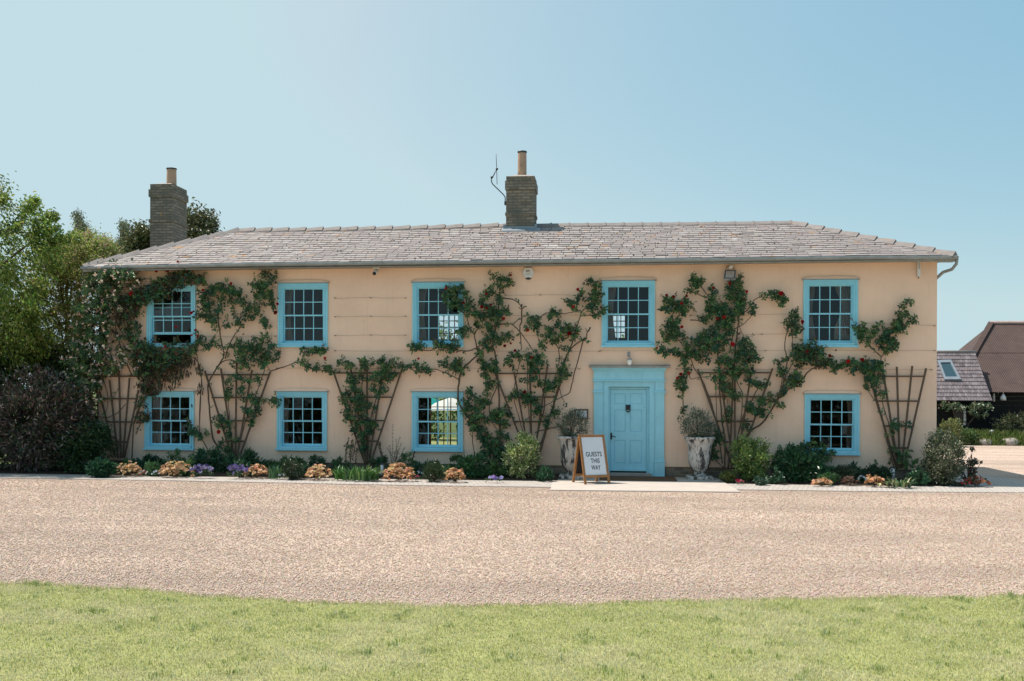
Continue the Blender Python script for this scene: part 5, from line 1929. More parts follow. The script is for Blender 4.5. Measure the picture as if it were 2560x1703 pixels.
def pansies(c, w, h, n, seed, label, cols, cat='flowers', group=None, size=(.022, .034), leafn=120, name='bedding_flowers'):
    r = np.random.default_rng(seed)
    t = empty(name, c, label=label, cat=cat, group=group)
    a = r.uniform(0, 2 * np.pi, leafn)
    u = r.random(leafn) ** .5
    P = c + np.stack([np.cos(a) * u * w, np.sin(a) * u * .16, h * .75 * np.sqrt(1 - u * u * .8) * r.uniform(.3, 1, leafn)], 1)
    l = r.uniform(.035, .06, leafn)
    leaves('foliage', P, r.normal(0, 1, (leafn, 3)) + (0, -.3, .4), r.normal(0, .5, (leafn, 3)) + (0, -.3, .8), l, l * .55, pal(leafn, [(.03, .08, .03), (.05, .11, .03)], None, .2, r), MT['leaf'], t)
    Q, A, N, Lx, Wx, Cx = [], [], [], [], [], []
    for _ in range(n):
        a = r.uniform(0, 2 * np.pi)
        u = math.sqrt(r.random())
        p = c + np.array([math.cos(a) * u * w, math.sin(a) * u * .16 - .03, h * (.55 + .45 * math.sqrt(max(0, 1 - u * u))) * r.uniform(.75, 1.05)])
        nv = unit(np.array([r.normal(0, .35), -.9, r.normal(.7, .3)]))
        e1 = unit(np.cross(nv, (.2, .1, 1)))
        e2 = np.cross(nv, e1)
        s = r.uniform(*size)
        col = pal(1, cols, None, .2, r)[0]
        for k in range(5):
            an = 2 * math.pi * k / 5
            Q.append(p); A.append(e1 * math.cos(an) + e2 * math.sin(an) + nv * .15); N.append(nv); Lx.append(s * 1.1); Wx.append(s * 1.15); Cx.append(col * r.uniform(.85, 1.15))
    f = leaves('blossoms', np.array(Q), np.array(A), np.array(N), np.array(Lx), np.array(Wx), np.clip(np.array(Cx), .004, .95), MT['petal'], t, .1)
    return t


TAN = [(.62, .42, .22), (.52, .32, .16), (.72, .54, .33), (.40, .24, .12)]
ORG = [(.64, .37, .19), (.54, .29, .14), (.74, .53, .32), (.42, .21, .11)]
DKG = [(.024, .088, .045), (.034, .11, .052), (.05, .13, .055)]
MDG = [(.048, .135, .048), (.075, .17, .055), (.10, .20, .065)]

for (x0, x1, y0, yb, cols, sd_, lab) in [
    (285, 352, 1152, 1188, TAN, 1, 'dull tan heuchera farthest left along the bed edge'), (402, 482, 1148, 1190, TAN, 2, 'wide tan heuchera beneath the leftmost lower window'),
    (614, 670, 1158, 1193, ORG + TAN, 3, 'orange tan heuchera in front of the second trellis'), (766, 828, 1157, 1197, TAN + ORG, 4, 'tan heuchera right of the second lower window'),
    (960, 1036, 1152, 1200, ORG, 5, 'largest orange heuchera left of the third lower window'), (1112, 1162, 1166, 1203, ORG, 6, 'orange red heuchera below the third lower window'),
    (2034, 2076, 1193, 1213, ORG + TAN, 7, 'small orange heuchera under the rightmost lower window'), (2163, 2205, 1184, 1214, ORG, 8, 'orange heuchera left of the rightmost garden light'),
    (2108, 2140, 1190, 1211, [(.10, .05, .035), (.13, .07, .045)], 9, 'dark brown heuchera beside white flowers on the right'),
    (2412, 2470, 1187, 1213, [(.22, .06, .03), (.28, .11, .05), (.13, .035, .03), (.08, .09, .03)], 10, 'russet heuchera at the right-hand end of the bed')]:
    c, w, h = span(x0, x1, y0, yb)
    heuchera(c, w, h, 100 + sd_, lab, cols)

# green plants, left to right
B_ = lambda *a, **k: bush(*a, **k)
c, w, h = span(222, 286, 1142, 1190)
bush('leafy_shrub', c, w, h, 201, 'low dark green broad leaved shrub left of the first heuchera', DKG + [(.02, .09, .05)], L=(.06, .10), asp=.4, n=700, dy=.25)
c, w, h = span(356, 412, 1153, 1187)
bush('low_plant', c, w, h, 202, 'low fresh green plant between two tan heucheras', MDG, cat='plant', L=(.03, .05), n=600, dy=.2, trunk=False)
c, w, h = span(468, 560, 1126, 1178, -.75)
bush('spurge', c, w, h, 203, 'dark green spurge behind the purple flowers, left clump', DKG, cat='plant', L=(.07, .11), asp=.28, n=900, dy=.25, up=.5)
c, w, h = span(560, 655, 1128, 1180, -.75)
bush('spurge', c, w, h, 204, 'dark green spurge at the foot of the second trellis', DKG + [(.03, .09, .03)], cat='plant', L=(.07, .12), asp=.26, n=900, dy=.25, up=.5)
PUR = [(.085, .07, .20), (.13, .11, .27), (.06, .045, .15), (.34, .32, .46)]
c, w, h = span(475, 535, 1162, 1193)
pansies(c, w, h, 46, 205, 'purple flower clump in front of the dark spurge, left one', PUR, group='purple bedding clumps', size=(.03, .045))
c, w, h = span(566, 622, 1163, 1194)
pansies(c, w, h, 40, 206, 'purple flower clump left of the orange tan heuchera', PUR[:3] + [(.09, .05, .22)], group='purple bedding clumps', size=(.03, .045))
c, w, h = span(668, 706, 1158, 1195)
straps('strap_leaf_plant', c, w, h, 60, 207, 'tuft of upright strap leaves under the second lower window', DKG + MDG, 'plant', wid=(.008, .014), lean=.5)
c, w, h = span(704, 766, 1150, 1196)
bush('dome_shrub', c, w, h, 208, 'small dome shaped grey green shrub under the second lower window', [(.04, .075, .03), (.06, .10, .04), (.03, .055, .03)], L=(.02, .035), n=1900, dy=.28, group='small dome shrubs in the bed')
c, w, h = span(820, 965, 1152, 1199)
straps('day_lily', c, w, h * .95, 190, 209, 'wide clump of glossy strap leaves below the middle trellis', [(.06, .17, .04), (.09, .21, .05), (.045, .13, .04), (.15, .26, .07)], 'plant', wid=(.012, .022), lean=1.0, d=.25)
c, w, h = span(835, 866, 1134, 1180, -.8)
bush('lily', c, w, h, 210, 'single upright leafy lily stem left of the middle trellis foot', DKG + MDG, cat='plant', L=(.06, .09), asp=.2, n=110, dy=.1, up=.2, shape='cone', trunk=True)
c, w, h = span(1056, 1112, 1151, 1201)
bush('dome_shrub', c, w, h, 211, 'small dome shrub under the third lower window', [(.045, .08, .025), (.065, .11, .04), (.03, .055, .025)], L=(.022, .036), n=1700, dy=.28, group='small dome shrubs in the bed')
c, w, h = span(1140, 1222, 1135, 1203, -1.0)
bush('phlox', c, w, h, 212, 'bushy bluish green phlox between orange heuchera and pale shrub', [(.028, .12, .056), (.04, .14, .062), (.05, .15, .05), (.08, .19, .06)], cat='plant', L=(.06, .09), asp=.26, n=1300, dy=.3, up=.4)
c, w, h = span(1210, 1262, 1150, 1202, -1.0)
bush('phlox', c, w, h, 213, 'green leafy phlox left of the pale variegated shrub', MDG, cat='plant', L=(.06, .09), asp=.3, n=700, dy=.25, up=.4)
c, w, h = span(1212, 1258, 1189, 1204)
pansies(c, w, h, 9, 214, 'few lilac flowers low at the bed edge near the pale shrub', [(.20, .17, .38), (.30, .26, .5)], size=(.035, .048), leafn=60)
c, w, h = span(1258, 1352, 1072, 1196, -.95)
bush('variegated_shrub', c, w, h, 215, 'tall pale yellow green variegated shrub left of the urn', [(.60, .64, .27), (.70, .72, .40), (.17, .26, .07), (.12, .20, .06), (.36, .45, .14)], L=(.035, .055), asp=.5, n=2300, dy=.36, group=None)
c, w, h = span(1330, 1368, 1158, 1203, -1.0)
bush('small_shrub', c, w, h, 216, 'thin small yellowish shrub between pale shrub and left urn', [(.06, .09, .025), (.10, .13, .03), (.03, .05, .02)], L=(.02, .035), n=330, dy=.15)
c, w, h = span(1796, 1847, 1172, 1210, -1.15)
bush('small_shrub', c, w, h, 217, 'small yellow green shrub right of the right-hand urn', [(.10, .14, .035), (.05, .09, .03), (.16, .19, .05)], L=(.025, .04), n=700, dy=.2)
c, w, h = span(1830, 1932, 1082, 1206, -.95)
bush('mock_orange', c, w, h, 218, 'rounded bright green shrub below the rose right of the door', [(.12, .22, .045), (.19, .29, .07), (.07, .14, .04), (.30, .38, .12)], L=(.035, .06), asp=.5, n=2600, dy=.42)
c, w, h = span(1932, 2068, 1115, 1211, -.9)
bush('peony', c, w, h, 219, 'broad dark green peony under the last lower window', [(.028, .105, .046), (.04, .13, .048), (.06, .155, .052), (.025, .085, .046)], cat='plant', L=(.07, .11), asp=.3, n=1900, dy=.42, up=.25)
c, w, h = span(2076, 2146, 1158, 1203, -.85)
bush('dome_shrub', c, w, h, 220, 'wide grey green dome shrub under the right edge of the last window', [(.07, .10, .05), (.05, .08, .035), (.10, .13, .07)], L=(.022, .038), n=1900, dy=.3, group='small dome shrubs in the bed')
c, w, h = span(2140, 2232, 1160, 1206, -.8)
bush('stonecrop', c, w, h, 221, 'dark green mat of stonecrop left of the rightmost trellis foot', [(.015, .065, .028), (.025, .085, .03), (.02, .05, .025)], cat='plant', L=(.035, .055), asp=.5, n=1100, dy=.3, trunk=False)
for k, (x0, x1, y0) in enumerate(((2176, 2202, 1150), (2200, 2216, 1153))):
    c, w, h = span(x0, x1, y0, 1200, -.65)
    bush('lily', c, w, h, 222 + k, ('taller' if k == 0 else 'thinner') + ' leafy lily shoot behind the stonecrop near the right trellis', DKG + MDG, cat='plant', L=(.05, .07), asp=.25, n=110, dy=.1, up=.3, shape='cone', trunk=True)
c, w, h = span(2205, 2292, 1186, 1216)
straps('spent_bulbs', c, w, h * 1.1, 75, 224, 'floppy pale yellowing bulb leaves in front of the right trellis', [(.04, .11, .05), (.10, .20, .08), (.32, .34, .16), (.03, .08, .04)], 'plant', wid=(.014, .026), lean=1.7, d=.2)
c, w, h = span(2258, 2325, 1182, 1214, -1.0)
bush('ground_plant', c, w, h, 225, 'low dark ground plant left of the variegated corner bush', DKG + [(.03, .04, .02)], cat='plant', L=(.03, .05), n=500, dy=.3, trunk=False)
for (x0, x1, y0, yb, col, k, lab) in [
    (352, 372, 1176, 1188, [(.40, .03, .04), (.55, .5, .5)], 30, 'tiny red and white flowers right of the first heuchera'), (384, 402, 1176, 1189, [(.55, .55, .6)], 31, 'tiny white flowers left of the wide tan heuchera'),
    (1034, 1056, 1188, 1200, [(.22, .02, .07)], 32, 'magenta flowers between orange heuchera and dome shrub'), (1042, 1058, 1178, 1190, [(.6, .6, .64)], 33, 'white flowers behind the magenta flowers'),
    (1836, 1860, 1198, 1209, [(.35, .015, .06)], 34, 'magenta flowers at the edge below the bright green shrub'), (2070, 2096, 1191, 1207, [(.62, .62, .66)], 35, 'white flowers right of the small orange heuchera'),
    (2143, 2164, 1189, 1206, [(.62, .62, .66)], 36, 'white flowers left of the orange heuchera on the right'), (2398, 2424, 1200, 1214, [(.30, .012, .03)], 37, 'dark red flowers at the right end of the bed'),
    (700, 712, 1183, 1195, [(.5, .5, .55)], 38, 'tiny white flowers left of the dome shrub under the second window')]:
    c, w, h = span(x0, x1, y0, yb)
    pansies(c, w, h, int(8 + 40 * w), 230 + k, lab, col, size=(.018, .028), leafn=30)
c, w, h = span(1884, 1918, 1196, 1210)
bush('low_plant', c, w, h, 240, 'low pale green rosette at the bed edge below the peony', [(.08, .16, .10), (.05, .11, .06)], cat='plant', L=(.05, .08), asp=.5, n=90, dy=.12, trunk=False)

FILL = [(345, 362, 'between first heuchera and the red and white flowers'), (440, 470, 'left of the purple flowers'), (535, 566, 'between the two purple clumps'), (600, 625, 'right of the second purple clump'),
        (655, 690, 'left of the strap leaf tuft'), (752, 776, 'right of the dome shrub under the second window'), (1036, 1062, 'behind the magenta flowers'), (1096, 1122, 'left of the orange red heuchera'),
        (1255, 1280, 'at the foot of the pale variegated shrub'), (1352, 1372, 'beside the left urn'), (1862, 1890, 'right of the magenta edge flowers'), (1925, 1950, 'left of the peony'),
        (2018, 2042, 'right of the peony'), (2060, 2082, 'behind the white flowers'), (2136, 2160, 'right of the wide dome shrub'), (2285, 2310, 'left of the variegated corner bush')]
for k, (x0, x1, lab) in enumerate(FILL):
    yb = float(np.interp((x0 + x1) / 2, [200, 1000, 1400, 2160, 2420], [1187, 1199, 1204, 1214, 1216]))
    c, w, h = span(x0 - 15, x1 + 15, yb - R.uniform(32, 50), yb - 3, None if k % 2 else -.8)
    bush('ground_plant', c, w, h, 400 + k, 'low leafy filler plant in the bed, ' + lab, [DKG, MDG, DKG + [(.05, .12, .05)]][k % 3], cat='plant', L=[(.04, .06), (.055, .085), (.03, .045)][k % 3], asp=[.45, .25, .6][k % 3], n=330, dy=.2, trunk=False, up=.4)

BACK = [(290, 345, 'behind the first heuchera'), (352, 400, 'left below the first lower window'), (405, 470, 'right below the first lower window'), (640, 690, 'left below the second lower window'),
        (700, 755, 'middle below the second lower window'), (765, 822, 'right of the second lower window'), (826, 880, 'left of the middle trellis foot'), (935, 985, 'right of the middle trellis foot'),
        (1000, 1050, 'left below the third lower window'), (1060, 1110, 'middle below the third lower window'), (1118, 1160, 'right below the third lower window'), (1925, 1960, 'behind the peony, left side'),
        (2060, 2110, 'below the last lower window'), (2115, 2165, 'right of the last lower window'), (2255, 2305, 'right of the rightmost trellis foot')]
for k, (x0, x1, lab) in enumerate(BACK):
    c, w, h = span(x0, x1, 1150 - 12 * (k % 3) + 10 * (x0 > 1900), 1185, -.45)
    bush('wall_plant', c, w * 1.15, h, 450 + k, 'low green plant growing against the wall, ' + lab, [MDG, DKG, MDG + [(.14, .22, .09)], DKG + [(.10, .13, .07)]][k % 4], cat='plant', L=[(.04, .06), (.06, .09), (.03, .05)][k % 3], asp=[.45, .25, .6][k % 3], n=420, dy=.22, trunk=False, up=.4, group='low plants along the foot of the wall')

# dry twiggy plants by the third lower window and the middle trellis
t = empty('dry_twigs', foot(968, 1165), label='bare dry brown twigs standing between the middle trellis and third window', cat='plant')
m = MB()
rr = random.Random(8)
for (x, y1) in ((982, 1062), (990, 1100), (999, 1095), (1003, 1110), (1011, 1120), (974, 1115), (967, 1120), (1012, 1140), (985, 1130), (995, 1125)):
    b = at(985 + rr.uniform(-10, 10), 1165, -.55)
    e = at(x, y1, -.5)
    ps = smooth_poly([b, (b + e) / 2 + np.array([rr.gauss(0, .02), 0, 0]), e], 6)
    m.tube(ps, np.linspace(.006, .0028, len(ps)), 5)
    for p in ps[4:]:
        for s in (-1, 1):
            m.tube([p, p + np.array([s * rr.uniform(.012, .03), rr.uniform(-.02, .02), .012])], .004, 4)
m.build('twigs', MT['stem'], t)
t = empty('drooping_stems', foot(915, 1165), label='brown drooping dried stems hanging at the foot of the middle trellis', cat='plant')
m = MB()
for (x0, y0, x1, y1) in ((872, 1095, 864, 1158), (868, 1105, 862, 1165), (880, 1100, 874, 1145), (884, 1110, 876, 1155), (890, 1105, 882, 1150), (893, 1120, 890, 1158), (945, 1095, 953, 1140), (950, 1105, 958, 1160), (948, 1110, 961, 1150), (1036, 1130, 1031, 1160)):
    ps = smooth_poly([at(x0, y0, -.25), at((x0 + x1) / 2 - 1, (y0 + y1) / 2, -.27), at(x1, y1, -.25)], 7)
    m.tube(ps, .004, 4)
    for p in ps:
        for _ in range(2):
            m.ball(p + np.array([rr.uniform(-.018, .018), rr.uniform(-.02, .02), rr.uniform(-.015, .015)]), rr.uniform(.009, .016), 5, 4)
m.build('dry_stems', MT['stem'], t)

# trailing rose shoot over the sill of the last lower window
rose('shrub_rose', 'dark leaved rose shoot trailing over the sill of the last lower window', (1985, 1200), [
    (.010, [(1985, 1190), (1990, 1150), (2000, 1125), (2020, 1115)]), (.008, [(1990, 1150), (1960, 1128), (1945, 1130)]), (.007, [(2020, 1115), (2050, 1130), (2060, 1148)])],
     bl('2000,1117,8 2010,1120,9 2022,1112,9 2025,1125,9 2040,1118,6 2055,1115,5 2058,1125,5 2060,1140,6 2050,1150,6 2070,1145,6 2075,1132,4 2080,1130,4 1950,1130,7 1945,1140,7 1985,1125,7 1975,1118,5 1965,1135,8 2035,1140,8 2045,1135,6 2052,1160,5'), [], 41, group=None, depth=.3)

# right-hand corner of the bed
c, w, h = span(2298, 2412, 1072, 1215, -1.05)
bush('variegated_bush', c, w, h, 250, 'big grey green variegated evergreen bush at the right corner of the house', [(.10, .135, .065), (.14, .18, .10), (.075, .10, .055), (.46, .43, .29), (.62, .58, .42)], colw=[4, 3, 4, 1.5, 1], L=(.03, .05), asp=.45, n=5600, dy=.5, shape='dome')
c, w, h = span(2396, 2446, 1112, 1205, -.7)
bush('shrub_rose', c, w, h * .99, 251, 'open stemmed small rose shrub right of the variegated corner bush', [(.03, .055, .03), (.05, .075, .035), (.40, .36, .30), (.10, .05, .04)], L=(.035, .05), asp=.6, n=420, dy=.25, shape='dome')
t = empty('seed_head', foot(2425, 1205), label='single bent stalk with brown seed head right of the corner shrub', cat='plant')
m = MB()
m.tube(smooth_poly([at(2422, 1200, -1.1), at(2436, 1182, -1.1), at(2452, 1158, -1.1)]), .006, 5)
m.ball(at(2453, 1156, -1.1), .035, 8, 6)
for k in range(6):
    p = at(2453, 1156, -1.1)
    m.tube([p, p + np.array([R.uniform(-.06, .06), R.uniform(-.05, .05), R.uniform(-.02, .05)])], .006, 4)
m.build('stalk', MT['stem'], t)

# shrubs in the urns
for (c, lab, w, h, dx) in ((U1, 'small olive shrub in the urn left of the door', .40, .84, 0.0), (U2, 'bushy grey green olive shrub in the urn right of the door', .44, .80, -.02)):
    bush('olive_shrub', c + np.array([dx, 0, .90]), w, h * .92, int(300 + w * 100), lab, [(.12, .15, .10), (.18, .22, .15), (.07, .10, .07), (.52, .52, .40), (.24, .27, .20)], colw=[4, 3, 3, .9, 2], L=(.035, .06), asp=.26, n=1500, dy=.36, up=.6, group='shrubs in the stone urns')


# ------------------------------------------------------------------ rooms seen through the glass
def curtain(px0, px1, py0, py1, label, seed, gather=.35, Y=.42):
    a, b = at(px0, py0, Y), at(px1, py1, Y)
    rr = random.Random(seed)
    m = MB()
    n, k = 40, 10
    v, f = [], []
    for j in range(k + 1):
        t = j / k
        sq = 1 - gather * math.sin(math.pi * min(1, t * 1.15)) ** 2
        for i in range(n + 1):
            u = i / n
            x = b[0] + (a[0] - b[0]) * (1 - u) * sq if gather >= 0 else a[0] + (b[0] - a[0]) * u * (1 + gather * math.sin(math.pi * t) ** 2)
            v.append((x, Y + .022 * math.sin(u * 34 + rr.random() * .15), a[2] + (b[2] - a[2]) * t))
    for j in range(k):
        for i in range(n):
            q = j * (n + 1) + i
            f.append((q, q + n + 1, q + n + 2, q + 1))
    m.add(v, f, smooth=True)
    o = m.build('curtain', MT['curtain'])
    return tag(o, label, 'curtain', 'curtains inside the sash windows')


curtain(2086, 2140, 708, 848, 'gathered pale curtain inside the right of the last upper window', 1)
curtain(2014, 2038, 708, 848, 'narrow curtain inside the left of the last upper window', 2, -.3)
curtain(2116, 2146, 990, 1128, 'pale curtain inside the right of the last lower window', 3, .15)
curtain(366, 408, 984, 1115, 'grey curtain inside the left of the first lower window', 4, -.1)
curtain(700, 732, 715, 858, 'dim curtain inside the left of the second upper window', 5, -.2)
curtain(1036, 1066, 712, 858, 'pale curtain inside the left of the third upper window', 6, -.2)
curtain(697, 722, 986, 1118, 'dim curtain inside the left of the second lower window', 7, -.1)
curtain(1508, 1540, 709, 860, 'pale curtain inside the left of the window above the door', 8, -.25)

lc = at(2116, 1085, .75)
t = empty('table_lamp', (lc[0], .75, .8), label='white shaded table lamp standing inside the last lower window', cat='lamp')
m = MB()
zs_ = at(2116, 1060, .75)[2]
zm = at(2116, 1086, .75)[2]
m.lathe([(.13, zm - .8), (.095, zs_ - .8), (.090, zs_ - .8), (.125, zm - .8 + .001)], (lc[0], .75, .8), 24)
m.build('lamp_shade', MT['lampshade'], t)
m = MB()
m.lathe([(.07, 0), (.07, .02), (.03, .05), (.055, .14), (.02, .24), (.012, zm - .8 + .05)], (lc[0], .75, .8), 16)
m.build('lamp_base', MT['black_iron'], t)
m = MB()
m.box(lc[0] - .5, lc[0] + .35, .5, 1.0, .76, .80)
for (x, y) in ((lc[0] - .46, .54), (lc[0] + .31, .54), (lc[0] - .46, .96), (lc[0] + .31, .96)):
    m.box(x - .025, x + .025, y - .025, y + .025, .1, .76)
tag(m.build('side_table', MT['frame_wood']), 'wooden side table carrying the lamp inside the last lower window', 'table')

hb = at(420, 1018, .36)
t = empty('hanging_bird', hb, label='small white bird ornament hanging inside the first lower window', cat='ornament')
m = MB()
m.add([hb + np.array(p) for p in ((-.06, 0, -.05), (.035, -.012, .01), (.06, 0, .035), (.02, .012, .035), (-.02, -.05, .06), (.0, .05, .08))], [(0, 1, 3), (1, 2, 3), (0, 3, 1), (1, 4, 3), (1, 3, 5)])
m.build('paper_bird', MT['lampshade'], t)
m = MB()
m.tube([hb + (0, 0, .03), hb + (0, 0, .45)], .0015, 4)
m.build('thread', MT['greyink'], t)

# ------------------------------------------------------------------ garden behind the house
px_ = at(1098, 1000, 12.0)
t = empty('garden_parasol', (px_[0], 12.0, 0), label='teal and white garden parasol seen through the third lower window', cat='parasol')
m = MB()
zt = at(1098, 988, 12.)[2]
m.lathe([(1.25, zt - .38), (.7, zt - .16), (.03, zt), (.02, zt - .02), (1.24, zt - .39)], (px_[0] - .75, 12.0, 0), 8, smooth=False)
m.build('teal_canopy', MT['teal'], t)
m = MB()
m.lathe([(1.0, zt - .52), (.5, zt - .25), (.03, zt - .08), (.02, zt - .1), (.99, zt - .53)], (px_[0] + .55, 11.2, 0), 8, smooth=False)
m.build('white_canopy', MT['canvas'], t)
m = MB()
m.tube([(px_[0] - .75, 12, 0), (px_[0] - .75, 12, zt)], .025, 8)
m.tube([(px_[0] + .55, 11.2, 0), (px_[0] + .55, 11.2, zt - .1)], .025, 8)
m.build('pole', MT['oak'], t)
poly('garden_lawn', [(XL - 1, YR + .6), (XR + .4, YR + .6), (XR + .4, 19), (XL - 1, 19)], -0.006, MT['lawn'])


def tree(name, label, base, clumps, nleaf, L, asp, cols, seed, cat='tree', trunk_r=.14, droop=-.5, spread=.28, mat='leafthin', group=None, colw=None, limbs=14, dens_var=.2):
    "clumps: world centres with a radius; trunk and limbs reach into them"
    r = np.random.default_rng(seed)
    rr = random.Random(seed)
    t = empty(name, base, label=label, cat=cat, group=group)
    base = np.asarray(base, float)
    ctr = np.array([c[:3] for c in clumps])
    rad = np.array([c[3] for c in clumps])
    per = max(1, int(nleaf / len(ctr)))
    cs = np.repeat(ctr, per, 0)
    rs_ = np.repeat(rad, per)[:, None]
    n = len(cs)
    P = cs + r.normal(0, .5, (n, 3)) * rs_
    mid = ctr.mean(0)
    ax = unit(cs - mid) * .6 + r.normal(0, .6, (n, 3)) + np.array([0, 0, droop])
    nr = r.normal(0, .55, (n, 3)) + np.array([0, -.2, .8])
    l = r.uniform(*L, n)
    tint = np.repeat(r.normal(1, dens_var, (len(ctr), 1)), per, 0)
    leaves('crown', P, ax, nr, l, l * asp * r.uniform(.75, 1.25, n), np.clip(pal(n, cols, colw, .25, r) * tint, .003, .95), MT[mat], t)
    m = MB()
    top = mid + np.array([0, 0, (ctr[:, 2].max() - mid[2]) * .5])
    tr = smooth_poly([base, base + (mid - base) * .35 + np.array([rr.uniform(-.1, .1), 0, 0]), base + (mid - base) * .75, top], 6)
    m.tube(tr, np.linspace(trunk_r, trunk_r * .3, len(tr)), 9)
    for k in range(limbs):
        j = rr.randrange(len(ctr))
        s = tr[rr.randrange(len(tr) // 3, len(tr))]
        e = ctr[j]
        mm = (s + e) / 2 + np.array([rr.uniform(-.15, .15), rr.uniform(-.15, .15), .12 * np.linalg.norm(e - s)])
        q = smooth_poly([s, mm, e], 5)
        m.tube(q, np.linspace(trunk_r * .38, trunk_r * .06, len(q)), 6)
    m.build('trunk', MT['bark'], t)
    return t


def fill(n, seed, cx, cy, Y, rx_, ry_, rY, rad, keep=None):
    "clump centres spread in an ellipsoid whose outline is given in photograph pixels at depth Y"
    r = np.random.default_rng(seed)
    out = []
    while len(out) < n:
        q = r.uniform(-1, 1, 3)
        d = np.linalg.norm(q)
        if d > 1 or (d < .55 and r.random() < .5):
            continue
        x, y = cx + q[0] * rx_, cy + q[1] * ry_
        if keep and not keep(x, y):
            continue
        out.append((*at(x, y, Y + q[2] * rY), rad * r.uniform(.7, 1.3)))
    return out


CHX = np.array([(470, 30), (490, 92), (510, 95), (530, 112), (540, 132), (560, 136), (575, 142), (585, 182), (600, 196), (615, 170), (640, 160), (680, 140), (740, 125), (820, 112), (960, 90)])
GAPS = [(104, 650, 16), (60, 655, 14), (85, 700, 17), (45, 720, 12), (100, 590, 10), (30, 610, 9), (128, 690, 12), (70, 560, 9), (150, 625, 8), (120, 740, 10)]


def cherry_keep(x, y):
    if x > np.interp(y, CHX[:, 0], CHX[:, 1]) - 6 or (y < 500 and x > 10):
        return False
    return not any((x - a) ** 2 + (y - b) ** 2 < c * c for a, b, c in GAPS)


cl = fill(760, 51, -230, 690, .6, 430, 300, 2.4, .26, cherry_keep) + fill(90, 151, 20, 850, .8, 95, 95, .8, .28)
for tip in ([(40, 570), (60, 535), (80, 508), (88, 500)], [(70, 590), (100, 560), (125, 542), (133, 540)], [(80, 600), (115, 580), (138, 570)], [(90, 620), (140, 598), (180, 592), (192, 596)], [(-30, 520), (0, 500), (10, 492)]):
    for (x, y) in smooth_poly([(a, b, 0) for a, b in tip], 3)[:, :2]:
        cl.append((*at(x, y, .2 + R.uniform(-.5, .5)), .13))
bx0 = at(-150, 1100, .8)
tree('cherry_tree', 'leafy cherry tree with sunlit yellow green leaves left of the farmhouse', (bx0[0], .8, 0), cl, 62000, (.075, .125), .46,
     [(.19, .28, .05), (.26, .34, .07), (.13, .21, .04), (.34, .38, .12), (.08, .15, .03)], 52, trunk_r=.2, droop=-.75, limbs=40)
cl = fill(170, 53, 205, 655, 2.2, 105, 72, 1.2, .2, lambda x, y: y < 700 and (y > 600 or x < 240)) + fill(190, 153, 140, 800, 2.4, 85, 170, .9, .24)
b = at(165, 1100, 2.4)
tree('small_tree', 'pale yellow green small tree showing above the left end of the roof', (b[0], 2.4, 0), cl, 36000, (.055, .09), .52,
     [(.28, .34, .09), (.34, .38, .13), (.18, .25, .05), (.38, .28, .2)], 54, trunk_r=.09, droop=-.1)
for (cx, top, hw, seed, lab) in ((200, 531, 36, 55, 'left wispy birch top rising behind the small pale tree'), (305, 556, 42, 57, 'right wispy birch top between pale tree and left chimney')):
    r = np.random.default_rng(seed)
    cl = []
    for _ in range(95):
        v = r.random() ** .8
        y = top + v * 130
        x = cx + r.normal(0, .42) * hw * (.12 + .9 * v) + (8 * math.sin(v * 7 + seed) if True else 0)
        cl.append((*at(x, y, 30 + r.normal(0, .8)), .30))
    b = at(cx, 1000, 30)
    tree('birch_tree', lab, (b[0], 30, 0), cl, 3800, (.10, .15), .5, [(.12, .15, .085), (.16, .19, .1), (.10, .12, .075)], seed, trunk_r=.10, droop=-.9, limbs=26, group='birch tops behind the house')
cl = fill(90, 58, 478, 622, 17, 74, 88, 1.5, .42, lambda x, y: y > 528 + abs(x - 480) * .55 and y < 690) + fill(40, 59, 362, 630, 17, 40, 66, 1.2, .36, lambda x, y: y > 562 + abs(x - 364) * 1.0)
b = at(430, 1050, 17)
tree('holm_oak', 'dense dark olive tree behind the left chimney', (b[0], 17, 0), cl, 22000, (.13, .20), .5, [(.09, .105, .036), (.12, .13, .05), (.06, .08, .03), (.16, .15, .065)], 60, trunk_r=.25, droop=-.1, mat='leaf')

# shrubs at the left corner
c = at(95, 1180, -.75)
bush('purple_shrub', np.array([c[0], -.75, .02]), 1.7, 2.7, 61, 'large purple brown leaved shrub left of the house', [(.075, .052, .048), (.12, .075, .065), (.06, .09, .045), (.34, .27, .25), (.045, .08, .04)], colw=[4, 3, 3, 2, 3],  # palest tint paints glints on the leaves as plain colour
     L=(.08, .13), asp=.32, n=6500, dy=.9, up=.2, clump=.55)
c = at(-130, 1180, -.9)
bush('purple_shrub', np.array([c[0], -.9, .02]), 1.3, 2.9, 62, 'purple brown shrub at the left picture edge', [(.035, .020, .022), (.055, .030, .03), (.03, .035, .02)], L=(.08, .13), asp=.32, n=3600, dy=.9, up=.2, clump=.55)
c = at(208, 1180, -.95)
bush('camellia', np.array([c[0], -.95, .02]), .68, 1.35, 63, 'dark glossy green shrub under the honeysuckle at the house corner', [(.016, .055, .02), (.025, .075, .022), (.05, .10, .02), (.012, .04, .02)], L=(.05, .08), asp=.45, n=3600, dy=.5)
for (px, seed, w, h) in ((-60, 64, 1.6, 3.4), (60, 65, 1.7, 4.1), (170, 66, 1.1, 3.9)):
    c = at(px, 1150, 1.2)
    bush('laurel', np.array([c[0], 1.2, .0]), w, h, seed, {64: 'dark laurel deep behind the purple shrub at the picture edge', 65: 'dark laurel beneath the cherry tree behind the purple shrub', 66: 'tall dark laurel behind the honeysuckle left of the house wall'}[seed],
         [(.018, .04, .014), (.03, .06, .018), (.05, .09, .02)], L=(.08, .12), asp=.45, n=4200, dy=1.0, clump=.8, group='dark laurels left of the house')

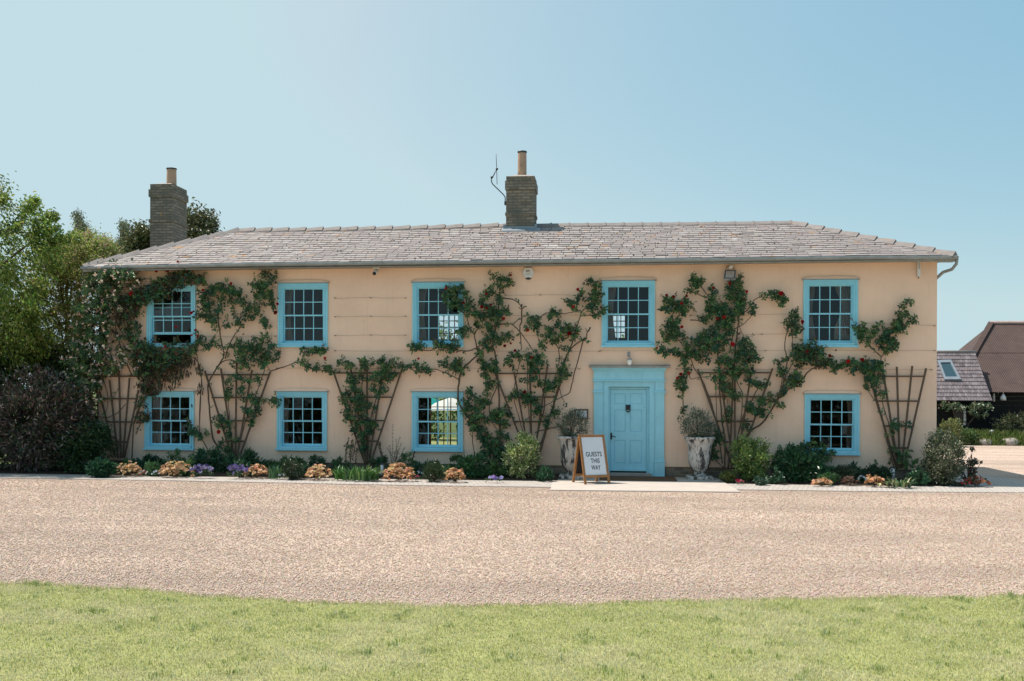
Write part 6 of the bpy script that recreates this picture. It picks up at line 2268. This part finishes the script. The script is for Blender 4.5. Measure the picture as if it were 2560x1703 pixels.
# ------------------------------------------------------------------ barn and annex to the right
G0 = gd(2480, 1114, 0)
YBK = G0[1]
YA = YBK + 2.0                                     # annex front eave
A0, A1 = at(2481, 1003.5, YA), at(2250, 1008, YA)
AR = at(2437, 882, YA + 2.1)
AL = at(2250, 888, YA + 2.1)
AL[2] = AR[2]
A1[2] = A0[2]
t = empty('annex', (A0[0] - 3, YA + .3, 0), label='low black boarded annex with purple grey slate roof beside the barn', cat='outbuilding')
m = MB()
rr = random.Random(4)
NRW = 13
for i in range(NRW):
    u0, u1 = i / NRW, min(1, (i + 1.1) / NRW)
    n = 30
    for j in range(n):
        s0, s1 = (j + (.5 if i % 2 else 0)) / n, min(1.0, (j + 1 + (.5 if i % 2 else 0)) / n)
        if s0 >= s1: continue
        p = []
        for (s, u, l) in ((s0 + .0015, u0, .022), (s1 - .0015, u0, .022), (s1 - .0015, u1, 0), (s0 + .0015, u1, 0)):
            e = A1 + (A0 - A1) * s
            q = AL + (AR - AL) * s
            p.append(e + (q - e) * u + np.array([0, -l * .6, l + rr.gauss(0, .003)]))
        c = np.array((.17, .145, .155)) * rr.gauss(1, .16)
        q = [a + np.array([0, -.012, .014]) for a in p]
        m.hexa(p + q, np.clip(c, .03, .6))
roofa = m.build('roof', MT['annex'], t)
m = MB()
m.tube([AL + (0, 0, .03), AR + (0.05, 0, .03)], .07, 8)
m.build('ridge_tiles', MT['ridge'], roofa)
m = MB()
m.add([A1 - (0, 0, .03), A0 - (0, 0, .03), AR - (0, 0, .05), AL - (0, 0, .05)], [(0, 1, 2, 3)])
m.add([AL, AR, AR + (0, 2.5, -2.2), AL + (0, 2.5, -2.2)], [(0, 1, 2, 3)])
YW = YA + .3
xw0, xw1 = A1[0], A0[0] - .12
for k in range(12):
    z = k * .17
    if z < A0[2]:
        m.box(xw0, xw1, YW - .012 - .01 * (k % 2), YW + .1, z, min(z + .168, A0[2] + .1))
m.add([(xw1, YW, 0), (xw1, YW + 3, 0), (xw1, YW + 3, A0[2] + .1), (xw1, YW, A0[2] + .1)], [(0, 1, 2, 3)])
m.build('wall', MT['tarred'], t)
wx0, wx1, wz0, wz1 = rect(2384, 2415, 1026, 1066, YW - .03)
m = MB()
m.box(wx0, wx1, YW - .03, YW - .0235, wz0, wz1)
wnd = m.build('window', MT['black_iron'], t)
m = MB()
for (a, b_, c_, d) in ((2409, 2415, 1027, 1034), (2409, 2415, 1035, 1043), (2409, 2415, 1044, 1053), (2409, 2415, 1054, 1063), (2397.5, 2399, 1045, 1064)):
    q = rect(a, b_, c_, d, YW - .035)
    m.box(q[0], q[1], YW - .036, YW - .031, q[2], q[3])
m.build('pane', MT['sign_white'], wnd)


def on_plane(px, py, o, n_):
    d = ray(px, py)
    return CAM + d * (np.dot(o - CAM, n_) / np.dot(d, n_))


na = unit(np.cross(A0 - A1, AL - A1))
oa = A1 + na * .035
sk = [on_plane(*p, oa, na) for p in ((2343, 903), (2376.5, 902), (2402, 951), (2361, 951))]
m = MB()
q0 = [p - na * .02 for p in sk]
q1 = [p + na * .07 for p in sk]
ctr_ = sum(sk) / 4
for i in range(4):
    a, b_ = i, (i + 1) % 4
    ia_, ib_ = ctr_ + (sk[a] - ctr_) * .74, ctr_ + (sk[b_] - ctr_) * .74
    m.hexa([q0[a], q0[b_], ib_ - na * .02, ia_ - na * .02, q1[a], q1[b_], ib_ + na * .07, ia_ + na * .07])
sky_ = m.build('skylight', MT['lead'], t)
m = MB()
m.hexa([ctr_ + (p - ctr_) * .76 + na * .001 for p in sk] + [ctr_ + (p - ctr_) * .76 + na * .03 for p in sk])
m.build('pane', M('skylight_glass', (.03, .07, .09), .08, .6), sky_)

YE2 = YA + .9
E0 = at(2474, 981, YE2)
RG = at(2477, 811, YE2 + 4.2)
bn = unit(np.cross(np.array([1., 0, 0]), RG - E0))
t = empty('barn', (E0[0] + 6, YE2 + .5, 0), label='tall barn with rusty brown corrugated iron roof and black walls at the right', cat='barn')
PV = on_plane(2430, 893, E0, bn)
xr_ = 34.0
m = MB()
xs = np.arange(PV[0] - .3, xr_, .019)
dv = RG - E0
for half in ((0.0, .56), (.55, 1.0)):
    vs, fs = [], []
    for x in xs:
        # left boundary of the slope: from ridge end down the verge
        tmin, tmax = half
        tv = np.dot(PV - E0, dv) / np.dot(dv, dv)
        if x < RG[0]:
            tl = tv + (1 - tv) * (x - PV[0]) / (RG[0] - PV[0])
            tmax = min(tmax, max(0.02, tl))
        tmin = min(tmin, tmax)
        off = .009 * math.sin(2 * math.pi * x / .076) + (.014 if half[0] == 0 else .03)
        for tt in (tmin, tmax):
            p = np.array([x, E0[1] + dv[1] * tt, E0[2] + dv[2] * tt]) + (bn if bn[2] > 0 else -bn) * off
            vs.append(p)
    for i in range(len(xs) - 1):
        fs.append((2 * i, 2 * i + 2, 2 * i + 3, 2 * i + 1))
    m.add(vs, fs, smooth=True)
BK = at(2386, 884, YE2 + 6.5)
m.add([RG, PV, BK], [(0, 2, 1)])
m.add([RG + (0, 0, .0), (xr_, RG[1], RG[2]), (xr_, RG[1] + 4.2, E0[2]), (RG[0] - 2, RG[1] + 4.2, E0[2])], [(0, 1, 2, 3)])
rb = m.build('roof', MT['corr'], t)
m = MB()
m.bar(RG + (0, -.02, .06), PV + (0, -.02, .03), .22, .12, up=(0, -.5, 1))
m.build('verge_board', MT['corr'], rb)
m = MB()
m.tube([RG + (-.05, 0, .06), (xr_, RG[1], RG[2] + .06)], .10, 8)
m.build('ridge_capping', M('pale_iron', (.28, .22, .21), .6, .3, vary=.2), rb)
m = MB()
yw = YE2 + .45
for k in range(16):
    z = k * .19
    if z < E0[2]:
        m.box(at(2462, 1000, yw)[0], xr_, yw - .012 - .012 * (k % 2), yw + .1, z, min(z + .188, E0[2] + .15))
m.build('wall', MT['tarred'], t)
q0 = at(2484, 981, yw - .08)
m = MB()
m.tube([at(2484.5, 984, yw - .08), at(2485, 1004, yw - .08)], .045, 8)
tag(m.build('downpipe', MT['white_plastic']), 'short white downpipe at the corner between annex and barn', 'pipe')
b_ = at(2508, 995, yw - .35)
t = empty('barn_lamp', b_, label='white swan neck lamp on the black barn wall', cat='lamp')
m = MB()
m.lathe([(.115, -.10), (.11, .02), (.06, .12), (.03, .16)], b_, 14)
m.build('lamp_shade', MT['white_plastic'], t)
m = MB()
m.tube(smooth_poly([b_ + (0, 0, .16), b_ + (0.0, .02, .27), b_ + (-.07, .12, .30), b_ + (-.10, .34, .18)]), .018, 6)
m.build('swan_neck', MT['white_plastic'], t)

# grass bank with stones, posts and plants in front of the barn
m = MB()
n, k = 60, 7
vs, fs = [], []
for i in range(n + 1):
    x = 5.5 + (30 - 5.5) * i / n
    for j in range(k + 1):
        u = j / k
        vs.append((x, YBK + .02 + 1.9 * u, .34 * math.sin(min(1, u * 2.2) * math.pi / 2) + R.uniform(-.02, .02) - .01))
for i in range(n):
    for j in range(k):
        q = i * (k + 1) + j
        fs.append((q, q + k + 1, q + k + 2, q + 1))
m.add(vs, fs, smooth=True)
tag(m.build('grass_bank', MT['ground']), kind='structure')
r = np.random.default_rng(70)
n = 9000
P = np.stack([r.uniform(6.5, 18, n), YBK + r.uniform(0.02, 1.6, n), np.zeros(n)], 1)
P[:, 2] = .34 * np.sin(np.minimum(1, (P[:, 1] - YBK) / 1.9 * 2.2) * np.pi / 2) - .02
l = r.uniform(.12, .34, n)
o = leaves('bank_grass', P, r.normal(0, .3, (n, 3)) + (0, -.1, 1), r.normal(0, 1, (n, 3)) + (0, -1, 0), l, r.uniform(.02, .045, n), pal(n, [(.13, .19, .05), (.19, .25, .07), (.08, .13, .03), (.25, .27, .11)], None, .2, r), MT['grass'])
tag(o, kind='stuff')
for (px, py, s, lab) in ((2446, 1107, .26, 'left rough stone at the edge of the grass bank'), (2512, 1108, .3, 'right rough stone at the edge of the grass bank'), (2423, 1110, .18, 'smallest stone in the grass bank'), (2440, 1094, .09, 'pale pebble on top of the grass bank')):
    c = gd(px, py + 4)
    m = MB()
    m.ball((0, 0, 0), s, 12, 8)
    v = m.v[0]
    m.v[0] = v * np.array([1.2, .8, .62]) * (1 + .12 * np.sin(v[:, :1] * 21 + v[:, 1:2] * 13)) + np.array([c[0], YBK + .22, s * .35])
    tag(m.build('stone', MT['rock']), lab, 'stone', 'stones along the grass bank')
for (px, lab) in ((2387, 'left grey post on the grass bank'), (2478, 'right grey post on the grass bank in front of the barn')):
    a, b_ = at(px, 1080, YBK + .9), at(px, 1098, YBK + .9)
    m = MB()
    m.tube([(a[0], YBK + .9, .2), (a[0] + .02, YBK + .9, a[2])], .075, 10)
    m.ball((a[0] + .02, YBK + .9, a[2]), .085, 10, 6)
    tag(m.build('post', MT['grey_plastic']), lab, 'post', 'grey posts on the grass bank')
c = at(2510, 1095, YBK + 1.4)
bush('evergreen_shrub', np.array([c[0] + .7, YBK + 1.4, .2]), 1.15, 1.0, 71, 'loose olive green shrub against the black barn wall', [(.05, .07, .025), (.08, .10, .04), (.03, .045, .015), (.16, .17, .09)], L=(.08, .13), asp=.35, n=1000, dy=.5, up=.1)
c = at(2356, 1090, YBK + .3)
bush('pale_shrub', np.array([c[0] - .1, YBK - 1.0, .0]), .5, at(2356, 1040, YBK - 1)[2], 72, 'pale yellow green shrub showing past the right wall of the house', [(.20, .24, .08), (.30, .31, .12), (.09, .12, .035)], L=(.05, .08), asp=.5, n=1500, dy=.5)
c = at(2412, 1090, YBK + .2)
bush('green_shrub', np.array([c[0], YBK + .3, .05]), .55, .62, 73, 'fresh green low shrub at the left of the grass bank', [(.08, .15, .04), (.13, .2, .06), (.05, .09, .03)], L=(.05, .08), asp=.5, n=1000, dy=.4)
r = np.random.default_rng(74)
t = empty('annex_rose', (at(2425, 1090, YW)[0], YW - .25, .25), label='climber with pale leaves hanging under the annex eave', cat='climber')
P = []
for (x, y, rad) in bl('2390,1015,9 2400,1020,8 2385,1010,6 2412,1017,6 2428,1020,8 2436,1012,9 2446,1016,8 2430,1030,9 2440,1036,8 2455,1012,6 2470,1015,8 2466,1034,7 2462,1040,5 2478,1018,5 2370,1020,10 2360,1012,10'):
    for _ in range(int(rad * 5)):
        P.append(at(x + r.normal(0, .5) * rad, y + r.normal(0, .45) * rad, YW - .15 - r.uniform(0, .7)))
P = np.array(P)
n = len(P)
l = r.uniform(.08, .14, n)
leaves('foliage', P, r.normal(0, 1, (n, 3)), r.normal(0, .5, (n, 3)) + (0, -.3, .8), l, l * .6, pal(n, [(.10, .15, .07), (.26, .27, .19), (.06, .10, .04), (.26, .13, .09)], [4, 2, 4, .7], .2, r), MT['leaf'], t)
m = MB()
m.tube(smooth_poly([at(2411, 1090, YW - .2), at(2422, 1060, YW - .2), at(2440, 1038, YW - .25), at(2455, 1020, YW - .3)]), .025, 6)
m.tube(smooth_poly([at(2422, 1060, YW - .2), at(2390, 1045, YW - .25), at(2380, 1015, YW - .3)]), .018, 6)
m.build('stems', MT['bark'], t)

# hedge behind the house, seen only through the windows
cl = []
r = np.random.default_rng(80)
for _ in range(150):
    cl.append((r.uniform(-14, 3.5), 17.5 + r.normal(0, .5), r.uniform(.2, 4.8), .55))
tree('tall_hedge', 'tall bright hedge at the end of the rear garden seen through the windows', (-5, 17.6, 0), cl, 9000, (.16, .26), .5, [(.13, .19, .04), (.2, .25, .08), (.08, .12, .03)], 81, cat='hedge', trunk_r=.15, limbs=30)

r = np.random.default_rng(180)
cl = [(r.uniform(-34, 30), -36 + r.normal(0, .5), r.uniform(.2, 3.3) , .6) for _ in range(420)]
tree('boundary_hedge', 'long dark hedge across the lawn reflected in the lower window panes', (-3, -36, 0), cl, 16000, (.2, .32), .5, [(.05, .075, .03), (.07, .10, .035), (.035, .055, .02)], 181, cat='hedge', trunk_r=.2, limbs=40)

# trees across the drive, mirrored in the panes
for k, (x, y, h, w) in enumerate(((-40, -72, 10.5, 6), (-27, -68, 8.6, 5), (-15, -74, 9.5, 5), (-3, -70, 6.6, 4.4), (8, -73, 7.6, 5), (20, -70, 8.2, 5), (34, -72, 9.5, 6))):
    r = np.random.default_rng(90 + k)
    cl = []
    for _ in range(46):
        q = r.normal(0, 1, 3)
        q = q / np.linalg.norm(q) * r.uniform(.5, 1)
        cl.append((x + q[0] * w, y + q[1] * w * .8, h * .58 + q[2] * h * .4, 1.1))
    tree('park_tree', 'broad tree across the lawn reflected in the window panes, ' + ('far left', 'second from left', 'third from left', 'lowest one in the middle', 'third from right', 'second from right', 'far right')[k], (x, y, 0), cl, 1900, (.5, .8), .5,
         [(.05, .09, .025), (.08, .12, .03), (.03, .06, .02)], 95 + k, trunk_r=.35, limbs=10, group='trees across the lawn mirrored in the windows')

# ------------------------------------------------------------------ lawn blades and loose gravel
r = np.random.default_rng(101)
n = 330000
X = r.uniform(-7.5, 6.5, n)
Yb = np.interp(X, LX2, LY2)
dep = r.random(n) ** 1.0 * 4.4
Y = Yb + .05 - dep + r.normal(0, .025, n)
k = Y > -18.3
X, Y, dep = X[k], Y[k], dep[k]
n = len(X)


def noise2(x, y, s, seed):
    q = np.random.default_rng(seed)
    z = np.zeros_like(x)
    for i in range(9):
        a = q.uniform(0, 2 * np.pi)
        f = s * q.uniform(.6, 1.7)
        z += np.sin((x * np.cos(a) + y * np.sin(a)) * f + q.uniform(0, 6.28))
    return z / 3.0


n1, n2, n3 = noise2(X, Y * 1.3, 2.6, 1), noise2(X, Y * 1.5, 7.5, 2), noise2(X, Y * 1.3, 15, 3)
n4 = noise2(X, Y * 1.2, 34, 4)
tuft = np.clip((n2 * .45 + n3 * .5 + n4 * .5 - .70) * 1.3, 0, .9)
dry = np.clip((n1 * .7 - n2 * .5 + .1) * .9 + (dep - 1.2) * .10, 0, 1) * (1 - tuft)
Hh = r.uniform(.016, .034, n) * (1 + 1.0 * tuft) * (1 + .15 * n1)
edge = dep < .14
Hh[edge] *= 1.35
A = r.uniform(0, 2 * np.pi, n)
lean = r.uniform(.15, 1.0, n)
o = np.stack([np.cos(A), np.sin(A), np.zeros(n)], 1)
sdv = np.stack([-np.sin(A), np.cos(A), np.zeros(n)], 1) * (r.uniform(.0014, .0026, n))[:, None]
b = np.stack([X, Y, np.full(n, .004)], 1)
up = np.array([0, 0, 1.0])
p1 = b + o * (Hh * lean * .30)[:, None] + up * (Hh * .62)[:, None]
p2 = b + o * (Hh * lean * .95)[:, None] + up * (Hh * (1.0 - .25 * lean))[:, None]
V = np.stack([b - sdv, b + sdv, p1 + sdv * .8, p1 - sdv * .8, p2], 1).reshape(-1, 3)
q = (np.arange(n) * 5)[:, None]
T = np.concatenate([q + np.array([[0, 1, 2]]), q + np.array([[0, 2, 3]]), q + np.array([[3, 2, 4]])], 1).reshape(-1, 3)
cg = np.array((.43, .455, .165))[None] * (1 - dry[:, None]) + np.array((.62, .58, .36))[None] * dry[:, None]
cg = cg * (1 - tuft[:, None]) + np.array((.17, .27, .05))[None] * tuft[:, None]
straw = r.random(n) < .2
cg[straw] = np.array((.62, .56, .38))
blu = r.random(n) < .12
cg[blu] = np.array((.44, .52, .36))
cg = np.clip(cg * (1 + .2 * r.normal(0, 1, (n, 1))), .02, .8)
o = tri_mesh('grass', V, T, np.repeat(cg, 5, 0), MT['grass'])
tag(o, kind='stuff')

n = 230000
Z = 8.8 + (22.2 - 8.8) * r.random(n) ** 1.35          # distance from the camera
lat = r.uniform(-.62, .56, n)
X = lat * Z + -.05 * Z
Y = CAM[1] + Z + r.normal(0, .05, n)
keep = (Y > np.interp(X, LX2, LY2) - np.abs(r.normal(0, .06, n))) & (Y < np.interp(X, [p[0] for p in PF[::-1]], [p[1] for p in PF[::-1]]) + np.abs(r.normal(0, .05, n)))
keep &= ~((X > ap[1][0] - .02) & (X < ap[3][0] + .02) & (Y > ap[1][1] - .03))
X, Y, Z = X[keep], Y[keep], Z[keep]
n = len(X)
s = r.uniform(.0045, .0105, n) * (1 + .02 * (Z - 9))
oct_ = np.array([(1, 0, 0), (0, 1, 0), (-1, 0, 0), (0, -1, 0), (0, 0, 1), (0, 0, -.6)], float)
V = oct_[None] * (np.stack([s * r.uniform(.8, 1.5, n), s * r.uniform(.8, 1.2, n), s * r.uniform(.45, .85, n)], 1))[:, None, :]
V = V + r.normal(0, .12, V.shape) * s[:, None, None]
a = r.uniform(0, 2 * np.pi, n)
c_, s_ = np.cos(a)[:, None], np.sin(a)[:, None]
V = np.stack([V[:, :, 0] * c_ - V[:, :, 1] * s_, V[:, :, 0] * s_ + V[:, :, 1] * c_, V[:, :, 2]], 2)
V += np.stack([X, Y, s * .35], 1)[:, None, :]
T = np.array([(0, 1, 4), (1, 2, 4), (2, 3, 4), (3, 0, 4), (1, 0, 5), (2, 1, 5), (3, 2, 5), (0, 3, 5)])
T = (np.arange(n) * 6)[:, None, None] + T[None]
cp = pal(n, [(.555, .43, .35), (.49, .365, .28), (.62, .52, .44), (.46, .31, .23), (.34, .24, .185), (.58, .50, .45), (.24, .17, .13)], [6, 5, 5, 2.5, 1.0, 2, .4], .11, r)
o = tri_mesh('pebbles', V.reshape(-1, 3), T.reshape(-1, 3), np.repeat(cp, 6, 0), MT['pebble'], smooth=True)
tag(o, kind='stuff')
